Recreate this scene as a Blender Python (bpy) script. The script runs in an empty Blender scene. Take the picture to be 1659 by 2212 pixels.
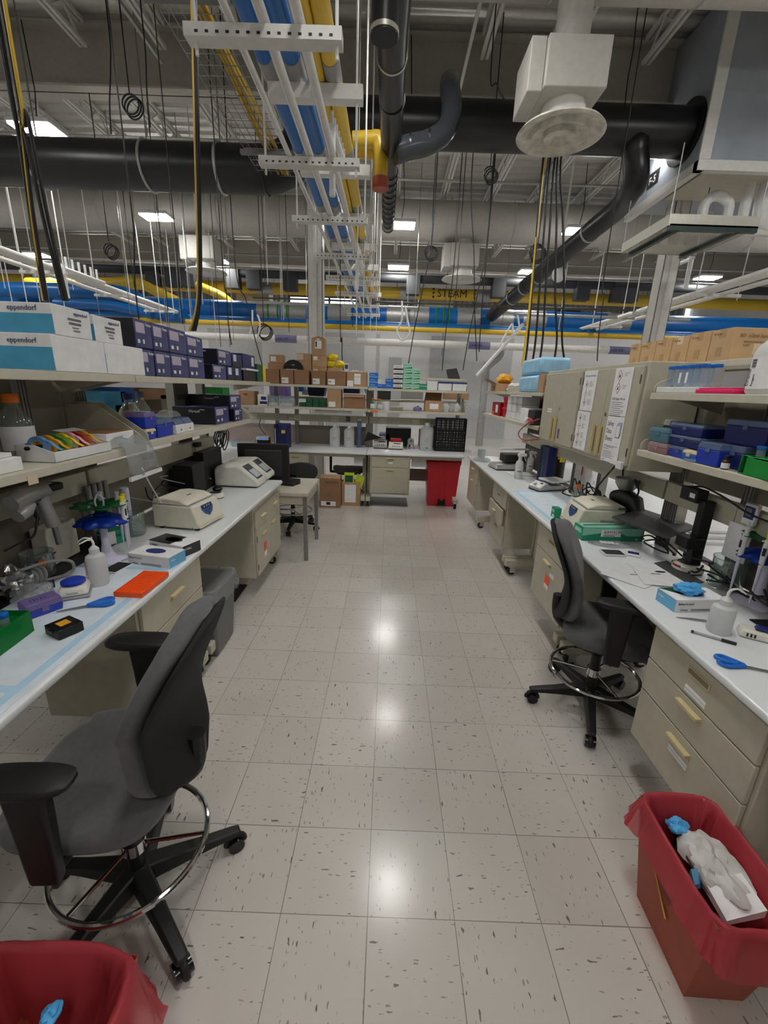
import bpy, bmesh, math, random
from mathutils import Vector, Matrix, noise
random.seed(7)
SC = bpy.context.scene
COL = SC.collection
# ---------------------------------------------------------------- camera
F_PX = 910.22
YAW, PITCH, ROLL = 0.0035, 0.2858, 0.0349
CAM = Vector((0.0117, -1.0173, 1.7799))
_r = Vector((math.cos(YAW), math.sin(YAW), 0)); _f = Vector((-math.sin(YAW), math.cos(YAW), 0)); _u = Vector((0, 0, 1))
_f2 = _f*math.cos(PITCH) - _u*math.sin(PITCH); _u2 = _u*math.cos(PITCH) + _f*math.sin(PITCH)
C_R = _r*math.cos(ROLL) + _u2*math.sin(ROLL); C_U = _u2*math.cos(ROLL) - _r*math.sin(ROLL); C_F = _f2
cd = bpy.data.cameras.new('camera'); cam = bpy.data.objects.new('camera', cd); COL.objects.link(cam)
cd.sensor_fit = 'VERTICAL'; cd.sensor_height = 36; cd.lens = F_PX/2212*36; cd.clip_start = .02; cd.clip_end = 200
m4 = Matrix.Identity(4)
for i in range(3):
    m4[i][0] = C_R[i]; m4[i][1] = C_U[i]; m4[i][2] = -C_F[i]; m4[i][3] = CAM[i]
cam.matrix_world = m4
SC.camera = cam
# ---------------------------------------------------------------- view, world
SC.view_settings.view_transform = 'Standard'; SC.view_settings.look = 'None'; SC.view_settings.gamma = 1
SC.view_settings.use_curve_mapping = False
SC.view_settings.exposure = 0.95
LAMP = 30.0            # emission of the lit lamp diffusers
WALL_LAMP = 1.0
W = bpy.data.worlds.new('world'); SC.world = W; W.use_nodes = True
W.node_tree.nodes['Background'].inputs[0].default_value = (.75, .82, .95, 1)
W.node_tree.nodes['Background'].inputs[1].default_value = 1.2
SC.cycles.use_denoising = True
SC.cycles.max_bounces = 8
SC.cycles.transparent_max_bounces = 16
SC.cycles.caustics_reflective = False; SC.cycles.caustics_refractive = False
SC.cycles.sample_clamp_indirect = 4
# ------------------------------------------------- measuring: a line of sight met with a level, an upright plane
def ray(px, py): return C_F + C_R*((px-829.5)/F_PX) - C_U*((py-1106)/F_PX)
def at(px, py, ax, v):
    d = ray(px, py); k = 'xyz'.index(ax)
    return CAM + d*((v-CAM[k])/d[k])
def on(px, py, z): return at(px, py, 'z', z)
# ---------------------------------------------------------------- materials
def lin(c):
    return tuple(((x/255)/12.92 if x/255 <= .04045 else ((x/255+.055)/1.055)**2.4) for x in c)
_M = {}
def mat(name, rgb, rough=.5, metal=0, var=.06, scale=18, spec=.5, bump=0, bscale=200, coat=0, alpha=1, emit=0, sheen=0, trans=0):
    m = bpy.data.materials.new(name); m.use_nodes = True; nt = m.node_tree; b = nt.nodes['Principled BSDF']
    c = lin(rgb)
    tc = nt.nodes.new('ShaderNodeTexCoord'); nz = nt.nodes.new('ShaderNodeTexNoise'); nz.inputs['Scale'].default_value = scale
    nz.inputs['Detail'].default_value = 4
    nt.links.new(tc.outputs['Object'], nz.inputs['Vector'])
    rp = nt.nodes.new('ShaderNodeValToRGB'); rp.color_ramp.elements[0].position = .3; rp.color_ramp.elements[1].position = .7
    rp.color_ramp.elements[0].color = tuple(max(0, x*(1-var)) for x in c)+(1,); rp.color_ramp.elements[1].color = tuple(min(1, x*(1+var)) for x in c)+(1,)
    nt.links.new(nz.outputs['Fac'], rp.inputs[0]); nt.links.new(rp.outputs[0], b.inputs['Base Color'])
    b.inputs['Roughness'].default_value = rough; b.inputs['Metallic'].default_value = metal
    b.inputs['Specular IOR Level'].default_value = spec; b.inputs['Coat Weight'].default_value = coat; b.inputs['Coat Roughness'].default_value = .1
    b.inputs['Alpha'].default_value = alpha; b.inputs['Sheen Weight'].default_value = sheen
    if emit:
        b.inputs['Emission Color'].default_value = c+(1,); b.inputs['Emission Strength'].default_value = emit
    if bump:
        n2 = nt.nodes.new('ShaderNodeTexNoise'); n2.inputs['Scale'].default_value = bscale; n2.inputs['Detail'].default_value = 3
        nt.links.new(tc.outputs['Object'], n2.inputs['Vector'])
        bp = nt.nodes.new('ShaderNodeBump'); bp.inputs['Strength'].default_value = bump; bp.inputs['Distance'].default_value = .002
        nt.links.new(n2.outputs['Fac'], bp.inputs['Height']); nt.links.new(bp.outputs[0], b.inputs['Normal'])
    if trans:
        tr = nt.nodes.new('ShaderNodeBsdfTranslucent'); tr.inputs[0].default_value = c+(1,)
        tp = nt.nodes.new('ShaderNodeBsdfTransparent'); tp.inputs[0].default_value = tuple(.4+.6*x for x in c)+(1,)
        m1 = nt.nodes.new('ShaderNodeMixShader'); m1.inputs[0].default_value = .35
        m2 = nt.nodes.new('ShaderNodeMixShader'); m2.inputs[0].default_value = trans
        nt.links.new(b.outputs[0], m1.inputs[1]); nt.links.new(tr.outputs[0], m1.inputs[2])
        nt.links.new(m1.outputs[0], m2.inputs[1]); nt.links.new(tp.outputs[0], m2.inputs[2])
        nt.links.new(m2.outputs[0], nt.nodes['Material Output'].inputs[0])
    _M[name] = m
    return m
def glass(name, tint=(235, 242, 240), body=.08, rough=.04, edge=.55):
    """thin clear wall: sees through in the middle, shines at the rim"""
    m = bpy.data.materials.new(name); m.use_nodes = True; nt = m.node_tree; nt.nodes.remove(nt.nodes['Principled BSDF'])
    tp = nt.nodes.new('ShaderNodeBsdfTransparent'); tp.inputs[0].default_value = lin(tint)+(1,)
    gl = nt.nodes.new('ShaderNodeBsdfGlossy'); gl.inputs['Roughness'].default_value = rough
    df = nt.nodes.new('ShaderNodeBsdfDiffuse'); df.inputs[0].default_value = lin(tint)+(1,)
    nz = nt.nodes.new('ShaderNodeTexNoise'); nz.inputs['Scale'].default_value = 14
    tc = nt.nodes.new('ShaderNodeTexCoord'); nt.links.new(tc.outputs['Object'], nz.inputs['Vector'])
    bp = nt.nodes.new('ShaderNodeBump'); bp.inputs['Strength'].default_value = .15; bp.inputs['Distance'].default_value = .004
    nt.links.new(nz.outputs['Fac'], bp.inputs['Height']); nt.links.new(bp.outputs[0], gl.inputs['Normal'])
    lw = nt.nodes.new('ShaderNodeLayerWeight'); lw.inputs[0].default_value = .25
    mu = nt.nodes.new('ShaderNodeMath'); mu.operation = 'MULTIPLY_ADD'; mu.inputs[1].default_value = edge; mu.inputs[2].default_value = .03
    nt.links.new(lw.outputs['Facing'], mu.inputs[0])
    a = nt.nodes.new('ShaderNodeMixShader'); a.inputs[0].default_value = body; nt.links.new(tp.outputs[0], a.inputs[1]); nt.links.new(df.outputs[0], a.inputs[2])
    b = nt.nodes.new('ShaderNodeMixShader'); nt.links.new(mu.outputs[0], b.inputs[0]); nt.links.new(a.outputs[0], b.inputs[1]); nt.links.new(gl.outputs[0], b.inputs[2])
    nt.links.new(b.outputs[0], nt.nodes['Material Output'].inputs[0]); _M[name] = m
    return m
for a in [
 ('beige', (184, 179, 161), .42), ('beige_lite', (198, 193, 176), .45), ('handle', (203, 188, 143), .4), ('slot', (120, 108, 84), .5),
 ('top_white', (224, 227, 229), .22, 0, .015), ('panel_grey', (142, 136, 122), .7), ('panel_dark', (112, 105, 94), .8), ('fabric_panel', (168, 152, 146), .9),
 ('steel', (150, 150, 148), .35, .85), ('steel_dark', (92, 92, 90), .45, .8), ('alu', (176, 174, 164), .4, .6), ('galv', (168, 168, 166), .42, .5, .12),
 ('white_paint', (216, 215, 211), .45), ('white_duct', (186, 183, 177), .6), ('white_pl', (226, 227, 228), .4), ('offwhite', (222, 220, 210), .38),
 ('cream', (217, 212, 195), .4), ('paper', (235, 235, 236), .75), ('lilac_white', (214, 212, 232), .35), ('grey_pl', (150, 150, 150), .45), ('mid_grey', (110, 110, 110), .55),
 ('silver_pl', (170, 170, 168), .35, .3), ('black', (16, 16, 17), .5), ('black_gloss', (15, 15, 17), .2), ('pvc', (23, 23, 27), .34), ('rubber', (28, 28, 28), .8),
 ('dark', (42, 41, 42), .6), ('charcoal', (58, 59, 62), .6), ('blue_pipe', (10, 98, 172), .33), ('yellow_pipe', (216, 180, 52), .35), ('yellow', (232, 205, 40), .5),
 ('orange', (255, 92, 22), .38), ('orange_cap', (240, 120, 25), .42), ('amber', (228, 165, 40), .6), ('red', (196, 28, 44), .35), ('bin_red', (158, 70, 48), .5), ('green', (6, 140, 52), .4),
 ('kim_green', (22, 140, 104), .5), ('kim_lite', (140, 205, 180), .5), ('dk_green', (20, 84, 52), .5), ('mint', (168, 216, 196), .5), ('lime', (196, 214, 40), .5), ('navy', (25, 36, 102), .45), ('navy_dk', (18, 24, 66), .45),
 ('royal', (34, 62, 178), .35), ('blue', (28, 110, 205), .4), ('sky', (110, 180, 222), .5), ('ep_blue', (72, 160, 200), .55), ('glove_blue', (84, 178, 240), .5),
 ('pad_blue', (176, 212, 235), .8), ('panel_lcd', (60, 92, 140), .25), ('magenta', (235, 20, 110), .45), ('pink', (240, 180, 190), .55), ('tape_red', (176, 40, 50), .5), ('tape_green', (60, 150, 55), .5),
 ('tape_yellow', (238, 214, 30), .5), ('tape_blue', (110, 160, 215), .5), ('ink', (30, 30, 38), .6), ('ink_grey', (120, 120, 126), .6), ('ink_blue', (36, 52, 112), .6), ('violet', (116, 114, 150), .5), ('chip', (80, 82, 80), .5),
 ('skin', (206, 150, 128), .5), ('purple_ink', (96, 80, 150), .6), ('screen', (190, 200, 205), .2), ('deck_brown', (72, 62, 58), .5), ('screw', (190, 190, 186), .3, .8)]:
    mat(*a)
mat('chrome', (205, 205, 205), .08, 1, .02)
mat('carton', (176, 140, 106), .8, 0, .08, 9); mat('carton_lite', (196, 163, 122), .8, 0, .08, 9); mat('carton_dk', (150, 112, 82), .8, 0, .08, 9)
mat('tape', (178, 146, 104), .35); mat('kraft', (214, 196, 168), .7)
mat('wrap_violet', (64, 66, 118), .26, 0, .35, 7, bump=.6, bscale=16); mat('box_black', (26, 25, 36), .35, 0, .5, 12)
mat('seat_fabric', (88, 88, 90), .9, 0, .1, 60, bump=.5, bscale=700, sheen=.2); mat('black_fabric', (24, 24, 26), .85, 0, .1, 60, bump=.3, bscale=700)
mat('foil', (190, 190, 188), .2, .95, .2, 40, bump=1, bscale=60); mat('clear_film', (222, 225, 226), .2, trans=.72, bump=.8, bscale=30); mat('frost', (236, 238, 238), .4, trans=.1)
mat('frost_blue', (130, 150, 190), .35, trans=.35); mat('frost_lilac', (160, 140, 200), .35, trans=.3); mat('frost_aqua', (120, 165, 185), .35, trans=.25); mat('frost_pink', (205, 170, 175), .35, trans=.25)
mat('green_tr', (20, 120, 60), .3, trans=.15); mat('blue_tr', (20, 66, 178), .3, trans=.12)
mat('red_bag', (222, 88, 100), .25, 0, .1, 10, trans=.38, bump=.35, bscale=40); mat('red_bag_in', (190, 26, 40), .3, 0, .15, 10, trans=.1, bump=.6, bscale=26)
mat('pad_paper', (216, 226, 236), .85, 0, .06, 14, bump=.5, bscale=45); mat('glove_white', (205, 203, 200), .6, bump=.4, bscale=40)
mat('lcd_lit', (70, 120, 200), .3, emit=.4); mat('wall_white', (222, 222, 222), .7); mat('deck', (190, 188, 182), .7); mat('girder', (184, 180, 172), .6)
mat('plenum', (150, 158, 166), .5, 0, .1, 3); mat('clear_roof', (200, 198, 190), .2, trans=.75)
glass('glass'); glass('tube_clear', (225, 235, 245), .2, .1, .4); glass('window_pane', (240, 245, 250), .05)
_lm = mat('lamp', (255, 252, 244), .5); _lm.node_tree.nodes['Principled BSDF'].inputs['Emission Color'].default_value = (1, .985, .95, 1)
_lm.node_tree.nodes['Principled BSDF'].inputs['Emission Strength'].default_value = LAMP
_wl = mat('window_light', (235, 242, 255), .4, emit=2.2)
def mt(x): return _M[x] if isinstance(x, str) else x
# ---------------------------------------------------------------- mesh collector
class MB:
    def __init__(s): s.bm = bmesh.new(); s.mi = 0
    def box(s, x0, y0, z0, x1, y1, z1):
        v = [s.bm.verts.new(p) for p in ((x0,y0,z0),(x1,y0,z0),(x1,y1,z0),(x0,y1,z0),(x0,y0,z1),(x1,y0,z1),(x1,y1,z1),(x0,y1,z1))]
        for f in ((0,3,2,1),(4,5,6,7),(0,1,5,4),(1,2,6,5),(2,3,7,6),(3,0,4,7)): s.bm.faces.new([v[i] for i in f]).material_index = s.mi
        return s
    def hexa(s, b, t):
        v = [s.bm.verts.new(p) for p in list(b)+list(t)]; n = len(b)
        s.bm.faces.new(v[:n][::-1]).material_index = s.mi; s.bm.faces.new(v[n:]).material_index = s.mi
        for i in range(n): s.bm.faces.new((v[i], v[(i+1) % n], v[n+(i+1) % n], v[n+i])).material_index = s.mi
        return s
    def prism(s, poly, ax, a, b):
        """poly in the two other axes (x before y before z), extruded along ax from a to b"""
        def P(p, w): return {'x': (w, p[0], p[1]), 'y': (p[0], w, p[1]), 'z': (p[0], p[1], w)}[ax]
        return s.hexa([P(p, a) for p in poly], [P(p, b) for p in poly])
    def rings(s, R, closed=False, cap=True, loop=True):
        """list of rings of points -> skin"""
        V = [[s.bm.verts.new(p) for p in r] for r in R]; n = len(V[0])
        for i in range(len(V)-(0 if closed else 1)):
            a, b = V[i], V[(i+1) % len(V)]
            for j in range(n if loop else n-1):
                f = s.bm.faces.new((a[j], a[(j+1) % n], b[(j+1) % n], b[j])); f.smooth = True; f.material_index = s.mi
        if cap and not closed and loop:
            for r in (V[0][::-1], V[-1]):
                try: s.bm.faces.new(r).material_index = s.mi
                except ValueError: pass
        return s
    def tube(s, pts, r, n=10, closed=False):
        pts = [Vector(p) for p in pts]; R = []; k = len(pts); rr = r if isinstance(r, (list, tuple)) else [r]*k
        t0 = None; nrm = None
        for i, p in enumerate(pts):
            a = pts[(i-1) % k] if (closed or i > 0) else p; b = pts[(i+1) % k] if (closed or i < k-1) else p
            t = (b-a).normalized()
            if nrm is None:
                nrm = t.orthogonal().normalized()
            else:
                nrm = (nrm - t*nrm.dot(t))
                nrm = nrm.normalized() if nrm.length > 1e-6 else t.orthogonal().normalized()
            bi = t.cross(nrm)
            R.append([p + (nrm*math.cos(2*math.pi*j/n) + bi*math.sin(2*math.pi*j/n))*rr[i] for j in range(n)])
        return s.rings(R, closed)
    def cyl(s, p, q, r, r2=None, n=16): return s.tube([p, q], [r, r if r2 is None else r2], n)
    def lathe(s, prof, c=(0,0,0), n=24, cap=True):
        return s.rings([[(c[0]+r*math.cos(2*math.pi*j/n), c[1]+r*math.sin(2*math.pi*j/n), c[2]+z) for j in range(n)] for r, z in prof], cap=cap)
    def ell(s, c, rx, ry, rz, n=16, m=10):
        R = []
        for i in range(m+1):
            a = -math.pi/2 + math.pi*min(max(i/m, .02), .98)
            R.append([(c[0]+rx*math.cos(a)*math.cos(2*math.pi*j/n), c[1]+ry*math.cos(a)*math.sin(2*math.pi*j/n), c[2]+rz*math.sin(a)) for j in range(n)])
        return s.rings(R)
    def xf(s, M):
        bmesh.ops.transform(s.bm, matrix=M, verts=s.bm.verts); return s
    def obj(s, name, m, parent=None, bev=0, sub=0, solid=0, ang=35, label=None):
        bmesh.ops.recalc_face_normals(s.bm, faces=s.bm.faces)
        me = bpy.data.meshes.new(name); s.bm.to_mesh(me); s.bm.free()
        for x in (m if isinstance(m, (list, tuple)) else [m]): me.materials.append(mt(x))
        o = bpy.data.objects.new(name, me); COL.objects.link(o)
        if parent: o.parent = parent
        if solid: md = o.modifiers.new('s', 'SOLIDIFY'); md.thickness = solid; md.offset = 0
        if sub: md = o.modifiers.new('sub', 'SUBSURF'); md.levels = sub; md.render_levels = sub
        if bev: md = o.modifiers.new('b', 'BEVEL'); md.width = bev; md.segments = 2; md.limit_method = 'ANGLE'; md.angle_limit = .7; md.use_clamp_overlap = True
        if bev or sub: me.shade_smooth()
        if (bev or ang) and not sub: me.set_sharp_from_angle(angle=math.radians(ang))
        if label: o['label'] = label
        return o
def arc(c, r, a0, a1, n, e1=(1,0,0), e2=(0,1,0)):
    c = Vector(c); e1 = Vector(e1); e2 = Vector(e2)
    return [c + e1*(r*math.cos(math.radians(a0+(a1-a0)*i/n))) + e2*(r*math.sin(math.radians(a0+(a1-a0)*i/n))) for i in range(n+1)]
def spline(P, k=6):
    P = [Vector(p) for p in P]; out = []
    for i in range(len(P)-1):
        a, b, c, d = P[max(i-1, 0)], P[i], P[i+1], P[min(i+2, len(P)-1)]
        for j in range(k):
            t = j/k
            out.append(.5*((2*b)+(c-a)*t+(2*a-5*b+4*c-d)*t*t+(3*b-a-3*c+d)*t**3))
    return out+[P[-1]]
def tag(o, label, cat, group=None, kind=None):
    o['label'] = label; o['category'] = cat
    if group: o['group'] = group
    if kind: o['kind'] = kind
    return o
def thing(name, label, cat, loc=(0,0,0), rz=0, group=None):
    o = bpy.data.objects.new(name, None); COL.objects.link(o); o.empty_display_size = .05
    o.location = loc; o.rotation_euler = (0, 0, rz)
    return tag(o, label, cat, group)
def copy_tree(o, loc, rz=None, label=None, group=None):
    ch = [c for c in COL.objects if c.parent == o]
    n = o.copy(); COL.objects.link(n); n.location = loc
    if rz is not None: n.rotation_euler = (0, 0, rz)
    if label: n['label'] = label
    if group: n['group'] = group
    def rec(src, dst):
        for c in [x for x in SRC if x.parent == src]:
            d = c.copy(); COL.objects.link(d); d.parent = dst; rec(c, d)
    SRC = list(COL.objects); rec(o, n)
    return n
def struct(name, mb, m, label, cat='structure', **k):
    o = mb.obj(name, m, **k); tag(o, label, cat, kind='structure'); return o
def text(s, size, m, parent, loc, rot, ext=.0004, name='lettering', align='LEFT', sx=1):
    c = bpy.data.curves.new(name, 'FONT'); c.body = s; c.size = size; c.extrude = ext; c.align_x = align; c.resolution_u = 2
    tmp = bpy.data.objects.new(name, c); me = bpy.data.meshes.new_from_object(tmp); bpy.data.objects.remove(tmp); bpy.data.curves.remove(c)
    me.name = name; me.materials.clear(); me.materials.append(mt(m)); o = bpy.data.objects.new(name, me); COL.objects.link(o); o.parent = parent
    o.location = loc; o.rotation_euler = rot; o.scale = (sx, 1, 1); return o
FRONT = (math.pi/2, 0, 0); LEFTF = (math.pi/2, 0, -math.pi/2); RIGHTF = (math.pi/2, 0, math.pi/2); UP = (0, 0, 0)
# face text rotations in a thing's own frame: FRONT reads on -y, LEFTF on -x, RIGHTF on +x, UP on top
def strip(parent, m, *boxes, name='label_sticker'):
    out = []
    for b in boxes: out.append(MB().box(*b).obj(name, m, parent))
    return out
def frame(pa, pb, z):
    a, b = on(*pa, z), on(*pb, z); d = b-a
    return a, math.atan2(d.y, d.x), d.length
# ================================================================ floor
TILE = .3048
def floor_mat():
    m = bpy.data.materials.new('floor_tile'); m.use_nodes = True; nt = m.node_tree; b = nt.nodes['Principled BSDF']; L = nt.links.new
    def N(t, **k):
        n = nt.nodes.new(t)
        for a, v in k.items(): setattr(n, a, v)
        return n
    def math_(op, a, b_=None):
        n = N('ShaderNodeMath', operation=op)
        for i, x in enumerate((a, b_)):
            if x is None: continue
            if isinstance(x, (int, float)): n.inputs[i].default_value = x
            else: L(x, n.inputs[i])
        return n.outputs[0]
    tc = N('ShaderNodeTexCoord'); sx = N('ShaderNodeSeparateXYZ'); L(tc.outputs['Object'], sx.inputs[0])
    u = math_('DIVIDE', sx.outputs[0], TILE); v = math_('DIVIDE', sx.outputs[1], TILE)
    fu, fv = math_('FLOOR', u), math_('FLOOR', v)
    du = math_('ABSOLUTE', math_('SUBTRACT', math_('FRACT', u), .5)); dv = math_('ABSOLUTE', math_('SUBTRACT', math_('FRACT', v), .5))
    cb = N('ShaderNodeCombineXYZ'); L(fu, cb.inputs[0]); L(fv, cb.inputs[1])
    wn = N('ShaderNodeTexWhiteNoise', noise_dimensions='2D'); L(cb.outputs[0], wn.inputs['Vector'])
    # joints: thin, some tighter than others
    nj = N('ShaderNodeTexNoise'); nj.inputs['Scale'].default_value = 1.7; L(tc.outputs['Object'], nj.inputs['Vector'])
    wj = math_('MULTIPLY_ADD', nj.outputs['Fac'], .011); nt.nodes[-1].inputs[2].default_value = -.001
    wj = math_('SUBTRACT', .5, wj)
    joint = math_('MAXIMUM', math_('GREATER_THAN', du, wj), math_('GREATER_THAN', dv, wj))
    # chips, laid along or across the run of each tile
    par = math_('FLOORED_MODULO', math_('ADD', fu, fv), 2.0)
    def chips(sc, seed, thr, stretch):
        a = N('ShaderNodeCombineXYZ'); L(math_('MULTIPLY', sx.outputs[0], sc), a.inputs[0]); L(math_('MULTIPLY', sx.outputs[1], sc*stretch), a.inputs[1]); a.inputs[2].default_value = seed
        c = N('ShaderNodeCombineXYZ'); L(math_('MULTIPLY', sx.outputs[0], sc*stretch), c.inputs[0]); L(math_('MULTIPLY', sx.outputs[1], sc), c.inputs[1]); c.inputs[2].default_value = seed+3
        mx = N('ShaderNodeMix', data_type='VECTOR'); L(par, mx.inputs[0]); L(a.outputs[0], mx.inputs[4]); L(c.outputs[0], mx.inputs[5])
        nd = N('ShaderNodeTexNoise'); nd.inputs['Scale'].default_value = 1.6; L(mx.outputs[1], nd.inputs['Vector'])
        va = N('ShaderNodeVectorMath', operation='SCALE'); L(nd.outputs['Color'], va.inputs[0]); va.inputs['Scale'].default_value = .9
        vb = N('ShaderNodeVectorMath', operation='ADD'); L(mx.outputs[1], vb.inputs[0]); L(va.outputs[0], vb.inputs[1])
        vo = N('ShaderNodeTexVoronoi'); vo.inputs['Scale'].default_value = 1; L(vb.outputs[0], vo.inputs['Vector'])
        sc_ = N('ShaderNodeSeparateColor'); L(vo.outputs['Color'], sc_.inputs[0])
        on_ = math_('LESS_THAN', sc_.outputs[0], .34)
        sz = math_('MULTIPLY', sc_.outputs[1], thr)
        return math_('MULTIPLY', math_('LESS_THAN', vo.outputs['Distance'], sz), on_), sc_.outputs[2]
    c1, t1 = chips(120, 0, .34, .30); c2, t2 = chips(66, 9, .26, .30)
    base = N('ShaderNodeMix', data_type='RGBA'); L(wn.outputs['Value'], base.inputs[0])
    base.inputs[6].default_value = lin((203, 197, 190))+(1,); base.inputs[7].default_value = lin((212, 207, 200))+(1,)
    n3 = N('ShaderNodeTexNoise'); n3.inputs['Scale'].default_value = 5; n3.inputs['Detail'].default_value = 6; L(tc.outputs['Object'], n3.inputs['Vector'])
    m0 = N('ShaderNodeMix', data_type='RGBA', blend_type='MULTIPLY'); L(math_('MULTIPLY', n3.outputs['Fac'], .16), m0.inputs[0]); L(base.outputs[2], m0.inputs[6]); m0.inputs[7].default_value = lin((170, 160, 150))+(1,)
    def over(prev, fac, col):
        n = N('ShaderNodeMix', data_type='RGBA'); L(fac, n.inputs[0]); L(prev, n.inputs[6])
        if isinstance(col, tuple): n.inputs[7].default_value = lin(col)+(1,)
        else: L(col, n.inputs[7])
        return n.outputs[2]
    cr = N('ShaderNodeValToRGB'); L(t1, cr.inputs[0]); e = cr.color_ramp.elements; e[0].color = lin((110, 108, 104))+(1,); e[1].color = lin((186, 178, 168))+(1,)
    x = over(m0.outputs[2], c1, cr.outputs[0])
    cr2 = N('ShaderNodeValToRGB'); L(t2, cr2.inputs[0]); e = cr2.color_ramp.elements; e[0].color = lin((70, 68, 66))+(1,); e[1].color = lin((150, 142, 134))+(1,)
    x = over(x, c2, cr2.outputs[0]); x = over(x, math_('MULTIPLY', joint, .75), (92, 88, 82))
    L(x, b.inputs['Base Color'])
    b.inputs['Roughness'].default_value = .3; b.inputs['Specular IOR Level'].default_value = .5
    b.inputs['Coat Weight'].default_value = .6; b.inputs['Coat Roughness'].default_value = .16
    nb = N('ShaderNodeTexNoise'); nb.inputs['Scale'].default_value = 30; L(tc.outputs['Object'], nb.inputs['Vector'])
    bp = N('ShaderNodeBump'); bp.inputs['Strength'].default_value = .05; bp.inputs['Distance'].default_value = .004; L(nb.outputs['Fac'], bp.inputs['Height']); L(bp.outputs[0], b.inputs['Normal']); L(bp.outputs[0], b.inputs['Coat Normal'])
    return m
RX, RY0, RY1, RZ = 16, -9, 24, 6.8
struct('floor', MB().box(-RX, RY0, -.1, RX, RY1, 0), floor_mat(), 'speckled off-white vinyl tile floor of the lab', 'floor')
def corrug(name, p0, du, dv, nrm, L, Wd, pitch, depth, m, label, cat):
    """ribbed sheet: ribs run along du (length L), repeat along dv"""
    mb = MB(); p0, du, dv, nrm = map(Vector, (p0, du, dv, nrm)); n = int(Wd/pitch); R = [[], []]
    prof = [(0, 0), (.45, 0), (.55, 1), (.95, 1)]
    pts = [(i+a)*pitch for i in range(n) for a, _ in prof]; hs = [h for _ in range(n) for _, h in prof]
    for k in (0, 1): R[k] = [p0 + du*(L*k) + dv*t + nrm*(depth*h) for t, h in zip(pts, hs)]
    mb.rings(R, cap=False, loop=False)
    o = mb.obj(name, m, solid=.01, ang=20); return tag(o, label, cat, kind='structure')
corrug('ceiling', (-RX, RY0, RZ), (1,0,0), (0,1,0), (0,0,1), 2*RX, RY1-RY0, .3, .07, 'deck', 'white ribbed metal roof deck', 'ceiling')
corrug('wall_back', (-RX, RY1, 0), (0,0,1), (1,0,0), (0,1,0), RZ+.1, 2*RX, .3, .05, mat('wall_corr', (160, 160, 158), .7), 'grey ribbed metal far wall', 'wall')
struct('wall_left', MB().box(-RX-.1, RY0, 0, -RX, RY1, RZ+.1), 'wall_white', 'white side wall far to the left', 'wall')
struct('wall_right', MB().box(RX, RY0, 0, RX+.1, RY1, RZ+.1), 'wall_white', 'white side wall far to the right', 'wall')
struct('wall_front', MB().box(-RX, RY0-.1, 0, RX, RY0, RZ+.1), 'wall_white', 'white wall behind the viewer', 'wall')
# white partition of the next room, far behind the back bench
PY = 16.0
pb = MB(); zt = at(1000, 712, 'y', PY).z
pb.box(-RX+.2, PY, 0, RX-.2, PY+.12, zt)
pb.mi = 1
for x0, x1 in [(-2.9, -1.0), (-.55, -.42), (1.5, 4.6), (-6.9, -4.9)]: pb.box(x0, PY-.03, 0, x1, PY-.001, zt-.25)
struct('wall_partition', pb, ['wall_white', mat('wall_grey', (188, 189, 190), .7)], 'white panelled partition wall behind the back bench', 'wall')
tag(MB().box(at(842,760,'y',PY-.2).x, PY-.14, 0, at(868,760,'y',PY-.2).x, PY-.04, at(850,772,'y',PY-.2).z).obj('roll_door', mat('door_grey', (176, 178, 178), .6), bev=.01), 'narrow grey roll-up door in the white partition wall', 'door', kind='structure')
# window high in the far wall
def win(px0, px1, py0, py1, name, label):
    a, b = at(px0, py1, 'y', RY1-.15), at(px1, py0, 'y', RY1-.15)
    fr = MB(); y0, y1 = RY1-.2, RY1-.1; t = .12
    fr.box(a.x-t, y0, a.z-t, b.x+t, y1, a.z); fr.box(a.x-t, y0, b.z, b.x+t, y1, b.z+t); fr.box(a.x-t, y0, a.z, a.x, y1, b.z); fr.box(b.x, y0, a.z, b.x+t, y1, b.z)
    mx = a.x+(b.x-a.x)*.6; fr.box(mx-.05, y0, a.z, mx+.05, y1, b.z)
    w = fr.obj(name, 'dark'); tag(w, label, 'window', kind='structure')
    MB().box(a.x, RY1-.13, a.z, mx-.05, RY1-.11, b.z).obj('pane', 'window_light', w); MB().box(mx+.05, RY1-.13, a.z, b.x, RY1-.11, b.z).obj('pane', 'window_light', w)
win(628, 768, 646, 677, 'window_1', 'black-framed daylight window high in the far wall')
win(1204, 1248, 676, 692, 'window_2', 'small bright window high in the far wall at the right')
# ---------------------------------------------------------------- roof steel
GY = 7.0
g = MB(); zb = 6.0
g.box(-RX, GY-.01, zb, RX, GY+.01, RZ); g.box(-RX, GY-.17, zb, RX, GY+.17, zb+.03); g.box(-RX, GY-.17, RZ-.05, RX, GY+.17, RZ-.02)
struct('beam_girder', g, 'girder', 'deep grey roof girder crossing the room above the columns', 'beam')
g = MB(); g.box(-RX, 16.49, zb, RX, 16.51, RZ); g.box(-RX, 16.35, zb, RX, 16.65, zb+.03)
struct('beam_girder', g, 'girder', 'pale roof girder far off, behind the grey power rail', 'beam')
jo = None
def joist_mesh(y0, y1):
    b = MB(); zt, zl = RZ-.02, RZ-.36
    for z in (zt-.05, zl):
        b.box(-.06, y0, z, -.015, y1, z+.05); b.box(.015, y0, z, .06, y1, z+.05)
    n = max(2, int((y1-y0)/.7)); s = (y1-y0)/n
    for i in range(n):
        p, q = ((0, y0+i*s, zl+.02), (0, y0+(i+.5)*s, zt-.03)); b.cyl(p, q, .017, n=5); b.cyl(q, (0, y0+(i+1)*s, zl+.02), .017, n=5)
    return b
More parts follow.
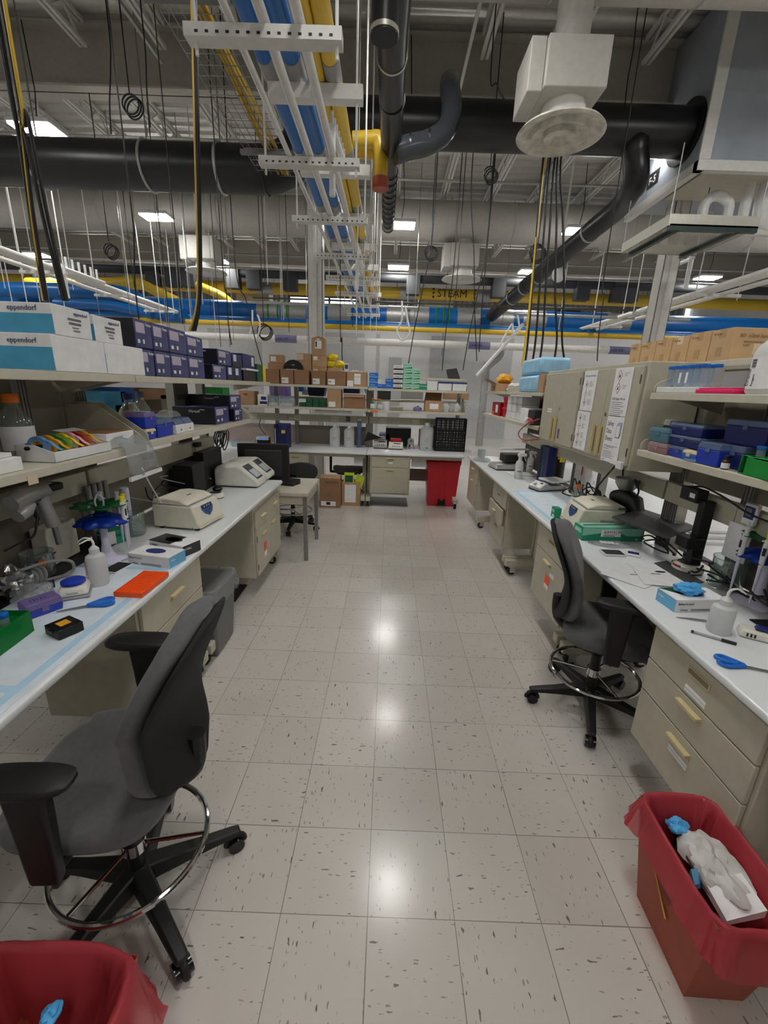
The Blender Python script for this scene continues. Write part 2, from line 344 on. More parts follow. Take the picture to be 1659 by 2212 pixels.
for (y0, y1, nm) in ((RY0, GY-.2, 'near'), (GY+.2, 16.3, 'far')):
    src = joist_mesh(y0, y1).obj('beam_joist', 'white_paint'); xs = [-9.4+1.18*i for i in range(17)]
    where = 'over the near benches' if nm == 'near' else 'beyond the girder'
    for k, x in enumerate(xs):
        o = src if k == 0 else src.copy()
        if k: COL.objects.link(o)
        o.location.x = x; tag(o, 'white open-web steel roof joist '+where, 'beam', 'roof joists '+where, 'structure')
for x, y, lb in ((at(683, 600, 'y', 7.25).x, 7.25, 'white steel column behind the cartons on the back shelf'), (at(1436, 600, 'y', 7.25).x, 7.25, 'white steel column above the row of syringe cartons')):
    c = MB(); w = .13
    c.box(x-w, y-w, 0, x+w, y-w+.02, zb); c.box(x-w, y+w-.02, 0, x+w, y+w, zb); c.box(x-.012, y-w, 0, x+.012, y+w, zb)
    c.box(x-w, y-w, 0, x-w+.015, y+w, zb); c.box(x+w-.015, y-w, 0, x+w, y+w, zb); c.box(x-.03, y-w-.035, 0, x+.03, y-w+.001, zb)
    struct('column', c, 'white_paint', lb, 'column', bev=.004)
# ---------------------------------------------------------------- lamps
LZ = 5.4
def lamp(x, y, label, group):
    t = thing('ceiling_lamp', label, 'lamp', (x, y, LZ), 0, group)
    MB().box(-.33, -.22, .02, .33, .22, .09).obj('housing', 'white_pl', t, bev=.02)
    MB().box(-.31, -.20, -.005, .31, .20, .019).obj('diffuser', 'lamp', t)
    MB().tube([(0,0,.09), (.05,0,.5), (0,.02,RZ-LZ-.05)], .008, 6).obj('cord', 'black', t)
    return t
rows = {}
LX = {'over the aisle': .14, 'in the bay to the left': -5.55, 'in the bay to the right': 4.25, 'in the far left bay': -11.2, 'in the far right bay': 9.8}
LYS = [-3.2, .15, 3.5, 7.0+.6, 10.25, 13.8, 17.1, 20.6]
WORD = {2: 'before the girder', 3: 'just behind the girder line', 4: 'level with the far supply duct', 5: 'beyond the far supply duct', 6: 'past the blue pipe', 7: 'close to the far wall', 1: 'nearest the viewer', 0: 'behind the viewer'}
first = None
for w, x in LX.items():
    for k, y in enumerate(LYS):
        if y < -9: continue
        if k == 3: y = 6.8 if abs(x) > 1 else 6.85
        if abs(y-GY) < .25 and False: continue
        lb = 'lit ceiling lamp %s, %s' % (w, WORD[k])
        if first is None: first = lamp(x, y, lb, 'lit ceiling lamps')
        else: copy_tree(first, (x, y, LZ), 0, lb)
# ---------------------------------------------------------------- big white supply ducts with drum diffusers
def duct(y, z, r, lb):
    d = MB(); d.cyl((-RX+.5, y, z), (RX-.5, y, z), r, n=40)
    for i in range(-10, 11):
        x = i*1.5; d.tube(arc((x, y, z), r+.004, 0, 345, 30, (0,1,0), (0,0,1)), .012, 4, True)
    return tag(d.obj('supply_duct', 'white_duct'), lb, 'duct')
D1Y, D3Y = 4.45, 11.55
duct(D1Y, 6.0, .42, 'big round white supply duct crossing right overhead')
duct(D3Y, 5.95, .45, 'big round white supply duct crossing behind the steel columns')
def diffuser(px, py, y, zduct, lb, dirty=False, tilt=0, s=1):
    p = at(px, py, 'y', y); z = p.z
    t = thing('air_diffuser', lb, 'air diffuser', (p.x, y, z), 0)
    MB().cyl((0, 0, .6*s), (0, 0, zduct-z-.3), .2*s, n=28).obj('neck', 'white_duct', t)
    MB().box(-.36*s, -.36*s, .22, .36*s, .36*s, .74*s).obj('plenum_box', 'white_duct', t, bev=.01)
    MB().box(-.54*s, -.3*s, .2, -.362*s, .3*s, .75*s).obj('damper_box', 'white_duct', t, bev=.01)
    MB().cyl((0, 0, .05), (0, 0, .22), .26*s, n=28).obj('collar', 'white_paint', t)
    m = mat('dusty_white', (196, 193, 184), .8, 0, .28, 9) if dirty else 'white_paint'
    MB().lathe([(.2*s, .05), (.5*s, .0), (.53*s, -.03), (.5*s, -.04), (.36*s, .0), (.34*s, -.05), (.2*s, -.01), (.19*s, -.06), (.07*s, -.02), (.001, -.03)], n=40).obj('cone', m, t)
    return t
diffuser(1210, 285, D1Y+.05, 6.0, 'large dusty round ceiling diffuser on a white box, nearest one', True, 0, .86)
diffuser(446, 586, D3Y, 5.95, 'round white ceiling diffuser over the left shelf boxes')
diffuser(997, 602, D3Y, 5.95, 'round white ceiling diffuser behind the black capped pipe')
# ---------------------------------------------------------------- black exhaust ducts
BY = 6.2
a = at(0, 355, 'y', BY); b = at(575, 362, 'y', BY); r0 = (at(300, 302, 'y', BY).z - at(300, 411, 'y', BY).z)/2*.96
zl = (a.z+b.z)/2
e0 = at(775, 243, 'y', BY+.1); zr = at(1000, 272, 'y', BY+.1).z
t = thing('exhaust_duct', 'fat black plastic exhaust duct on the left with steel straps', 'duct', (0, BY, zl))
xe = b.x
pts = [(-12, 0, 0), (xe-.1, 0, 0), (xe+.12, 0, .02), (xe+.33, .03, .12), (xe+.5, .05, .3), (xe+.62, .1, .55)]
MB().tube(pts, r0, 32).obj('duct_run', 'pvc', t)
for px in (88, 322, 478):
    x = at(px, 355, 'y', BY).x
    MB().tube(arc((x, 0, 0), r0+.008, 0, 350, 30, (0,1,0), (0,0,1)), .02, 6, True).obj('strap', 'galv', t)
    MB().cyl((x, 0, r0), (x, 0, RZ-zl), .01, n=6).obj('hanger_rod', 'steel', t)
MB().tube(arc((xe, 0, 0), r0+.004, 0, 350, 30, (0,1,0), (0,0,1)), .012, 6, True).obj('joint_ring', 'pvc', t)
r1 = (at(900, 217, 'y', BY+.1).z - at(900, 330, 'y', BY+.1).z)/2*.94
xr = at(1478, 280, 'y', BY+.1).x
t = thing('exhaust_duct', 'fat black exhaust duct running right into the grey plenum', 'duct', (0, BY+.1, zr))
MB().cyl((xe+.62, 0, -.3*0), (xr+.2, 0, 0), r1, n=36).obj('duct_run', 'pvc', t)
MB().cyl((xr, 0, 0), (xr+.05, 0, 0), r1*1.32, n=36).obj('flange', 'pvc', t)
# grey plenum at the right
c0 = Vector((xr+.05, BY+.1-r1*1.55, 0)); zbt = at(1480, 352, 'x', xr+.05).z
t = thing('plenum_box', 'large grey air-handling plenum at top right', 'plenum', (xr+.05, 0, 0))
y0 = BY+.1-r1*1.5; y1 = BY+.1+r1*1.5
MB().box(0, y0, zr-r1*1.75, 3.4, y1+1.0, RZ-.05).obj('casing', 'plenum', t, bev=.01)
fr = MB(); zz = zr-r1*1.75
fr.box(-.02, y0-.02, zz-.12, 3.42, y0+.08, zz); fr.box(-.02, y0, zz-.12, .08, y1+1.0, zz); fr.box(-.03, y0-.03, zz, .12, y0, RZ-.06)
fr.obj('edge_frame', 'white_paint', t)
MB().box(.25, y0+.2, zz-.03, 1.6, y1+.3, zz-.005).obj('underside_grille', 'beige', t)
MB().box(-.006, y1+.12, zz+.14, .0, y1+.42, zz+.34).obj('sign', 'black', t)
text('F-5', .15, 'white_pl', t, (-.008, y1+.38, zz+.18), LEFTF)
# branch pipe from the duct down and away to the blue pipe
p0 = at(1372, 325, 'y', BY); p1 = at(1372, 395, 'y', BY+.1); p2 = at(1340, 445, 'y', BY+.9); pe = at(1062, 682, 'y', 12.4)
p3 = p2.lerp(pe, .12)
t = thing('exhaust_branch', 'long dark grey pipe sloping away to the blue pipe', 'pipe', (0,0,0))
MB().tube(spline([p0+Vector((0,0,.1)), p0, p1, p2, p3], 6)+[pe], .17, 20).obj('pipe_run', 'pvc', t)
dr = (pe-p3).normalized()
for f in (.03, .42, .52, .56, .7):
    q = p3.lerp(pe, f); MB().cyl(q, q+dr*.05, .178, n=20).obj('clamp', 'galv' if f != .52 else 'pvc', t)
# pipe running overhead along the aisle, with capped stub and elbow into the duct
zp = 4.55
def onz(px, py): return on(px, py, zp)
q0 = onz(858, -120); q1 = onz(845, 310); q2 = onz(838, 488)
t = thing('overhead_pipe', 'black capped pipe running along the aisle overhead', 'pipe', (0,0,0))
MB().tube([q0, onz(848, 60), onz(846, 170), q1], [.13, .13, .128, .12], 24).obj('pipe_run', 'pvc', t)
MB().tube([q1, q1.lerp(q2, .2), q2], [.11, .095, .095], 20).obj('pipe_tail', 'pvc', t)
dq = (q2-q1).normalized()
MB().cyl(q2-dq*.1, q2+dq*.02, .112, n=20).obj('end_cap', 'pvc', t)
MB().cyl(q2-dq*.14, q2-dq*.1, .116, n=20).obj('clamp', 'alu', t)
for py in (122, 215): 
    q = onz(847, py); MB().cyl(q-dq*.012, q+dq*.012, .134, n=24).obj('clamp', 'alu' if py == 122 else 'pvc', t)
for i in range(9):
    q = q1.lerp(q2, .25+i*.075); MB().tube(arc(q, .103, 0, 345, 16, (1,0,0), (0,0,1)), .006, 5, True).obj('coupling_ring', 'black_gloss', t)
s0 = on(830, 78, 4.2)
t2 = thing('pipe_stub', 'short black drop pipe with a capped end beneath the overhead pipe', 'pipe', s0)
MB().cyl((0,0,0), (0,0,RZ-4.3), .098, n=24).obj('pipe_run', 'pvc', t2)
MB().cyl((0,0,.0), (0,0,.03), .106, n=24).obj('end_rim', 'alu', t2); MB().cyl((0,0,-.012), (0,0,0), .1, n=24).obj('end_cap', 'black', t2)
e = [at(850, 330, 'y', q1.y-.05), at(885, 318, 'y', q1.y), at(925, 308, 'y', q1.y+.08), at(962, 282, 'y', q1.y+.2), at(975, 240, 'y', q1.y+.3), at(972, 195, 'y', q1.y+.45), at(972, 178, 'y', q1.y+.7)]
t3 = thing('pipe_elbow', 'curved dark grey elbow pipe joining the big black duct', 'pipe', (0,0,0))
MB().tube(spline(e, 5), .125, 20).obj('bend', mat('pvc_grey', (52, 56, 62), .22), t3)
for k in (1, 2): MB().cyl(e[k]-Vector((.012,0,0)), e[k]+Vector((.012,0,0)), .131, n=20).obj('weld_ring', 'pvc', t3)
# yellow gas elbow beside it
e = [at(762, 302, 'y', 5.1), at(815, 300, 'y', 5.1), at(822, 330, 'y', 5.1), at(822, 385, 'y', 5.1)]
t = thing('gas_pipe', 'yellow bent gas pipe beside the black overhead pipe', 'pipe', (0,0,0))
MB().tube(spline([e[0], e[0].lerp(e[1], .8), e[1], e[2], e[3]], 4), .085, 16).obj('bend', 'yellow_pipe', t); MB().cyl(e[3], e[3]-Vector((0,0,.12)), .1, n=16).obj('flange', 'bin_red', t)
MB().cyl(at(770, 322, 'y', 5.4), at(818, 325, 'y', 5.4), .09, n=16).obj('branch', 'yellow_pipe', t)
# ---------------------------------------------------------------- pipe bundle on trapeze hangers along the aisle
ZT = 3.6
SY = [1.87, 3.2, 4.46, 5.8, 7.05, 8.3, 9.6, 10.8]
xl, xr_ = -1.15, -.31
HANG = ['nearest', 'second nearest', 'third', 'fourth', 'fifth', 'sixth', 'seventh', 'farthest']
zU = at(780, 190, 'y', 3.2).z
for k, y in enumerate(SY):
    t = thing('trapeze_hanger', 'white perforated pipe hanger over the aisle, %s of the row' % HANG[k], 'pipe hanger', (0, y, 0), 0, 'pipe hangers along the aisle')
    s = MB(); s.box(xl, -.045, ZT-.06, xr_, .045, ZT)
    s.mi = 1
    for i in range(14): s.box(xl+.06+i*.055, -.0465, ZT-.046, xl+.078+i*.055, -.044, ZT-.034)
    s.obj('lower_strut', ['white_paint', 'ink'], t)
    MB().box(xl+.1, -.05, zU-.1, xr_+.02, .05, zU).obj('upper_strut', 'white_paint', t)
    for x in (xl+.05, xr_-.03): MB().cyl((x, 0, ZT-.12), (x, 0, RZ-.1), .01, n=6).obj('hanger_rod', 'white_paint', t)
def along(name, px, py, z, r, m, lb, cat='pipe', y0=-1.5, y1=11.6, rings=()):
    x = on(px, py, z).x
    t = thing(name, lb, cat, (x, 0, z))
    MB().cyl((0, y0, 0), (0, y1, 0), r, n=16).obj('pipe_run', m, t)
    for y in rings: MB().cyl((0, y-.22, 0), (0, y+.02, 0), r*1.06, n=16).obj('sleeve', 'grey_pl', t)
    return t
MB_R = [y for y in SY[1:6]]
along('lab_service_pipe', 572, 50, ZT+.03, .029, 'white_paint', 'white pipe on the lower hangers, between the two blue pipes')
along('lab_service_pipe', 648, 50, ZT+.03, .029, 'white_paint', 'white pipe on the lower hangers, next to the thin yellow pipe')
along('strut_channel', 502, 52, ZT+.021, .02, 'white_paint', 'thin white channel on the lower hangers, outermost on the left', 'channel')
along('cold_water_pipe', 582, 148, zU+.066, .064, 'blue_pipe', 'outer blue insulated pipe on the upper hangers', rings=MB_R)
along('cold_water_pipe', 638, 148, zU+.076, .074, 'blue_pipe', 'inner blue insulated pipe on the upper hangers, the thicker of the two', rings=MB_R)
along('thin_conduit', 664, 148, zU+.02, .018, 'galv', 'thin bare metal conduit between the blue and the yellow pipes')
along('gas_line', 689, 148, zU+.034, .032, 'yellow_pipe', 'thin yellow pipe on the upper hangers')
along('steam_line', 717, 148, zU+.07, .068, 'yellow_pipe', 'thick yellow insulated pipe on the upper hangers', rings=MB_R)
# outlet manifold on the bundle
for (px, py, y, lb) in ((727, 320, 3.75, 'white manifold of gas taps on the pipe bundle'), (775, 560, 6.6, 'smaller white manifold of gas taps further along the pipe bundle')):
    p = at(px, py, 'y', y); t = thing('tap_manifold', lb, 'manifold', p)
    MB().cyl((0,-.35,.0), (.05,.35,-.03), .03, n=10).obj('header', 'white_pl', t)
    for i in range(7): MB().cyl((.0+i*.006,-.3+i*.1,0), (.0+i*.006,-.3+i*.1,.13), .014, n=8).obj('tap', 'white_pl', t)
    MB().cyl((0,-.3,0), (-.0,-.3,-.5), .028, n=10).obj('riser', 'white_pl', t)
# wire basket cable tray at the left of the bundle
ct0, ct1 = on(455, 0, 4.6), on(560, 300, 4.6); xc = ct0.x
w = .26; mbt = MB(); n = 46; Yc0, Yc1 = -.5, 6.0
for i in range(n+1):
    y = Yc0+(Yc1-Yc0)*i/n; mbt.tube([(-w,y,.09),(-w,y,0),(w,y,0),(w,y,.09)], .004, 4)
for x in [-w+.0867*j for j in range(7)]: mbt.cyl((x, Yc0, 0), (x, Yc1, 0), .004, n=4)
t = thing('cable_tray', 'wire-mesh cable tray holding yellow cables, left of the pipes', 'cable tray', (ct1.x, 0, 4.6))
mbt.obj('basket', 'steel', t)
for k in range(3): MB().box(-w-.05, .9+k*2.2, -.05, w+.05, .96+k*2.2, -.005).obj('support', 'mid_grey', t)
for k in range(5):
    o = MB().tube([(.02+.03*k+.02*math.sin(i+k), Yc0+(Yc1-Yc0)*i/12, .015+.01*(k % 2)) for i in range(13)], .012, 6).obj('network_cable', mat('cable_yellow', (196, 160, 40), .5) if k == 0 else 'cable_yellow')
    o.location = (ct1.x, 0, 4.6); tag(o, 'yellow cable lying in the wire-mesh cable tray', 'cable', 'yellow cables in the tray')
# ---------------------------------------------------------------- pipes crossing far behind the back bench
def cross(name, px, py, y, r, m, lb, x0=-15, x1=15, cat='pipe'):
    z = at(px, py, 'y', y).z
    t = thing(name, lb, cat, (0, y, z)); MB().cyl((x0, 0, 0), (x1, 0, 0), r, n=18).obj('pipe_run', m, t); return t, z
t, z = cross('blue_main', 760, 681, 13, .3, 'blue_pipe', 'thick blue insulated main crossing behind the back bench')
for px in (585, 640, 735, 860, 900, 1010, 1080, 1150, 1330):
    x = at(px, 690, 'y', 13).x; MB().cyl((x-.35, 0, 0), (x+.35, 0, 0), .306, n=18).obj('metal_jacket', 'galv', t)
for px in (585, 605, 625, 940, 955, 968):
    x = at(px, 690, 'y', 13).x; MB().tube(arc((x,0,0), .304, 100, 260, 12, (0,1,0), (0,0,1)), .03, 4).obj('flow_marker', 'green', t)
cross('blue_return', 760, 702, 12.5, .12, 'blue_pipe', 'thinner blue pipe just beneath the thick blue main')
cross('yellow_under', 760, 707, 12.2, .07, 'yellow_pipe', 'thin yellow pipe lying under the blue main')
t, z = cross('steam_main', 900, 634, 14.95, .18, 'yellow_pipe', 'yellow steam main lettered in black, high at the back')
text('STEAM', .34, 'ink', t, (at(944, 636, 'y', 14.75).x, -.2, -.12), FRONT)
for px in (880, 1045, 575): x = at(px, 634, 'y', 14.95).x; MB().cyl((x-.25,0,0), (x+.25,0,0), .196, n=18).obj('metal_jacket', 'galv', t)
for dx in (-.12, 1.28):
    for dz in (.12, .0, -.12): MB().cyl((at(944, 636, 'y', 14.75).x+dx, -.21, dz), (at(944, 636, 'y', 14.75).x+dx, -.17, dz), .035, n=8).obj('dot', 'ink', t)
t, z = cross('white_conduit', 900, 742, 11.9, .10, 'white_paint', 'white air pipe with violet bands running above the back shelf')
for px in (620, 1035, 1340):
    x = at(px, 745, 'y', 11.9).x; MB().cyl((x-.32, 0, 0), (x+.3, 0, 0), .103, n=16).obj('label_band', 'violet', t); text('LAB AIR', .1, 'ink_blue', t, (x-.28, -.106, -.04), FRONT)
t, z = cross('power_rail', 900, 602, 14.3, .14, 'charcoal', 'dark grey overhead power rail with breaker boxes', cat='busway')
for px in (95, 335, 375, 410, 505, 550, 628, 893, 1078, 1260, 1340, 1365): x = at(px, 602, 'y', 14.3).x; MB().box(x-.22, -.2, -.5, x+.22, .12, .1).obj('breaker_box', 'charcoal', t, bev=.01)
t, z = cross('steel_conduit', 900, 665, 10.4, .03, 'galv', 'thin bright rail hung level before the blue main', at(526, 653, 'y', 10.4).x, at(905, 668, 'y', 10.4).x, 'rail')
t, z = cross('steel_conduit', 1300, 685, 10.4, .035, 'galv', 'thin bright rail hung level on the right before the blue main', at(1110, 672, 'y', 10.4).x, at(1490, 690, 'y', 10.4).x, 'rail')
t, z = cross('thin_white_rail', 900, 655, 9.6, .02, 'deck_brown', 'thin brown pipe crossing above the bright rail', at(545, 622, 'y', 9.6).x, at(1420, 660, 'y', 9.6).x, 'pipe')
for lb, P_, y, r, m in (('yellow pipe dropping in a bend on the left', [(60, 612), (240, 612), (300, 610), (395, 657), (470, 660), (500, 664)], 14.2, .17, 'yellow_pipe'), ('second yellow pipe bending down further right', [(425, 616), (480, 640), (505, 662)], 14.0, .13, 'yellow_pipe'),
        ('upper blue pipe stepping down on the left', [(0, 625), (110, 627), (250, 632), (310, 655), (350, 678), (400, 682)], 12.15, .2, 'blue_pipe'), ('lower blue pipe stepping down on the left', [(120, 655), (240, 660), (330, 680)], 11.6, .12, 'blue_pipe')):
    tag(MB().tube(spline([at(a_, b_, 'y', y) for a_, b_ in P_], 4), r, 14).obj('insulated_pipe', m), lb, 'pipe')
# next aisles' pipe bundles, white
for side, X0, lab in ((1, 5.6, 'right'), (-1, -6.1, 'left')):
    for k, (dx, dz, r) in enumerate(((0, 0, .05), (.22, .03, .05), (.42, -.02, .04))):
        t = thing('lab_service_pipe', 'white service pipe of the %s bay, %s of the three' % (lab, ['nearest', 'middle', 'outermost'][k]), 'pipe', (X0+side*dx, 0, ZT+.05+dz))
        MB().cyl((0, -1, 0), (0, 13.4, 0), r, n=12).obj('pipe_run', 'white_paint', t)
    for k, y in enumerate((1.4, 3.4, 5.4, 7.4, 9.4, 11.4)):
        t = thing('trapeze_hanger', 'white pipe hanger of the %s bay, %s of its row' % (lab, HANG[k] if k < 5 else 'farthest'), 'pipe hanger', (X0+side*.2, y, 0), 0, 'pipe hangers of the %s bay' % lab)
        MB().box(-.42, -.03, ZT-.05, .42, .03, ZT).obj('strut', 'white_paint', t)
        for x in (-.38, .38): MB().cyl((x, 0, ZT-.1), (x, 0, RZ-.1), .01, n=6).obj('hanger_rod', 'white_paint', t)
    p = at(1490, 560, 'x', 5.5) if side > 0 else at(140, 580, 'x', -6.0)
    t = thing('tap_manifold', 'white gas tap manifold on the service pipes of the %s bay' % lab, 'manifold', p)
    MB().cyl((0,-.1,0), (0,1.1 if side < 0 else .9,0), .035, n=10).obj('header', 'white_pl', t); MB().cyl((0,-.05,.05), (0,-.05,-.5), .04, n=10).obj('riser', 'white_pl', t)
    for i in range(6): MB().cyl((0,.05+i*.17,0), (0,.05+i*.17,.2), .022, n=8).obj('tap', 'white_pl', t)
# clear drip tray hung at the right
zt_ = 3.9
Q = [on(1487, 490, zt_), on(1640, 492, zt_), on(1484, 552, zt_), on(1345, 546, zt_)]
cx0, cy0, cx1, cy1 = min(Q[0].x, Q[3].x), Q[0].y, Q[1].x, (Q[2].y+Q[3].y)/2
t = thing('drip_tray', 'clear hanging tray with dark green rails below the grey plenum', 'tray', (0,0,zt_))
MB().box(cx0, cy0, -.004, cx1, cy1, .004).obj('sheet', 'clear_roof', t)
gm = mat('rail_green', (24, 42, 38), .4)
for b_ in ((cx0, cy0-.03, -.05, cx1, cy0+.03, .02), (cx0+.1, cy0, -.05, cx0+.16, cy1, .02), (cx1-.25, cy0, -.05, cx1-.19, cy1, .02)): MB().box(*b_).obj('rail', gm, t)
fr = MB(); 
for b_ in ((cx0-.02, cy0-.03, .0, cx1, cy0, .13), (cx0-.02, cy0, 0, cx0, cy1, .13), (cx0, cy1, 0, cx1, cy1+.02, .13)): fr.box(*b_)
fr.obj('rim', 'alu', t)
for x, y in ((cx0, cy0), (cx1, cy0), (cx0, cy1), (cx1, cy1)): MB().cyl((x, y, 0), (x, y, max(.4, zz-.1-zt_)), .008, n=6).obj('hanger_rod', 'steel', t)
# white pipework beside the tray
t = thing('white_pipework', 'white bent pipes and valves beside the clear tray', 'pipe', at(1560, 440, 'y', 6.4))
for P_ in ([(-.25,0,-.3),(-.25,0,.0),(-.1,0,.1),(.1,0,.0),(.1,0,-.3)], [(.35,0,-.35),(.35,0,.6)], [(.62,0,.7),(.62,0,-.1),(.75,0,-.25),(1.0,0,-.2),(1.3,0,.1)]): MB().tube(spline(P_, 5), .07 if P_[0][0] < .5 else .12, 12).obj('bend', 'white_pl', t)
MB().box(-.5, -.05, -.4, 1.4, .05, -.33).obj('strut', 'white_paint', t)
# camera dome, thin unistrut drops and wall-mounted units
tag(MB().ell(at(1207, 592, 'y', 9), .14, .14, .16).cyl(at(1207, 592, 'y', 9), at(1207, 592, 'y', 9)+Vector((0,0,2.0)), .02).obj('camera_dome', 'white_pl'), 'white dome security camera hanging before the sloping pipe', 'camera')
for px, py, lb in ((556, 650, 'beige heater unit behind the column, left of the far window'), (945, 662, 'beige heater unit under the steam main')):
    p = at(px, py, 'y', 15.55); t = thing('unit_heater', lb, 'heater', p)
    MB().box(-.5, -.3, -.5, .5, .3, .5).obj('casing', 'beige', t, bev=.03); MB().box(-.7, -.2, -.4, -.5, .2, .4).obj('fan_guard', 'beige', t, bev=.02)
# metal flex pipe against the partition
e = [Vector((at(1050, 800, 'y', 13.5).x, 13.5, .0)), at(1050, 800, 'y', 13.5), at(1055, 790, 'y', 13.5), at(1078, 770, 'y', 13.5), at(1082, 752, 'y', 13.5)]
tag(MB().tube(spline(e, 5), .12, 12).obj('vent_pipe', 'galv'), 'bare metal vent pipe bending up before the white partition', 'pipe')
tag(MB().cyl(at(1030, 812, 'y', 10), at(1130, 700, 'y', 10), .04, n=8).obj('flex_hose', 'white_pl'), 'thin white hose slanting up behind the back shelf boxes', 'hose')
# ---------------------------------------------------------------- hanging cables
def cable(P_, r, m, lb, grp, name='hanging_cable', k=6):
    return tag(MB().tube(spline(P_, k), r, 8).obj(name, m), lb, 'cable', grp)
def drop(px0, py0, px1, py1, y, r, m, lb, grp, sag=0):
    a, b = at(px0, py0, 'y', y), at(px1, py1, 'y', y)
    return cable([Vector((a.x, a.y, max(a.z+.05, RZ-.01))), a, a.lerp(b, .35)+Vector((sag, 0, 0)), a.lerp(b, .7)+Vector((-sag, 0, 0)), b], r, m, lb, grp)
G1 = 'cables dropping to the left shelves'
for px, px2, m, lb in ((0, 98, 'black', 'leftmost black power cable dropping behind the white carton'), (4, 102, 'black', 'second black power cable dropping behind the white carton'), (9, 95, 'yellow_pipe', 'yellow network cable dropping behind the white carton'), (2, 145, 'black', 'black cable slanting to the right behind the white carton'), (-4, 138, 'black', 'thin black cable beside the slanting one')):
    drop(px, 0 if px > 0 else 60, px2, 650, 1.0, .0075, m, lb, G1, .004)
G2 = 'cables beside the far left boxes'
for dx, m, lb, ex in ((0, 'black', 'black cable in the drop behind the violet boxes', 0), (5, 'black', 'second black cable in the drop behind the violet boxes', 5), (-5, 'yellow_pipe', 'yellow cable in the drop behind the violet boxes', -6)):
    a = [at(418+dx*.8, -20, 'y', 2.9), at(425+dx*.7, 300, 'y', 2.9), at(431+dx*.6, 560, 'y', 2.9), at(428+dx*.6, 660, 'y', 2.9), at(416+ex, 715, 'y', 2.9)]
    cable(a, .012, m, lb, G2)
G3 = 'cables dropping behind the wall cabinets'
for (a_, b_, c_, d_, m, lb) in ((1178, 330, 1128, 790, 'yellow_pipe', 'yellow cable dropping to the right-hand shelves'), (1175, 330, 1132, 800, 'black', 'black cable beside the yellow one on the right'), (1190, 330, 1150, 785, 'black', 'black cable left of the middle above the wall cabinets'), (1200, 330, 1165, 785, 'black', 'middle black cable above the wall cabinets'), (1206, 330, 1195, 790, 'black', 'black cable curling behind the wall cabinet'), (1213, 330, 1222, 792, 'black', 'rightmost black cable above the wall cabinets')):
    y = 4.95; p = [at(a_, b_, 'y', y), at(a_+(c_-a_)*.3, b_+(d_-b_)*.3, 'y', y), at(a_+(c_-a_)*.62, b_+(d_-b_)*.66, 'y', y), at(c_+(8 if c_ < 1200 else -8), d_-60, 'y', y), at(c_, d_, 'y', y)]
    cable([p[0]+Vector((0,0,1.6))]+p, .014, m, lb, G3)
G4 = 'thin drops over the back bench'
k = 0
for (a_, b_, c_, d_, y, r, m) in ((507, 560, 570, 800, 6.5, .008, 'black'), (480, 560, 500, 745, 5.0, .007, 'black'), (278, 400, 300, 690, 3.0, .006, 'black'), (235, 60, 240, 290, 5.0, .008, 'black'), (305, 20, 325, 275, 5.0, .008, 'black'), (370, 420, 395, 700, 4.5, .006, 'black'), (1018, 400, 1030, 780, 7.5, .009, 'black'), (1063, 380, 1035, 760, 7.5, .009, 'black'), (935, 500, 880, 800, 8.0, .009, 'black'), (985, 520, 955, 800, 8.0, .009, 'black'), (1052, 520, 1000, 800, 8.0, .009, 'black'), (735, 690, 742, 800, 7.0, .008, 'black'), (1060, 160, 1090, 215, 5.5, .008, 'black'), (1310, 560, 1290, 780, 5, .007, 'black'), (1375, 40, 1350, 230, 6.0, .008, 'black')):
    lbs = ['beside the blue shelf boxes', 'above the violet boxes', 'before the round diffuser', 'from the left roof joists', 'above the left black duct', 'left of the round diffuser', 'right of the capped pipe', 'with a coil, right of the capped pipe', 'over the green glove boxes', 'over the white cartons', 'over the far corner shelf', 'behind the yellow bag', 'above the elbow pipe', 'behind the wall cabinets', 'before the grey plenum']
    drop(a_, b_, c_, d_, y, r, m, 'thin black cable hanging '+lbs[k], G4, .01); k += 1
for (px, py, y, R_, lb) in ((282, 225, 5.2, .1, 'black coil of cable under the roof joists'), (1058, 375, 6.5, .09, 'black coil of cable below the right black duct'), (930, 545, 9, .12, 'black coil of cable beside the far ceiling lamp'), (570, 715, 8, .13, 'black coil of cable under the blue main'), (237, 540, 7, .1, 'coil of black cable left of the round diffuser'), (1160, 545, 7, .12, 'coil of black cable beside the sloping pipe')):
    c = at(px, py, 'y', y); b = MB()
    for i in range(3): b.tube(arc(c+Vector((.02*i, .01*i, -.02*i)), R_, 0, 350, 20, (1,0,.1*i), (0,0,1)), .01, 6, True)
    b.tube([c+Vector((0,0,R_)), Vector((c.x, c.y, RZ-.01))], .008, 6)
    tag(b.obj('cable_coil', 'black'), lb, 'cable')
for (pts, lb) in (([(868, 650), (868, 690), (858, 715), (868, 735), (885, 720), (880, 690), (875, 660)], 'white looped air hose hanging over the back shelf'), ([(545, 670), (545, 700), (540, 725), (555, 730), (562, 700), (556, 680)], 'white looped air hose hanging near the violet boxes'), ([(1118, 680), (1122, 715), (1108, 720), (1106, 700), (1080, 745)], 'white hose with a hook bend over the corner shelf')):
    tag(MB().tube(spline([at(a_, b_, 'y', 8.0) for a_, b_ in pts], 5), .018, 8).obj('air_hose', 'white_pl'), lb, 'hose')
for k, px in enumerate((775, 790, 806, 818)):
    a_ = at(px, 330+60*k, 'y', 5.5+k*1.4); tag(MB().cyl(Vector((a_.x, a_.y, RZ-.1)), a_+Vector((0,0,-2.2)), .008, n=6).obj('support_rod', 'white_paint'), 'white rod hanging beside the yellow pipes, %s' % ['nearest', 'second', 'third', 'farthest'][k], 'rod')

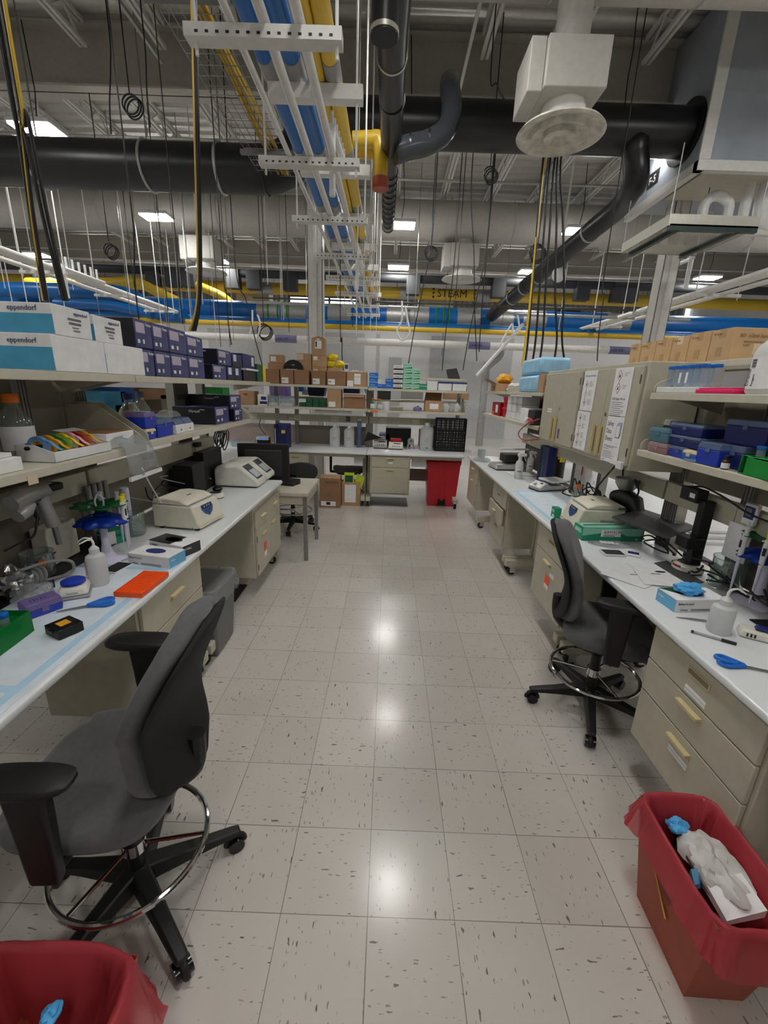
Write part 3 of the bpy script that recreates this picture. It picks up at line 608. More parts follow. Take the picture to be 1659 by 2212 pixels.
rr = random.Random(5)
for k in range(46):
    y = rr.choice((8.2, 9.0, 9.8, 10.6, 12.4)); x = rr.uniform(-6.5, 6.5); z0 = rr.uniform(2.6, 3.9)
    if abs(x+.75) < .7 or (x > 2.2 and y < 12): x = -x-1.5
    tag(MB().cyl((x, y, z0), (x, y, RZ-.001), .008, n=6).obj('hanger_rod', ('white_paint', 'steel', 'black')[k % 3]), 'thin %s hanger rod among many over the far bays' % ('white', 'grey', 'black')[k % 3], 'rod', 'thin hanger rods over the far bays')
for k, (y, z, r, lb) in enumerate(((3.9, 6.05, .02, 'thin steel conduit slung under the near roof joists'), (9.2, 5.9, .025, 'thin steel conduit between the girder and the far supply duct'), (13.3, 5.5, .03, 'steel conduit beyond the far supply duct, upper of two'), (13.6, 5.2, .025, 'steel conduit beyond the far supply duct, lower of two'), (8.4, 6.1, .02, 'steel conduit just behind the girder'))):
    tag(MB().cyl((-14, y, z), (14, y, z), r, n=8).obj('conduit', 'galv'), lb, 'conduit')
for k, (x, y, lb) in enumerate(((1.9, 6.4, 'pair of grey strut rails left of the diffuser box, nearer'), (-3.4, 5.3, 'grey strut rail under the left roof joists'), (.9, 5.9, 'white slotted strut slanting right of the overhead pipe'))):
    m = MB(); m.box(x-.02, y-1.8, 6.1, x+.02, y+1.2, 6.14); tag(m.obj('strut_rail', 'galv' if k < 2 else 'white_paint'), lb, 'rail')
tag(MB().box(-.9, 4.55, 5.98, 1.6, 4.62, 6.12).obj('dark_rail', 'dark'), 'dark rail crossing behind the overhead pipe near the roof', 'rail')
# ================================================================ benches
HL, HB = .87, .85
XL, XR, YB = -1.02, 1.19, 5.23
PI2 = math.pi/2
def worktop(name, lb, loc, rz, L, D=.70, h=HL):
    m = MB(); t = .036
    prof = [(0.012, h-t), (D, h-t), (D, h), (.012, h), (.003, h-.006), (0, h-.018), (.003, h-.03)]
    m.prism(prof, 'x', 0, L)
    o = m.obj(name, 'top_white', bev=.003); o.location = (loc[0], loc[1], 0); o.rotation_euler = (0, 0, rz)
    return tag(o, lb, 'worktop')
def caster(t, x, y, par=None):
    m = MB(); m.cyl((x-.018, y, .04), (x+.018, y, .04), .04, n=16)
    w = m.obj('caster', 'rubber', par or t, bev=.004)
    f = MB(); f.box(x-.03, y-.03, .085, x+.03, y+.05, .1); f.box(x-.026, y-.02, .03, x-.021, y+.035, .09); f.box(x+.021, y-.02, .03, x+.026, y+.035, .09); f.cyl((x-.027, y, .04), (x+.027, y, .04), .012, n=10)
    f.obj('fork', 'chrome', w)
def bench(lb, loc, rz, L, posts, feet, race=(), panels=(), D=.70, h=HL, top=2.0, rz0=1.17, rz1=1.285, outlets=()):
    t = thing('lab_bench', lb, 'bench', (loc[0], loc[1], 0), rz)
    for x in posts:
        m = MB(); m.box(x-.03, D+.012, .1, x+.03, D+.075, top); m.mi = 1
        for k in (-.02, 0, .02): m.box(x+k-.0035, D+.008, .1, x+k+.0035, D+.0125, top)
        m.obj('upright', ['alu', 'mid_grey'], t)
    for x in feet:
        m = MB(); m.box(x-.035, .05, .09+.005, x+.035, D+.07, .165); m.box(x-.03, D*.55, .165, x+.03, D*.55+.09, h-.04)
        f = m.obj('foot', 'beige', t, bev=.008); caster(t, x, .12, f); caster(t, x, D, f)
    m = MB(); m.box(.02, .07, h-.085, L-.02, .1, h-.037); m.box(.02, D-.05, h-.12, L-.02, D-.02, h-.037); m.obj('apron_rail', 'beige', t)
    for x0, x1 in race:
        r = MB().box(x0, D-.045, rz0, x1, D+.011, rz1).obj('raceway', 'beige', t, bev=.004)
        for xo in outlets:
            if x0 < xo < x1:
                o = MB(); o.box(xo-.055, D-.05, rz0+.022, xo+.055, D-.044, rz1-.022)
                o = o.obj('outlet', 'cream', r, bev=.002)
                s = MB()
                for k in (-.025, .025): s.cyl((xo+k, D-.052, (rz0+rz1)/2), (xo+k, D-.049, (rz0+rz1)/2), .017, n=14)
                s.obj('socket', 'beige_lite', r)
    for x0, x1, z0, z1, mm in panels: MB().box(x0, D+.03, z0, x1, D+.05, z1).obj('back_panel', mm, t)
    return t
def shelf(lb, loc, rz, L, z, D, ends=(1, 1), hgt=.19, lip=.035, y_off=0):
    """y 0 = front lip, depth away"""
    t = thing('lab_shelf', lb, 'shelf', (loc[0], loc[1], z), rz)
    m = MB(); m.box(0, .0145, -.022, L, D-.0205, 0); m.box(0, 0, -lip, L, .014, 0); m.box(0, D-.02, -lip, L, D, 0)
    m.obj('shelf_board', 'beige_lite', t, bev=.003)
    for k, x in enumerate((0, L)):
        if ends[k]:
            x0 = x if k == 0 else x-.006
            P_ = [(.012, 0), (D, 0), (D, hgt), (D*.62, hgt), (.03, .055), (.012, .035)]
            MB().prism(P_, 'x', x0, x0+.006).obj('end_panel', 'beige', t, bev=.002)
        MB().prism([(.06, -.024), (D, -.024), (D, -.1)], 'x', x+(.05 if k == 0 else -.06), x+(.06 if k == 0 else -.05)).obj('bracket', 'beige', t)
    return t
def pull(par, x, z, vert=False, flat=False, w=.12):
    """moulded plastic pull"""
    m = MB(); h = .032
    a, b = (w/2, h/2) if not vert else (h/2, w/2)
    m.box(x-a, -.004, z-b, x+a, .0, z+b)
    m.mi = 1
    if not vert: m.box(x-a*.86, -.0055, z-b*.45, x+a*.86, -.004, z+b*.75)
    else: m.box(x-a*.5, -.0055, z-b*.86, x+a*.6, -.004, z+b*.86)
    m.mi = 0
    if not flat:
        if not vert: m.box(x-a, -.022, z+b*.25, x+a, -.004, z+b)
        else: m.box(x-a, -.022, z-b, x-a*.3, -.004, z+b)
    return m.obj('handle', ['handle', 'slot'], par, bev=.002)
def cabinet(name, lb, loc, rz, w, h, d, cells, group=None, m='beige', par_z=None):
    t = thing(name, lb, 'cabinet', loc, rz, group)
    MB().box(0, .02, 0, w, d, h).obj('body', m, t, bev=.004)
    for c in cells:
        k, x0, x1, z0, z1, hx, hz = c[:7]
        o = MB().box(x0+.003, 0, z0+.003, x1-.003, .019, z1-.003).obj(k, m, t, bev=.003)
        if hx is not None: pull(o, hx, hz, vert=(len(c) > 7 and 'v' in c[7]), flat=(len(c) > 7 and 'f' in c[7]), w=.2 if (len(c) > 7 and 'v' in c[7]) else .12)
        if len(c) > 7 and 'h' in c[7]:
            xx = x1-.008 if 'R' in c[7] else x0+.002
            for zz in (z0+.06, z1-.1): MB().box(xx, -.004, zz, xx+.006, .0, zz+.05).obj('hinge', 'steel_dark', o)
    return t
# worktops
worktop('worktop', 'near white worktop on the left, under the blue-edged pad', (XL, -1.6), PI2, 1.285+1.6-.002, .68)
worktop('worktop', 'far white worktop on the left, holding the instruments with tilted screens', (XL, 1.285), PI2, 1.785, .68)
worktop('worktop', 'near white worktop on the right, with the pipette stand', (XR, 1.553), -PI2, 3.1, .595)
worktop('worktop', 'long white worktop on the right, with the spray bottle', (XR, 4.5), -PI2, 2.943, .595)
worktop('worktop', 'last piece of white worktop on the right, touching the back bench', (XR, 5.2), -PI2, .697, .595)
worktop('worktop', 'left-hand white worktop of the back bench', (-2.75, YB), 0, 2.445, .70, HB)
worktop('worktop', 'right-hand white worktop of the back bench, above the red bin', (-.30, YB), 0, 1.455, .70, HB)
# bench frames
bench('near bench frame on the left with grey back panels', (XL, -1.6), PI2, 2.885, (.65, 2.62), (.1, .9, 2.83), ((.1, 2.86),), ((.0, 2.58, .88, 1.78, 'panel_dark'), (2.66, 2.88, .88, 1.78, 'panel_grey'), (0, 2.84, .3, .84, 'panel_dark')), .68, outlets=(1.9, 2.5))
bench('far bench frame on the left with open back and power strip', (XL, 1.285), PI2, 1.785, (.13, 1.2, 1.74), (.06, 1.72), ((.0, 1.75),), ((.0, .1, .88, 1.78, 'panel_grey'), (1.23, 1.46, .88, 1.78, 'panel_dark'), (.16, 1.2, .88, 1.16, 'panel_dark'), (0, 1.75, .3, .84, 'panel_dark')), .68, outlets=(.6, 1.4))
bench('near bench frame on the right below the shelf of blue tip boxes', (XR, 1.553), -PI2, 3.1, (.03, .52, 1.5, 2.9), (.06, 2.2, 3.0), ((.0, .545), (.55, 3.05)), ((.0, 3.05, 1.3, 1.80, 'panel_grey'), (.56, 3.05, .88, 1.16, 'panel_dark'), (0, 3.05, .3, .84, 'panel_dark')), .60, HL, 1.96, outlets=(.8, 1.6))
bench('long bench frame on the right under the wall cabinets', (XR, 4.5), -PI2, 2.943, (.03, 1.5, 2.0, 2.9), (.06, 1.45, 1.55, 2.89), ((.0, 2.93),), ((.05, 1.4, 1.3, 1.80, 'panel_dark'), (.05, 1.2, .88, 1.16, 'panel_dark'), (0, 2.9, .3, .84, 'panel_dark')), .60, HL, 1.96, outlets=(.3, 1.0))
bench('left-hand frame of the back bench', (-2.75, YB), 0, 2.445, (.95, 1.27, 2.42), (.06, 2.40), ((.1, 1.14), (1.145, 2.43)), ((.1, 1.24, .86, 1.16, 'fabric_panel'), (1.3, 2.39, .86, 1.16, 'panel_dark'), (0, .6, .3, .8, 'panel_dark')), .70, HB, 1.8, rz0=1.225, rz1=1.335, outlets=(.6, 1.3, 1.9))
bench('right-hand frame of the back bench', (-.30, YB), 0, 1.455, (.03, 1.42), (.03, 1.39), ((.0, 1.1),), ((.9, 1.42, .86, 1.3, 'panel_dark'), (0, 1.44, .3, .5, 'panel_grey')), .70, HB, 1.8, rz0=1.225, rz1=1.335, outlets=(.22, .75))
# shelves
shelf('lower left shelf holding the coloured tape rolls', (-1.30, -.9), PI2, 2.17, 1.445, .39, (0, 1), .2)
shelf('lower left shelf holding the long dark cartons', (-1.30, 1.315), PI2, 1.75, 1.455, .39, (1, 1), .2)
shelf('upper left shelf holding the white and blue cartons', (-1.30, -.9), PI2, 2.14, 1.80, .39, (0, 0))
shelf('upper left shelf holding the violet wrapped cartons', (-1.30, 1.25), PI2, 2.55, 1.80, .39, (0, 0))
shelf('lower right shelf holding blue tip boxes and a green rack', (1.43, 1.40), -PI2, 2.3, 1.495, .365, (1, 0), .13)
shelf('upper right shelf holding the white jug', (1.43, 1.38), -PI2, 2.28, 1.805, .365, (1, 0), .14)
shelf('high beige ledge carrying the row of syringe cartons', (1.785, 2.65), -PI2, 3.2, 1.985, .36, (0, 0), .1)
shelf('lower corner shelf at the far right, with white cartons', (1.43, 5.5), -PI2, 2.42, 1.475, .36, (0, 0))
shelf('upper corner shelf at the far right, with blue wrapped pads', (1.43, 5.5), -PI2, 2.42, 1.79, .36, (0, 0))
for z, lb in ((1.64, 'middle'),): pass
MB_ = [(1.43, 4.35, 1.475, .24), (1.43, 4.35, 1.79, .1)]
for x, y, z, h in MB_: tag(MB().prism([(x+.012, z+.002), (x+.36, z+.002), (x+.36, z+h*.9), (x+.22, z+h*.9), (x+.03, z+.05)], 'y', y, y+.006).obj('shelf_divider', 'beige', bev=.001), 'beige divider plate on the %s corner shelf' % ('lower' if z < 1.6 else 'upper'), 'divider')
shelf('lower back shelf with brown cartons and green boxes', (-2.3, 5.5), 0, 1.985, 1.468, .40, (0, 0))
shelf('upper back shelf with the long row of brown cartons', (-2.3, 5.5), 0, 1.985, 1.79, .40, (0, 0))
shelf('lower back shelf with the orange-capped bottles', (-.31, 5.5), 0, 1.47, 1.46, .40, (0, 1), .2)
shelf('upper back shelf with the glove box towers', (-.31, 5.5), 0, 1.47, 1.775, .40, (0, 1), .16)
# base cabinets
def bfront(lb, loc, rz, w, cells, z0=.235, h=.595, d=.5): return cabinet('base_cabinet', lb, (loc[0], loc[1], z0), rz, w, h, d, cells)
near = bfront('nearest beige base cabinet on the right with three drawers', (XR+.025, .645), -PI2, .605, [('drawer', .012, .593, .43, .585, .30, .535, 'f'), ('drawer', .012, .593, .27, .43, .30, .385), ('drawer', .012, .593, .012, .27, .30, .215)])
strip(near, 'paper', (.25, -.003, .462, .36, -.001, .474), (.25, -.003, .447, .36, -.001, .459), (.25, -.003, .155, .36, -.001, .167), (.25, -.003, .17, .36, -.001, .182))
mid = bfront('beige base cabinet behind the right chair, drawer over door with orange sticker', (XR+.025, 2.135), -PI2, .61, [('drawer', .012, .598, .41, .585, .3, .52, 'f'), ('door', .012, .598, .012, .41, .28, .35)])
strip(mid, 'orange', (.27, -.003, .2, .35, -.001, .265)); strip(mid, 'paper', (.27, -.003, .165, .35, -.001, .2), (.34, -.003, .28, .42, -.001, .31))
third = bfront('beige base cabinet midway along the right bench, middle drawer ajar', (XR+.025, 3.635), -PI2, .57, [('drawer', .012, .558, .40, .585, .28, .5, 'f'), ('drawer', .012, .558, .23, .40, .28, .32), ('drawer', .012, .558, .012, .23, .28, .16, 'f')])
[o for o in COL.objects if o.parent == third and o.name.startswith('drawer')][1].location.y = -.03
bfront('last beige base cabinet on the right, drawer over door', (XR+.025, 5.1), -PI2, .62, [('drawer', .012, .608, .41, .585, .3, .5), ('door', .012, .608, .012, .41, .3, .34, 'hR')])
far = bfront('wide beige base cabinet at the far left bench end, orange-stickered door', (XL-.025, 2.245), PI2, .79, [('drawer', .012, .40, .42, .585, .2, .5), ('door', .012, .40, .012, .42, .2, .34, 'h'), ('drawer', .40, .778, .42, .585, .6, .5), ('door', .40, .778, .012, .42, .5, .35, 'hR')], .19, .645)
strip(far, 'orange', (.2, -.003, .17, .27, -.001, .25)); strip(far, 'paper', (.2, -.003, .12, .27, -.001, .168))
bfront('beige drawer cabinet beneath the orange tube rack on the left', (XL-.025, .61), PI2, .62, [('drawer', .012, .608, .40, .585, .31, .5), ('drawer', .012, .608, .20, .40, .31, .33), ('drawer', .012, .608, .012, .20, .31, .13)])
bc = bfront('beige base cabinet under the back bench beside the red bin', (-.245, YB+.025), 0, .605, [('drawer', .02, .585, .42, .585, .305, .545), ('door', .02, .585, .02, .42, .30, .375)], .215, .61)
strip(bc, 'paper', (.27, -.003, .48, .34, -.001, .505))
bb = bfront('beige drawer cabinet of the back bench behind the black monitor', (-1.78, YB+.025), 0, .61, [('drawer', .02, .59, .40, .585, .42, .53), ('drawer', .02, .59, .2, .40, .42, .34), ('drawer', .02, .59, .02, .2, .42, .14)], .215, .61)
# wall cabinets at the right: two units, two doors each
def wallcab(lb, y1, w):
    return cabinet('wall_cabinet', lb, (1.44, y1, 1.353), -PI2, w, .622, .34, [('door', .02, w/2, .022, .6, w/2-.055, .14, 'vh'), ('door', w/2, w-.02, .022, .6, w/2+.035, .14, 'vhR')])
w1 = wallcab('farther beige wall cabinet on the right with plain doors', 3.07, .785)
w2 = wallcab('nearer beige wall cabinet on the right with hazard sheets on its doors', 2.283, .79)
for w in (w1, w2): MB().cyl((.44, -.006, .31), (.44, 0, .31), .012, n=14).obj('lock', 'chrome', w)
strip(w1, 'paper', (.17, -.003, .27, .27, -.001, .285), (.17, -.003, .29, .27, -.001, .305)); strip(w1, 'frost_lilac', (.47, -.003, .07, .5, -.001, .15))
MB().box(.70, -.02, .0, .76, 0, .045).obj('corner_clip', 'white_pl', w2, bev=.004)
def sheet(x, z, w, h, lb, fn):
    t = thing('paper_sheet', lb, 'notice', (1.44, 2.283-x, 1.353+z), -PI2, 'notices on the wall cabinet')
    MB().box(0, -.003, 0, w, -.0018, h).obj('page', 'paper', t); fn(t, w, h); return t
def diamond(t, x, z, s, sym):
    m = MB(); m.prism([(x, z-s), (x+s*.8, z), (x, z+s), (x-s*.8, z)], 'y', -.0036, -.003); m.obj('pictogram', 'tape_red', t)
    m = MB(); m.prism([(x, z-s*.84), (x+s*.67, z), (x, z+s*.84), (x-s*.67, z)], 'y', -.004, -.0035); m.obj('field', 'paper', t)
    m = MB()
    if sym == '!': m.box(x-.002, -.0045, z-.004, x+.002, -.004, z+.012); m.box(x-.002, -.0045, z-.011, x+.002, -.004, z-.007)
    elif sym == 'flame': m.prism([(x-.006, z-.012), (x+.006, z-.012), (x+.009, z-.003), (x+.003, z+.004), (x, z+.013), (x-.004, z+.003), (x-.009, z-.003)], 'y', -.0045, -.004)
    elif sym == 'bar': m.prism([(x-.012, z-.006), (x+.01, z+.002), (x+.01, z+.006), (x-.012, z-.002)], 'y', -.0045, -.004)
    elif sym == 'blob': m.prism([(x-.009, z-.01), (x+.011, z-.008), (x+.004, z), (x+.006, z+.008), (x-.001, z+.012), (x-.004, z+.002)], 'y', -.0045, -.004)
    else: m.prism([(x-.008, z-.009), (x+.008, z-.009), (x+.003, z-.002), (x+.007, z+.006), (x, z+.011), (x-.007, z+.006), (x-.003, z-.002)], 'y', -.0045, -.004)
    m.obj('symbol', 'ink', t)
def lines(t, x, z, n, w, dz=.008, m='ink_grey'):
    b = MB(); rr = random.Random(int(x*1000+z*3000))
    for i in range(n): b.box(x, -.0035, z-i*dz-.0012, x+w*(.55+.45*rr.random()), -.003, z-i*dz+.0012)
    b.obj('text_lines', m, t)
def sh1(t, w, h):
    text('GHS Symbols & Definitions', .0155, 'ink', t, (.012, -.003, h-.04), FRONT)
    for k, s in enumerate(('x', '!', 'x')): diamond(t, .06, h-.095-k*.062, .03, s); lines(t, .1, h-.075-k*.062, 5, .06)
def sh2(t, w, h):
    for k, s in enumerate(('flame', 'bar', 'blob', 'x')): diamond(t, .055, h-.045-k*.062, .03, s); lines(t, .1, h-.028-k*.062, 5, .05)
def sh3(t, w, h):
    for k, s in enumerate(('flame', 'blob')): diamond(t, .06, h-.045-k*.075, .036, s); lines(t, .115, h-.03-k*.075, 3, .05)
    text('GHS Signal Words', .02, 'ink', t, (.015, -.003, h-.19), FRONT); lines(t, .015, h-.205, 8, w-.03, .012, 'ink')
def sh4(t, w, h):
    for k, s in enumerate(('Safety', 'Data', 'Sheets')): text(s, .042, 'ink', t, (.012, -.003, h-.06-k*.047), FRONT, sx=.8)
    for k in range(3):
        x, z = .145-k*.008, h-.11+k*.008
        m = MB(); m.box(x, -.0036+k*.0, z-.0, x+.045, -.003, z+.075); m.obj('icon_outline', 'ink_blue', t) if k == 0 else m.bm.free()
    for dx, dz, mm, y in ((.003, .003, 'paper', .0004), (-.006, -.008, 'ink_blue', .0008), (-.003, -.005, 'paper', .0012), (-.012, -.016, 'ink_blue', .0016), (-.009, -.013, 'paper', .002)):
        k = .0 if mm == 'ink_blue' else .006
        MB().box(.145+dx, -.0036-y, h-.11+dz, .19+dx-k, -.003, h-.035+dz-k).obj('icon_leaf', mm, t)
    lines(t, .015, h-.185, 2, w-.03, .008, 'ink_blue'); lines(t, .015, h-.205, 1, .06, .008, 'ink')
    lines(t, .015, h-.22, 6, w-.03); lines(t, .015, h-.275, 1, .05, .008, 'ink'); lines(t, .015, h-.288, 8, w-.03)
sheet(.035, .32, .20, .275, 'hazard sheet with heading and three red diamonds, upper left on the cabinet', sh1)
sheet(.02, .038, .20, .275, 'hazard sheet with a column of four red diamonds', sh2)
sheet(.475, .31, .205, .285, 'hazard sheet with two red diamonds above signal words', sh3)
sheet(.475, .015, .205, .29, 'notice reading Safety Data Sheets in large letters', sh4)
# small side table with the phone
t = thing('side_table', 'small beige table with square metal legs at the left bench end', 'table', (-.775, 3.09, 0))
m = MB(); m.box(-.72, 0, .70, 0, .72, .74); m.obj('tabletop', 'beige_lite', t, bev=.006)
MB().box(-.70, .02, .61, -.02, .70, .699).obj('apron', 'beige', t, bev=.003)
for x in (-.035, -.69):
    for y in (.03, .69): MB().box(x-.02, y-.02, 0, x+.02, y+.02, .70).obj('leg', 'steel', t, bev=.003)
# ================================================================ builders for things on the benches
def carton(name, lb, loc, rz, w, d, h, m='carton', cat='carton', group=None, tape=None, stick=(), flap=0, bev=.003):
    """front on local -y, left end on local -x; stick = (face, u, z, w, h, material)"""
    t = thing(name, lb, cat, loc, rz, group)
    MB().box(0, 0, 0, w, d, h).obj('body', m, t, bev=bev)
    if tape: 
        b = MB(); tw = .024; b.box(w/2-tw, -.0008, h*.72, w/2+tw, .0, h); b.box(w/2-tw, -.0008, h-.0002, w/2+tw, d+.0005, h+.0008); b.obj('packing_tape', tape, t)
    for s in stick: sticker(t, w, d, h, *s)
    return t
def sticker(t, w, d, h, face, u, z, sw, sh, m, name='label_sticker', e=.0014):
    if face == 'f': b = (u, -e, z, u+sw, .0002, z+sh)
    elif face == 'l': b = (-e, u, z, .0002, u+sw, z+sh)
    elif face == 'r': b = (w-.0002, u, z, w+e, u+sw, z+sh)
    else: b = (u, z, h-.0002, u+sw, z+sh, h+e)
    return MB().box(*b).obj(name, m, t)
def ftext(t, s, size, m, u, z, face='f', w=0, d=0, h=0, sx=1):
    e = .0022
    if face == 'f': return text(s, size, m, t, (u, -e, z), FRONT, sx=sx)
    if face == 'l': return text(s, size, m, t, (-e, u, z), LEFTF, sx=sx)
    if face == 'r': return text(s, size, m, t, (w+e, u, z), RIGHTF, sx=sx)
    return text(s, size, m, t, (u, z, h+e), UP, sx=sx)
def swoosh(t, w, d, face, u, z, s):
    P_ = [Vector((u+s*(i/10-.05), 0, z+s*.28*math.sin(math.pi*min(1, i/8)*.62))) for i in range(11)]
    m = MB()
    if face == 'f': Q = [(p.x, -.002, p.z) for p in P_]
    else: Q = [(-.002, 2*u-p.x, p.z) for p in P_]
    m.tube(Q, [.0012+.0025*i/10 for i in range(11)], 5); m.obj('logo_arc', 'paper', t)
def glove_case(lb, loc, rz, w, d, h, aisle=True):
    """dark carton shrink-wrapped in violet film: black long side with lettering, violet end"""
    t = thing('glove_carton', lb, 'carton', loc, rz, 'dark violet glove cartons')
    MB().box(0, 0, 0, w, d, h).obj('body', 'wrap_violet', t, bev=.006)
    sticker(t, w, d, h, 'f', w*.06, h*.52, w*.5, h*.36, 'pink' if False else 'frost_lab', e=.001)
    sticker(t, w, d, h, 'f', w*.1, h*.16, w*.13, h*.13, 'paper', 'pictogram', e=.001); sticker(t, w, d, h, 'f', w*.4, h*.16, w*.09, h*.15, 'paper', 'pictogram', e=.001)
    ftext(t, 'Olympus', h*.15, 'paper', w*.6, h*.8, sx=.75)
    MB().box(-.0012, .004, .004, .0, d-.004, h-.004).obj('dark_side', 'box_black', t)
    ftext(t, 'Olympus', h*.2, 'paper', min(d*.62, .22), h*.68, 'l', sx=.9); swoosh(t, w, d, 'l', min(d*.5, .14), h*.72, h*.42)
    return t
mat('frost_lab', (190, 180, 200), .5)
def tipbox(lb, loc, rz, w, d, h, body='royal', lid='frost_blue', lidh=.3, grp='tip boxes', name='tip_box'):
    t = thing(name, lb, 'tip box', loc, rz, grp); hb = h*(1-lidh)
    m = MB(); m.hexa([(.004,.004,0),(w-.004,.004,0),(w-.004,d-.004,0),(.004,d-.004,0)], [(0,0,hb),(w,0,hb),(w,d,hb),(0,d,hb)]); m.obj('base', body, t, bev=.004)
    m = MB(); m.hexa([(-.001,-.001,hb+.001),(w+.001,-.001,hb+.001),(w+.001,d+.001,hb+.001),(-.001,d+.001,hb+.001)], [(.004,.004,h),(w-.004,.004,h),(w-.004,d-.004,h),(.004,d-.004,h)]); m.obj('lid', lid, t, bev=.004)
    MB().box(w/2-.012, -.003, hb-.012, w/2+.012, .0, hb+.008).obj('latch', lid, t)
    return t
def media_bottle(lb, loc, r, h, cap='orange_cap', lab=True, rz=0, liquid=None):
    t = thing('media_bottle', lb, 'bottle', loc, rz)
    MB().lathe([(r*.9, .002), (r, .008), (r, h*.52), (r*.93, h*.6), (r*.5, h*.76), (r*.38, h*.8), (r*.38, h*.88)], n=28, cap=False).obj('glass_body', 'glass', t)
    MB().lathe([(r*.44, h*.86), (r*.46, h*.87), (r*.46, h*.98), (r*.43, h)], n=28).obj('cap', cap, t, ang=30)
    if lab:
        m = MB(); A = [math.radians(a) for a in range(200, 341, 10)]
        m.rings([[((r+.0012)*math.cos(a), (r+.0012)*math.sin(a), z) for a in A] for z in (h*.12, h*.5)], loop=False, cap=False); l = m.obj('label_sticker', 'paper', t)
    if liquid: MB().lathe([(r*.94, .006), (r*.96, h*liquid[0])], n=24).obj('contents', liquid[1], t)
    return t
def wash_bottle(lb, loc, rz, r=.04, h=.125):
    t = thing('wash_bottle', lb, 'bottle', loc, rz, 'translucent wash bottles')
    MB().lathe([(r*.94, 0), (r, .006), (r, h*.82), (r*.9, h*.93), (r*.5, h), (r*.42, h+.004)], n=28).obj('body', 'frost', t)
    MB().lathe([(r*.46, h-.002), (r*.5, h), (r*.5, h+.022), (r*.25, h+.034), (.005, h+.038)], n=22).obj('screw_cap', 'frost', t)
    P_ = [(0,0,h+.03), (.0,0,h+.055), (-.012,0,h+.07), (-.035,0,h+.072), (-.06,0,h+.055)]
    MB().tube(spline(P_, 4), [.006-.0002*i for i in range(17)], 8).obj('spout', 'white_pl', t)
    b = MB(); b.rings([[((r+.0006)*math.cos(a), (r+.0006)*math.sin(a), z) for a in (math.radians(x) for x in range(225, 256, 5))] for z in (h*.15, h*.75)], loop=False, cap=False); 
    return t
def glove_box(lb, loc, rz, w, d, h, long_m, end_m, hole, word='fisherbrand', end='r', top='paper', sub='NITRILE', tm='ink'):
    t = thing('glove_box', lb, 'box', loc, rz)
    MB().box(0, 0, 0, w, d, h).obj('carton', long_m, t, bev=.0015)
    sticker(t, w, d, h, end, .001, .001, d-.002, h-.002, end_m, 'end_print', e=.0008)
    sticker(t, w, d, h, 't', .001, .001, w-.002, d-.002, top, 'top_print', e=.0008)
    P_ = [(w*.3+w*.24*math.cos(a)*(1 if abs(math.cos(a)) < .9 else 1), d*.5+d*.24*math.sin(a)) for a in [i*math.pi/10 for i in range(20)]]
    MB().prism([(w*.2+p[0]*.95, p[1]) for p in P_], 'z', h, h+.0025).obj('opening', hole, t)
    ftext(t, word[:6], h*.26, tm, w*.04, h*.6); 
    if len(word) > 6: ftext(t, word[6:], h*.26, 'ink_grey', w*.04+h*.26*2.35, h*.6)
    ftext(t, sub, h*.17, 'ink_blue' if tm == 'ink' else tm, w*.1, h*.12); b = MB()
    for k in range(2): b.box(w*.1+h*.85, -.002, h*(.12+.1*k), w*.8, -.0004, h*(.16+.1*k))
    b.obj('text_lines', 'ink_grey', t)
    ftext(t, word[:6], h*.26, 'paper', d*.1 if end == 'r' else d*.9, h*.55, end, w, d, h)
    return t
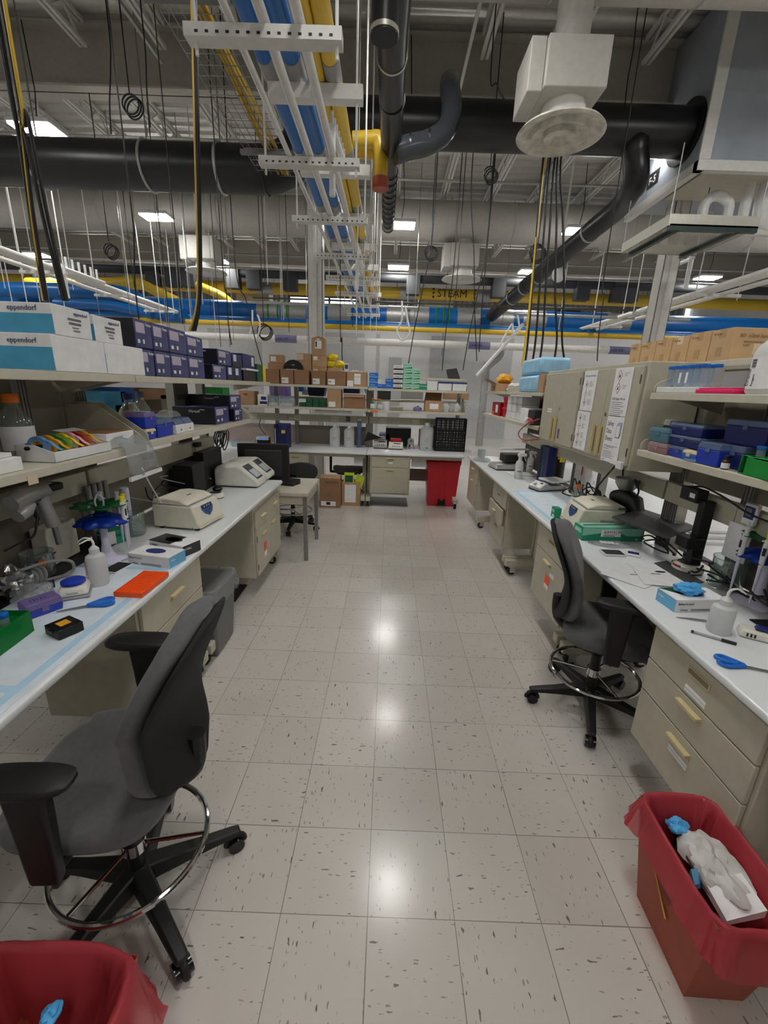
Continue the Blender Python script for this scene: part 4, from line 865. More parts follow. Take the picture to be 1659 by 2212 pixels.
def centrifuge(lb, loc, rz, w, d, h, mirror=False):
    """front on local -y (narrow sloped face with panel)"""
    t = thing('bench_centrifuge', lb, 'centrifuge', loc, rz, 'cream bench centrifuges')
    prof = [(.0, .02), (.0, h*.18), (.012, h*.28), (.045, h*.78), (.06, h*.8), (d, h*.8), (d, .012), (.03, .012)]
    MB().prism(prof, 'x', 0, w).obj('body', 'cream', t, bev=.012)
    m = MB(); m.prism([(.075, h*.8), (.085, h*.87), (d*.4, h*.97), (d*.75, h), (d-.01, h*.95), (d, h*.8)], 'x', .004, w-.004); m.obj('lid', 'cream', t, bev=.01)
    m = MB(); m.box(.006, .066, h*.785, w-.006, d-.002, h*.805); m.obj('lid_seam', 'grey_pl', t)
    MB().box(w/2-.02, d*.45, h*.985, w/2+.02, d*.5, h*.992).obj('lid_button', 'mid_grey', t, bev=.001)
    # shield-shaped control panel on the sloped face
    s = (.045-.012)/(h*.5)
    pl = [(-.06, .9), (.06, .9), (.066, .6), (.045, .25), (.0, .0), (-.045, .25), (-.066, .6)]
    def F(x, v): z = h*(.34+.42*v); return (w/2+x, .012+(z-h*.28)*s-.0015, z)
    m = MB(); m.hexa([(x, y+.004, z) for x, y, z in (F(a, b) for a, b in pl)], [F(a, b) for a, b in pl]); p = m.obj('control_panel', 'panel_lcd', t)
    m = MB(); q = [(-.05, .85), (.05, .85), (.052, .62), (-.052, .62)]; m.hexa([(x, y, z) for x, y, z in (F(a, b) for a, b in q)], [(x, y-.001, z) for x, y, z in (F(a, b) for a, b in q)]); m.obj('display', 'navy_dk', p)
    for a in (-.03, .0, .025):
        x, y, z = F(a, .73); MB().box(x-.006, y-.002, z-.008, x+.006, y-.0005, z+.008).obj('digit', 'screen', p)
    for a, b_ in ((-.02, .42), (.018, .42), (0, .22)): x, y, z = F(a, b_); MB().cyl((x, y, z), (x, y-.002, z), .007, n=10).obj('button', 'ink_blue', p)
    for k in range(2): MB().box(.004, -.004+.004*k, h*(.1+.09*k), w-.004, .012, h*(.125+.09*k)).obj('trim_ridge', 'cream', t, bev=.002)
    for x in (.03, w-.03):
        for y in (.04, d-.04): MB().cyl((x, y, 0), (x, y, .014), .015, n=12).obj('foot', 'rubber', t)
    for y in (.05, d-.08): MB().cyl((-.001 if not mirror else w-.002, y, .02), (-.0005+.0 if not mirror else w+.001, y, .02), .005, n=10).obj('screw', 'steel', t)
    return t
def pipette(lb, loc, rz, cap='white_pl', L=.24):
    t = thing('pipette', lb, 'pipette', loc, rz, 'pipettes hung on the carousels')
    MB().tube([(0,0,0), (0,0,-.02), (0,0,-.11), (0,0,-.125)], [.011, .013, .0105, .008], 12).obj('grip', 'white_pl', t)
    MB().tube([(0,0,-.125), (0,0,-.2), (0,0,-L)], [.008, .006, .0035], 10).obj('shaft', 'lilac_white', t)
    MB().cyl((0,0,0), (0,0,.022), .0085, .0075, 12).obj('plunger', cap, t); MB().cyl((0,0,.022), (0,0,.03), .010, n=12).obj('plunger_knob', cap, t)
    MB().box(-.006, -.0135, -.07, .006, -.010, -.035).obj('volume_window', 'ink', t); MB().box(-.02, -.004, -.012, .0, .004, -.004).obj('finger_hook', 'white_pl', t, bev=.002)
    return t
def carousel(lb, loc, rz, h=.30):
    t = thing('pipette_stand', lb, 'pipette stand', loc, rz, 'pipette carousels')
    N = 40
    def lobe(r, z, n, a): return [((r*(1+a*math.cos(n*2*math.pi*j/N)))*math.cos(2*math.pi*j/N), (r*(1+a*math.cos(n*2*math.pi*j/N)))*math.sin(2*math.pi*j/N), z) for j in range(N)]
    MB().rings([lobe(.085, 0, 6, .1), lobe(.087, .006, 6, .1), lobe(.075, .016, 6, .07), lobe(.04, .026, 6, .02), lobe(.026, .05, 6, 0)]).obj('base', 'lilac_white', t)
    MB().lathe([(.027, .045), (.018, .1), (.016, h*.62), (.02, h*.66)], n=20).obj('pole', 'lilac_white', t)
    def petals(r0, r1, z0, z1, n, m, nm):
        rr = MB(); N2 = n*6; R = []
        for f, zz in ((0, z0), (.35, z0+(z1-z0)*.15), (.7, z0+(z1-z0)*.5), (1, z1)):
            R.append([((r0+(r1-r0)*f*(1-.30*f*max(0, math.cos(2*math.pi*j/6))))*math.cos(2*math.pi*j/N2), (r0+(r1-r0)*f*(1-.30*f*max(0, math.cos(2*math.pi*j/6))))*math.sin(2*math.pi*j/N2), zz) for j in range(N2)])
        rr.rings(R, cap=False); return rr.obj(nm, m, t, solid=.003)
    MB().lathe([(.02, h*.6), (.036, h*.68), (.034, h*.76), (.022, h*.79)], n=20).obj('lower_hub', 'blue_tr', t)
    petals(.03, .125, h*.74, h*.62, 8, 'blue_tr', 'lower_ring')
    MB().lathe([(.02, h*.79), (.028, h*.82), (.026, h*.87), (.018, h*.88)], n=20).obj('upper_hub', 'green_tr', t)
    petals(.024, .125, h*.86, h*.90, 8, 'green_tr', 'upper_ring')
    MB().tube(spline([(-.016,0,h*.88), (-.018,0,h*.95), (-.01,0,h*1.02), (0,0,h*1.05), (.01,0,h*1.02), (.018,0,h*.95), (.016,0,h*.88)], 4), .005, 8).obj('carry_handle', 'lilac_white', t)
    return t
def scissors(lb, pa, pb, z, name='scissors'):
    """pa tip pixel, pb handle end pixel"""
    a, b = on(*pa, z), on(*pb, z); L = (b-a).length; t = thing(name, lb, 'scissors', a, math.atan2(b.y-a.y, b.x-a.x), 'blue-handled scissors')
    for s in (-1, 1):
        MB().prism([(0, 0), (L*.12, s*.002), (L*.56, s*.007), (L*.56, -s*.004), (L*.1, -s*.004)], 'z', .003+.002*(s > 0), .005+.002*(s > 0)).obj('blade', 'steel', t)
        P_ = [(L*.53, s*.004, .007), (L*.62, s*.012, .008), (L*.72, s*.022, .008), (L*.86, s*.034, .008), (L*.97, s*.028, .008), (L, s*.016, .008), (L*.93, s*.006, .008), (L*.8, s*.005, .008), (L*.66, s*.004, .008)]
        MB().tube(spline(P_, 4), .0065, 8).obj('grip', 'blue', t)
    MB().cyl((L*.54, 0, .002), (L*.54, 0, .011), .005, n=10).obj('pivot', 'steel', t)
    return t
def beaker(lb, loc, r, h, rz=0, name='glass_beaker'):
    t = thing(name, lb, 'beaker', loc, rz)
    MB().lathe([(r*.2, .003), (r*.94, .003), (r, .012), (r, h*.96), (r*1.04, h)], n=36, cap=False).obj('glass_wall', 'glass', t, solid=.002)
    MB().tube(arc((0, 0, h), r*1.03, 0, 350, 34), .0022, 6, True).obj('rim', 'glass', t)
    m = MB()
    for k in range(6): m.rings([[((r+.0008)*math.cos(a), (r+.0008)*math.sin(a), z) for a in (math.radians(x) for x in range(265, 265+(24 if k % 2 else 14), 4))] for z in (h*(.2+.1*k), h*(.2+.1*k)+.0018)], loop=False, cap=False)
    m.obj('graduation', 'paper', t)
    return t
def crumple(c, rx, ry, rz_, seed, amp=.3, n=34, m=18):
    o = Vector((seed*3.7, seed*1.3, seed*.7)); R = []
    for i in range(m+1):
        a = -math.pi/2+math.pi*min(max(i/m, .03), .97); row = []
        for j in range(n):
            b = 2*math.pi*j/n; d = Vector((math.cos(a)*math.cos(b), math.cos(a)*math.sin(b), math.sin(a)))
            k = 1+amp*(noise.noise(d*1.6+o)*1.1+(.35-abs(noise.noise(d*3.1+o)))*.9+(.2-abs(noise.noise(d*6.5+o)))*.45)
            row.append((c[0]+rx*k*d.x, c[1]+ry*k*d.y, max(0.001, c[2]+rz_*k*d.z)))
        R.append(row)
    return MB().rings(R)
# ================================================================ left shelves
XS = -1.318
def L_y(px, py, X=XS): return at(px, py, 'x', X).y
Z1 = 1.801
def ep(lb, y0, y1, z, h, X, plain, big):
    w, d = y1-y0, .36
    t = carton('pipette_tip_carton', lb, (X, y0, z), PI2, w-.002, d, h, 'paper', group='white and blue cartons')
    sticker(t, w, d, h, 'l', .002, .004, d-.004, h*.62, 'ep_blue', 'blue_band')
    ftext(t, 'eppendorf', .028, 'ink_blue', .175, h*.75, 'l')
    if not plain:
        ftext(t, 'eppendorf', .020, 'ink_blue', w-.105, h*.76)
        b = MB()
        for i in range(12): b.box(w*.36+i*w*.03, -.002, h*.56, w*.36+i*w*.03+w*.018, -.0004, h*.64); b.box(w*.38+i*w*.027, -.002, h*.42, w*.38+i*w*.027+w*.016, -.0004, h*.5)
        b.box(w*.45, -.002, h*.31, w*.62, -.0004, h*.35); b.box(w*.47, -.002, h*.2, w*.64, -.0004, h*.25); b.obj('barcode', 'ink_grey', t)
    return t
ep('white carton with blue band, front one of the lower pair on the upper left shelf', .735, 1.055, Z1, .138, XS, True, 1)
ep('white carton with blue band, rear one of the lower pair, against the violet cartons', 1.058, 1.375, Z1, .138, XS, True, 0)
ep('white carton with barcode lying on the front lower white carton', .765, .985, Z1+.139, .115, XS, False, 1)
ep('white carton with barcode lying beside the violet cartons, set back on the stack', 1.02, 1.225, Z1+.139, .112, XS-.01, False, 0)
ys = [1.345, 1.53, 1.71, 1.945, 2.2]
nm = ['first', 'second', 'third', 'fourth']
for k in range(4):
    if k: glove_case('violet wrapped carton in the lower row, %s from the white cartons' % nm[k], (XS-.02, ys[k], Z1), PI2, ys[k+1]-ys[k]-.006, .33, .142)
    else: glove_case('violet wrapped carton in the lower row, partly behind the white cartons', (XS-.025, 1.378, Z1), PI2, .148, .33, .142)
    glove_case('violet wrapped carton in the upper row, %s from the white cartons' % nm[k], (XS-.02, ys[k]+(.012 if k == 0 else 0), Z1+.144), PI2, ys[k+1]-ys[k]-.006-(.012 if k == 0 else 0), .33, .145 if k < 3 else .13)
glove_case('black carton end with white lettering, lower one past the violet rows', (XS-.02, 2.345, Z1), PI2, .27, .34, .11)
glove_case('black carton end with white lettering, upper one past the violet rows', (XS-.02, 2.46, Z1+.112), PI2, .29, .34, .118)
for y0, y1, z, lb in ((2.635, 2.80, 0, 'blue glove carton with white label, lower, beyond the black-ended pair'), (2.805, 2.99, 0, 'small blue glove carton with white label, lower, second beyond the pair'), (2.77, 3.02, .112, 'blue glove carton standing on the two lower blue ones')):
    t = carton('glove_carton', lb, (XS-.02, y0, Z1+z), PI2, y1-y0-.004, .3, .11 if z == 0 else .105, 'navy', group='blue glove cartons')
    sticker(t, y1-y0, .3, .11, 'f', .03, .045, .07, .055, 'paper'); MB().box(.0, -.001, 0, y1-y0-.004, 0, .035).obj('dark_base', 'box_black', t)
t = carton('glove_carton', 'black carton with open blue lid at the far end of the upper left shelf', (XS-.02, 3.04, Z1), PI2, .36, .34, .095, 'box_black', group='blue glove cartons')
MB().box(-.005, -.03, .096, .365, .34, .112).obj('inner_tray', 'paper', t); MB().box(0, 0, .113, .36, .34, .24).obj('blue_lid', 'navy', t, bev=.003); sticker(t, .36, .34, .24, 'f', .25, .14, .07, .08, 'paper')
t = carton('wipe_carton', 'green and yellow carton at the very end of the upper left shelf', (XS-.02, 3.46, Z1), PI2, .3, .32, .17, 'dk_green'); sticker(t, .3, .32, .17, 'f', .2, 0, .1, .17, 'yellow', 'yellow_print')
# lower left shelf
ZL = 1.446
def on_l(px, py): return on(px, py, ZL)
a = Vector((XS-.005, at(122, 994, 'x', XS).y, ZL)); yb = at(243, 966, 'x', XS).y; w = yb-a.y
t = thing('tape_dispenser', 'white tray dispenser holding the coloured tape rolls', 'tape dispenser', a, PI2)
m = MB(); d = .155; hf, hb = .042, .068
m.box(0, 0, 0, w, d, .004)
m.box(0, 0, 0, w, .004, hf)
for x in (0, w-.004): m.prism([(0, 0), (d, 0), (d, hb), (.075, hb), (0, hf)], 'x', x, x+.004)
m.box(0, d-.004, 0, w, d, hb); m.obj('tray', 'white_pl', t, bev=.0015)
MB().cyl((-.012, .1, .055), (w+.006, .1, .055), .008, n=12).obj('axle', 'black', t)
for k, (c, nm2) in enumerate((('tape_blue', 'light blue'), ('amber', 'orange'), ('tape_green', 'green'), ('tape_yellow', 'yellow'), ('pink', 'pink'), ('tape_red', 'red'), ('amber', 'amber'))):
    x = .045+k*(w-.10)/6.2; th = .018
    o = thing('tape_roll', nm2+' tape roll in the white dispenser'+(' at the far end' if k == 6 else ''), 'tape roll', a+Vector((0, x, 0)), PI2, 'coloured tape rolls')
    R_, r_ = .042, .026; n = 28; P_ = []
    mb = MB(); mb.rings([[(xx, .1+rr*math.cos(2*math.pi*j/n), .056+rr*math.sin(2*math.pi*j/n)) for j in range(n)] for xx, rr in ((0, r_), (0, R_), (th, R_), (th, r_))], closed=True); mb.obj('winding', c, o)
    MB().rings([[(xx, .1+rr*math.cos(2*math.pi*j/n), .056+rr*math.sin(2*math.pi*j/n)) for j in range(n)] for xx, rr in ((.001, r_-.003), (.001, r_), (th-.001, r_), (th-.001, r_-.003))], closed=True).obj('core', 'kraft', o)
    s_ = MB(); y0, z0 = .1-R_*.75, .056+R_*.66
    s_.rings([[(0, y, z), (th, y, z)] for y, z in ((y0, z0), (.05, .078), (.03, .058), (.006, hf+.003))], loop=False, cap=False); s_.obj('loose_end', c, o, solid=.0006)
p = on_l(46, 985)
media_bottle('clear glass bottle with orange cap and paper label on the lower left shelf', Vector((-1.565, at(47, 985, 'x', -1.565).y, ZL)), .062, .26, rz=.9)
t = carton('white_box', 'white box cut off at the left edge of the lower left shelf', (XS-.01, .285, ZL), PI2, at(57, 1010, 'x', XS).y-.285, .16, .05, 'paper', cat='box'); MB().box(.0, .02, .051, at(57, 1010, 'x', XS).y-.3, .15, .066).obj('lid', 'white_pl', t, bev=.002)
y0 = at(207, 950, 'x', XS-.03).y; y1 = at(297, 950, 'x', XS-.03).y
t = carton('media_box', 'open white box hand-lettered SOC medium, on the lower left shelf', (XS-.03, y0+.078, ZL), PI2, y1-y0-.105, .2, .075, 'paper', cat='box')
MB().box(.004, .004, .0752, y1-y0-.1, .19, .0758).obj('opening', 'carton_dk', t); ftext(t, 'SOC', .02, 'ink_grey', .09, .045); ftext(t, 'medium', .014, 'ink_grey', .08, .015); MB().hexa([(0,.2,.075),(.15,.2,.075),(.15,.203,.075),(0,.203,.075)], [(0,.26,.085),(.15,.26,.085),(.15,.263,.085),(0,.263,.085)]).obj('flap', 'paper', t)
# plastic bag over the shelf edge
m = MB(); X = -1.292; R = []
ya, yb_, = at(250, 950, 'x', X).y, at(318, 950, 'x', X).y
for i, (dx, z, k) in enumerate(((-.12, ZL+.05, .75), (-.04, ZL+.045, .8), (.01, ZL+.0, .9), (.03, ZL-.06, 1.0), (.045, ZL-.125, 1.05))):
    R.append([(X+dx+.012*math.sin(j*1.3+i), ya+(yb_-ya)*(.5+(j/10-.5)*k)+.02*i*.3, z-.012*math.cos(j*.8+i)) for j in range(11)])
t = tag(m.rings(R, loop=False, cap=False).obj('plastic_bag', 'clear_film', solid=.0008), 'clear plastic bag hanging over the edge of the lower left shelf', 'bag')
MB().box(X+.04, ya-.005, ZL-.15, X+.052, yb_+.02, ZL-.13).obj('zip_edge', 'white_pl', t)
tag(MB().tube(spline([(X+.05, ya+.1, ZL-.1), (X+.02, ya+.2, ZL-.2), (X-.0, ya+.33, ZL-.35)], 6), .004, 6).obj('plastic_tube', 'frost'), 'thin clear tube sticking down from the plastic bag', 'tube')
# stickers hanging below shelf, seen on its lip
for y0, zz, w_, lb in ((.30, -.045, .05, 'white sticker on the lip of the lower left shelf'), (.475, -.052, .045, 'cream note taped below the lower left shelf')): tag(MB().box(XS+.019, y0, ZL+zz, XS+.0205, y0+w_, ZL+zz+.035).obj('sticky_note', 'paper' if y0 < .4 else 'kraft'), lb, 'sticker')
ZF = 1.456
for (px0, px1, py, h, d, b, l, lb, dz) in ((296, 342, 944, .06, .11, 'royal', 'kraft', 'lower blue tip box with taped lid beside the divider plate', 0), (290, 340, 900, .085, .12, 'royal', 'frost_lilac', 'blue tip box with cloudy lid stacked beside the divider plate', .062), (342, 378, 935, .105, .12, 'royal', 'frost_blue', 'single blue tip box right of the stacked pair', 0)):
    y0, y1 = at(px0, py, 'x', XS-.01).y, at(px1, py, 'x', XS-.01).y
    y0 = max(y0, 1.335); y1 = max(y1, y0+.1); tipbox(lb, (XS-.01, y0, ZF+dz), PI2, y1-y0-.012, d, h, b, l)
y0 = at(380, 930, 'x', XS-.01).y+.01
for k in range(2):
    t = carton('tube_box', 'white slant-front box with a blue window, %s of two' % ['nearer', 'farther'][k], (XS-.01, y0+k*.125, ZF), PI2, .12, .13, .055, 'paper', cat='box', group='slant-front boxes'); MB().prism([(.003, .055), (.1, .055), (.1, .09), (.03, .09)], 'x', .003, .117).obj('window', 'frost_blue', t); ftext(t, 'tips', .014, 'ink', .05, .02)
# bottles and wrapped things behind them
media_bottle('tall brown glass bottle behind the blue tip boxes', (-1.58, 1.62, ZF), .06, .24, 'navy', rz=1.5, liquid=(.45, 'carton_dk'))
media_bottle('clear glass bottle with dark label band behind the blue tip boxes', (-1.6, 1.78, ZF), .055, .25, 'frost_blue', rz=1.5)
tag(crumple((-1.56, 2.02, ZF+.06), .07, .15, .06, 5, .25).obj('foil_parcel', 'clear_film'), 'crumpled clear wrapper behind the slant-front boxes', 'wrapper')
for (y0, w_, d_, z, h, X, lb) in ((2.365, .285, .34, 0, .135, XS-.035, 'long dark carton in front on the lower far-left shelf'), (2.72, .2, .36, 0, .105, XS-.01, 'dark carton beside it near the end of the lower far-left shelf'), (2.66, .27, .36, .107, .115, XS-.02, 'dark carton stacked on top at the end of the lower far-left shelf')):
    glove_case(lb, (X, y0, ZF+z), PI2, w_, d_, h)
# things across in the next bay, seen between the posts
for k, (px, py, m_, w_, h_, lb) in enumerate(((205, 858, 'ep_blue', .34, .1, 'teal box on the next bay shelf, topmost'), (215, 878, 'ep_blue', .3, .07, 'teal box on the next bay shelf, second'), (200, 899, 'white_pl', .2, .09, 'pale box on the next bay shelf behind the divider'), (238, 852, 'blue', .2, .12, 'blue-labelled bottle crate in the next bay'), (232, 888, 'carton_lite', .25, .12, 'tan box in the next bay behind the glass bottles'), (300, 850, 'carton', .5, .1, 'brown carton in the next bay above the wrapped parcel'), (465, 850, 'green', .25, .16, 'green box in the next bay behind the dark cartons'), (350, 868, 'panel_grey', .6, .16, 'grey panel box in the next bay'))):
    p = at(px, py, 'x', -2.35); b_ = MB().box(-.15, -w_/2, -h_/2, .15, w_/2, h_/2).obj('next_bay_box', m_, bev=.004); b_.location = p; tag(b_, lb, 'box')
for z, lb in ((1.46, 'lower shelf of the next bay, seen through the gap'), (1.80, 'upper shelf of the next bay, seen through the gap')): tag(MB().box(-2.6, .9, z-.03, -2.15, 5, z).obj('next_bay_shelf', 'beige_lite'), lb, 'shelf')
tag(MB().box(-2.75, .4, .835, -1.80, 5.0, .87).obj('next_bay_worktop', 'top_white'), 'white worktop of the next bay to the left, seen under the shelf', 'worktop')
# ================================================================ left worktop
ZW = HL+.001
def W_(px, py): return on(px, py, ZW)
# absorbent pad with blue border
m = MB(); m.box(-1.62, -1.0, ZW, XL-.02, .97, ZW+.0015); pad = tag(m.obj('bench_pad', 'pad_paper'), 'white absorbent bench pad with light blue borders on the left worktop', 'bench pad')
for b_ in ((XL-.075, -1.0, ZW+.0015, XL-.045, .97, ZW+.002), (-1.60, .90, ZW+.0015, XL-.076, .93, ZW+.002), (-1.62, .02, ZW+.0015, XL-.076, .05, ZW+.002)): MB().box(*b_).obj('blue_border', 'pad_blue', pad)
ZP = ZW+.0025
def P_(px, py): return on(px, py, ZP)
# orange rack
a, b, c = P_(249, 1288), P_(306, 1292), P_(363, 1246); dv = (c-b); 
t = thing('tube_rack', 'bright orange 96-well tube rack on the left worktop', 'tube rack', (b.x, b.y, ZP), math.atan2(dv.y, dv.x))
L, Wd = .225, .122
m = MB(); m.box(0, 0, 0, L, Wd, .004); m.box(0, 0, .004, .004, Wd, .022); m.box(L-.004, 0, .004, L, Wd, .022); m.box(0, 0, .004, L, .004, .022); m.box(0, Wd-.004, .004, L, Wd, .022); m.obj('tray', 'orange', t, bev=.001)
MB().box(.003, .003, .02, L-.003, Wd-.003, .024).obj('deck', 'orange', t)
m = MB()
for i in range(12):
    for j in range(8): m.cyl((.02+i*.0168, .0115+j*.0142, .0235), (.02+i*.0168, .0115+j*.0142, .0265), .006, n=10)
m.obj('well_grid', 'orange', t)
# glove boxes
a, rz, w = frame((278, 1218), (368, 1230), ZW)
glove_box('white and blue glove box with purple corner, in front on the left worktop', a, rz, .24, .125, .06, 'paper', 'sky', 'ink_blue', 'fisherbrand', 'r')
a2 = W_(316, 1192); glove_box('black and white glove box behind the blue-ended one', a2+Vector((.01, .02, 0)), rz-.15, .24, .125, .062, 'paper', 'charcoal', 'black', 'STERLING', 'r', 'paper', 'NITRILE', 'ink')
MB().box(.0, .0, .0625, .15, .12, .0645).obj('black_print', 'black', [o for o in COL.objects if o.get('label', '').startswith('black and white glove')][0])
# timer plate
a, rz2, w = frame((238, 1236), (282, 1241), ZW); t = thing('microplate', 'small black gridded plate before the glove box', 'plate', a+Vector((-.045, -.01, 0)), rz2)
MB().box(0, 0, 0, .085, .125, .008).obj('frame', 'white_pl', t, bev=.001); MB().box(.005, .008, .008, .08, .117, .0095).obj('grid_face', 'black', t); m = MB()
for i in range(5):
    for j in range(7): m.box(.01+i*.014, .014+j*.0145, .0095, .019+i*.014, .0235+j*.0145, .0103)
m.obj('cells', 'charcoal', t)
# centrifuge
a, rz3, w = frame((320, 1147), (432, 1149), ZW); b = W_(470, 1128)
cf = centrifuge('cream bench centrifuge with a blue shield panel on the left worktop', (b.x, b.y, ZW), 0, .30, .32, .2)
# front (panel) faces +x and slightly to the viewer: local -y -> world (+x,-y small)
p2_ = W_(433, 1149); p3_ = W_(470, 1128); dv = p3_-p2_; cf.location = (p2_.x, p2_.y, ZW); cf.rotation_euler = (0, 0, math.atan2(dv.y, dv.x)); 
# mini centrifuge beyond it
def minispin(lb, p, rz, s=1):
    t = thing('mini_centrifuge', lb, 'mini centrifuge', p, rz, 'small round centrifuges')
    MB().lathe([(.062*s, 0), (.075*s, .008*s), (.076*s, .025*s), (.066*s, .042*s), (.04*s, .05*s)], n=32).obj('base', 'offwhite', t)
    MB().lathe([(.048*s, .046*s), (.05*s, .05*s), (.02*s, .06*s), (.012*s, .06*s)], n=28).obj('rotor_well', 'charcoal', t)
    MB().ell((.015*s, .02*s, .075*s), .045*s, .04*s, .024*s).obj('rotor_cover', 'black_gloss', t)
    m = MB(); m.rings([[(.0755*s*math.cos(a_), .0755*s*math.sin(a_), z*s) for a_ in (math.radians(x) for x in range(195, 240, 6))] for z in (.028, .04)], loop=False, cap=False); m.obj('red_swoosh', 'tape_red', t, solid=.001)
    MB().cyl((0, -.073*s, .016*s), (0, -.0775*s, .016*s), .006*s, n=10).obj('knob', 'black', t); MB().box(-.04*s, -.071*s, .026*s, -.015*s, -.06*s, .036*s).obj('badge', 'white_pl', t)
    MB().lathe([(.07*s, -.0008), (.074*s, .006*s)], n=28).obj('foot_ring', 'rubber', t)
    return t
minispin('small round centrifuge with black lid behind the cream centrifuge', W_(468, 1077)+Vector((-.02, .04, 0)), .3, .9)
# two thermal cyclers with tilted screens
def cycler(lb, p, rz, w, d, h):
    t = thing('thermal_cycler', lb, 'thermal cycler', p, rz, 'white instruments with tilted screens')
    MB().prism([(0, .012), (0, h*.30), (.17, h), (d-.03, h*.96), (d, h*.8), (d, .012)], 'x', 0, w).obj('body', 'offwhite', t, bev=.018)
    def F(x, v, e): y = .17*v; z = h*.30+h*.70*v; n = Vector((0, -h*.70, .17)).normalized()*e; return (x, y+n.y, z+n.z)
    q = [(.05, .12), (w-.05, .12), (w-.05, .92), (.05, .92)]
    sc = MB().hexa([F(x, v, -.003) for x, v in q], [F(x, v, .003) for x, v in q]).obj('screen_bezel', 'charcoal', t, bev=.002)
    q = [(.065, .2), (w-.065, .2), (w-.065, .62), (.065, .62)]; MB().hexa([F(x, v, .002) for x, v in q], [F(x, v, .0042) for x, v in q]).obj('display', 'screen', sc)
    MB().box(.03, .03, 0, w-.03, d-.03, .014).obj('plinth', 'dark', t)
    return t
a, rz4, w = frame((475, 1060), (572, 1061), ZW)
b = W_(576, 1057); cycler('nearer white instrument with tilted touch screen on the left worktop', (XL-.12, at(585, 1055, 'z', ZW).y-.03, ZW), PI2*.99, .26, .40, .20)
cycler('farther white instrument with tilted touch screen on the left worktop', (XL-.12, at(585, 1055, 'z', ZW).y+.27, ZW), PI2*.99, .26, .40, .20)
# wash bottle, vortex, scissors, black case, tip box, rack
wb = wash_bottle('translucent wash bottle with a bent spout on the left pad', P_(207, 1268)+Vector((-.005, .035, 0)), .2, .041, .15)
ftext(wb, 'ETHANOL', .018, 'tape_red', -.03, .03); [setattr(o, 'rotation_euler', (PI2, -PI2, -.5)) or setattr(o, 'location', (-.026, -.034, .04)) for o in COL.objects if o.parent == wb and o.name.startswith('lettering')]
p = P_(152, 1290); t = thing('vortex_mixer', 'white vortex mixer with a round blue top on the left pad', 'vortex mixer', p+Vector((-.0, .03, 0)), .5)
m = MB(); m.hexa([(-.06,-.06,0),(.06,-.06,0),(.06,.07,0),(-.06,.07,0)], [(-.06,-.06,.012),(.06,-.06,.012),(.06,.07,.012),(-.06,.07,.012)]); m.obj('foot_plate', 'grey_pl', t, bev=.006)
m = MB(); m.hexa([(-.058,-.06,.012),(.058,-.06,.012),(.058,.068,.012),(-.058,.068,.012)], [(-.046,-.046,.05),(.046,-.046,.05),(.046,.055,.05),(-.046,.055,.05)]); m.obj('body', 'offwhite', t, bev=.012)
MB().lathe([(.034, .048), (.046, .055), (.046, .064), (.034, .071), (.005, .074)], c=(0, .004, 0), n=30).obj('cup_head', 'royal', t); ftext(t, 'Vortex', .014, 'ink_grey', -.02, .025).location.y = -.058
tag(MB().tube(spline([P_(118, 1270)+Vector((0,0,.006)), P_(112, 1240)+Vector((0,0,.006)), P_(103, 1222)+Vector((0,0,.03)), P_(100, 1195)+Vector((0,0,.006))], 6), .0035, 6).obj('power_cord', 'black'), 'black cord of the vortex mixer trailing over the pad', 'cord')
scissors('blue-handled scissors lying open on the left pad', (122, 1324), (246, 1300), ZP)
a, rz5, w = frame((128, 1385), (173, 1365), ZP); t = thing('sample_case', 'small black case with an orange label on the left pad', 'case', a, rz5)
MB().box(0, 0, 0, .085, .09, .03).obj('body', 'black', t, bev=.003); MB().box(.0, .0, .0305, .085, .09, .036).obj('lid', 'black_gloss', t, bev=.002); MB().box(.025, .03, .036, .062, .068, .037).obj('label_sticker', 'amber', t)
for x in (-.005, .083): MB().box(x, .03, .018, x+.007, .055, .03).obj('latch', 'black', t)
a, rz6, w = frame((60, 1345), (133, 1318), ZP)
t = tipbox('blue tip box with cloudy violet lid behind the green rack', a+Vector((-.01, .01, 0)), rz6-.05, .125, .085, .058, 'royal', 'frost_lilac', .5)
for k in range(5): MB().box(.03+k*.012, .03, .058, .032+k*.012, .05, .0592).obj('pen_mark', 'ink_blue', t)
a = P_(75, 1358); t = thing('tube_stand', 'translucent green tube rack at the left edge of the pad', 'tube rack', a, 2.2+math.pi)
a0, rz7, w = frame((0, 1418), (75, 1362), ZP); t.rotation_euler.z = rz7; t.location = a0
m = MB(); m.box(-.1, 0, 0, w, .1, .004); m.box(-.1, 0, 0, w, .003, .085); m.box(-.1, .097, 0, w, .1, .085); m.box(w-.003, 0, 0, w, .1, .085); m.box(-.1, 0, .0, -.097, .1, .085); m.obj('rack_walls', mat('green_rack', (0, 142, 60), .35, trans=.08), t, bev=.002)
m = MB(); m.box(-.1, .003, .06, w-.003, .097, .063); m.obj('upper_deck', 'green_rack', t)
def tube50(lb, loc, cap='blue', fill=None, rz=0, r=.0145, h=.115, grp='capped sample tubes'):
    o = thing('conical_tube', lb, 'tube', loc, rz, grp)
    MB().lathe([(.002, 0), (r*.9, .016), (r, .02), (r, h*.9)], n=18, cap=False).obj('tube_wall', 'tube_clear', o); MB().lathe([(r*1.15, h*.86), (r*1.18, h*.87), (r*1.15, h), (r*.9, h+.001)], n=20).obj('cap', cap, o)
    if fill: MB().lathe([(.002, .002), (r*.85, .017), (r*.93, h*fill[0])], n=14).obj('contents', fill[1], o)
    return o
tube50('clear sample tube with a blue cap standing in the green rack', a0+Vector((.0, .0, .005))+Vector((math.cos(rz7)*.09-math.sin(rz7)*.04, math.sin(rz7)*.09+math.cos(rz7)*.04, 0)), h=.105)
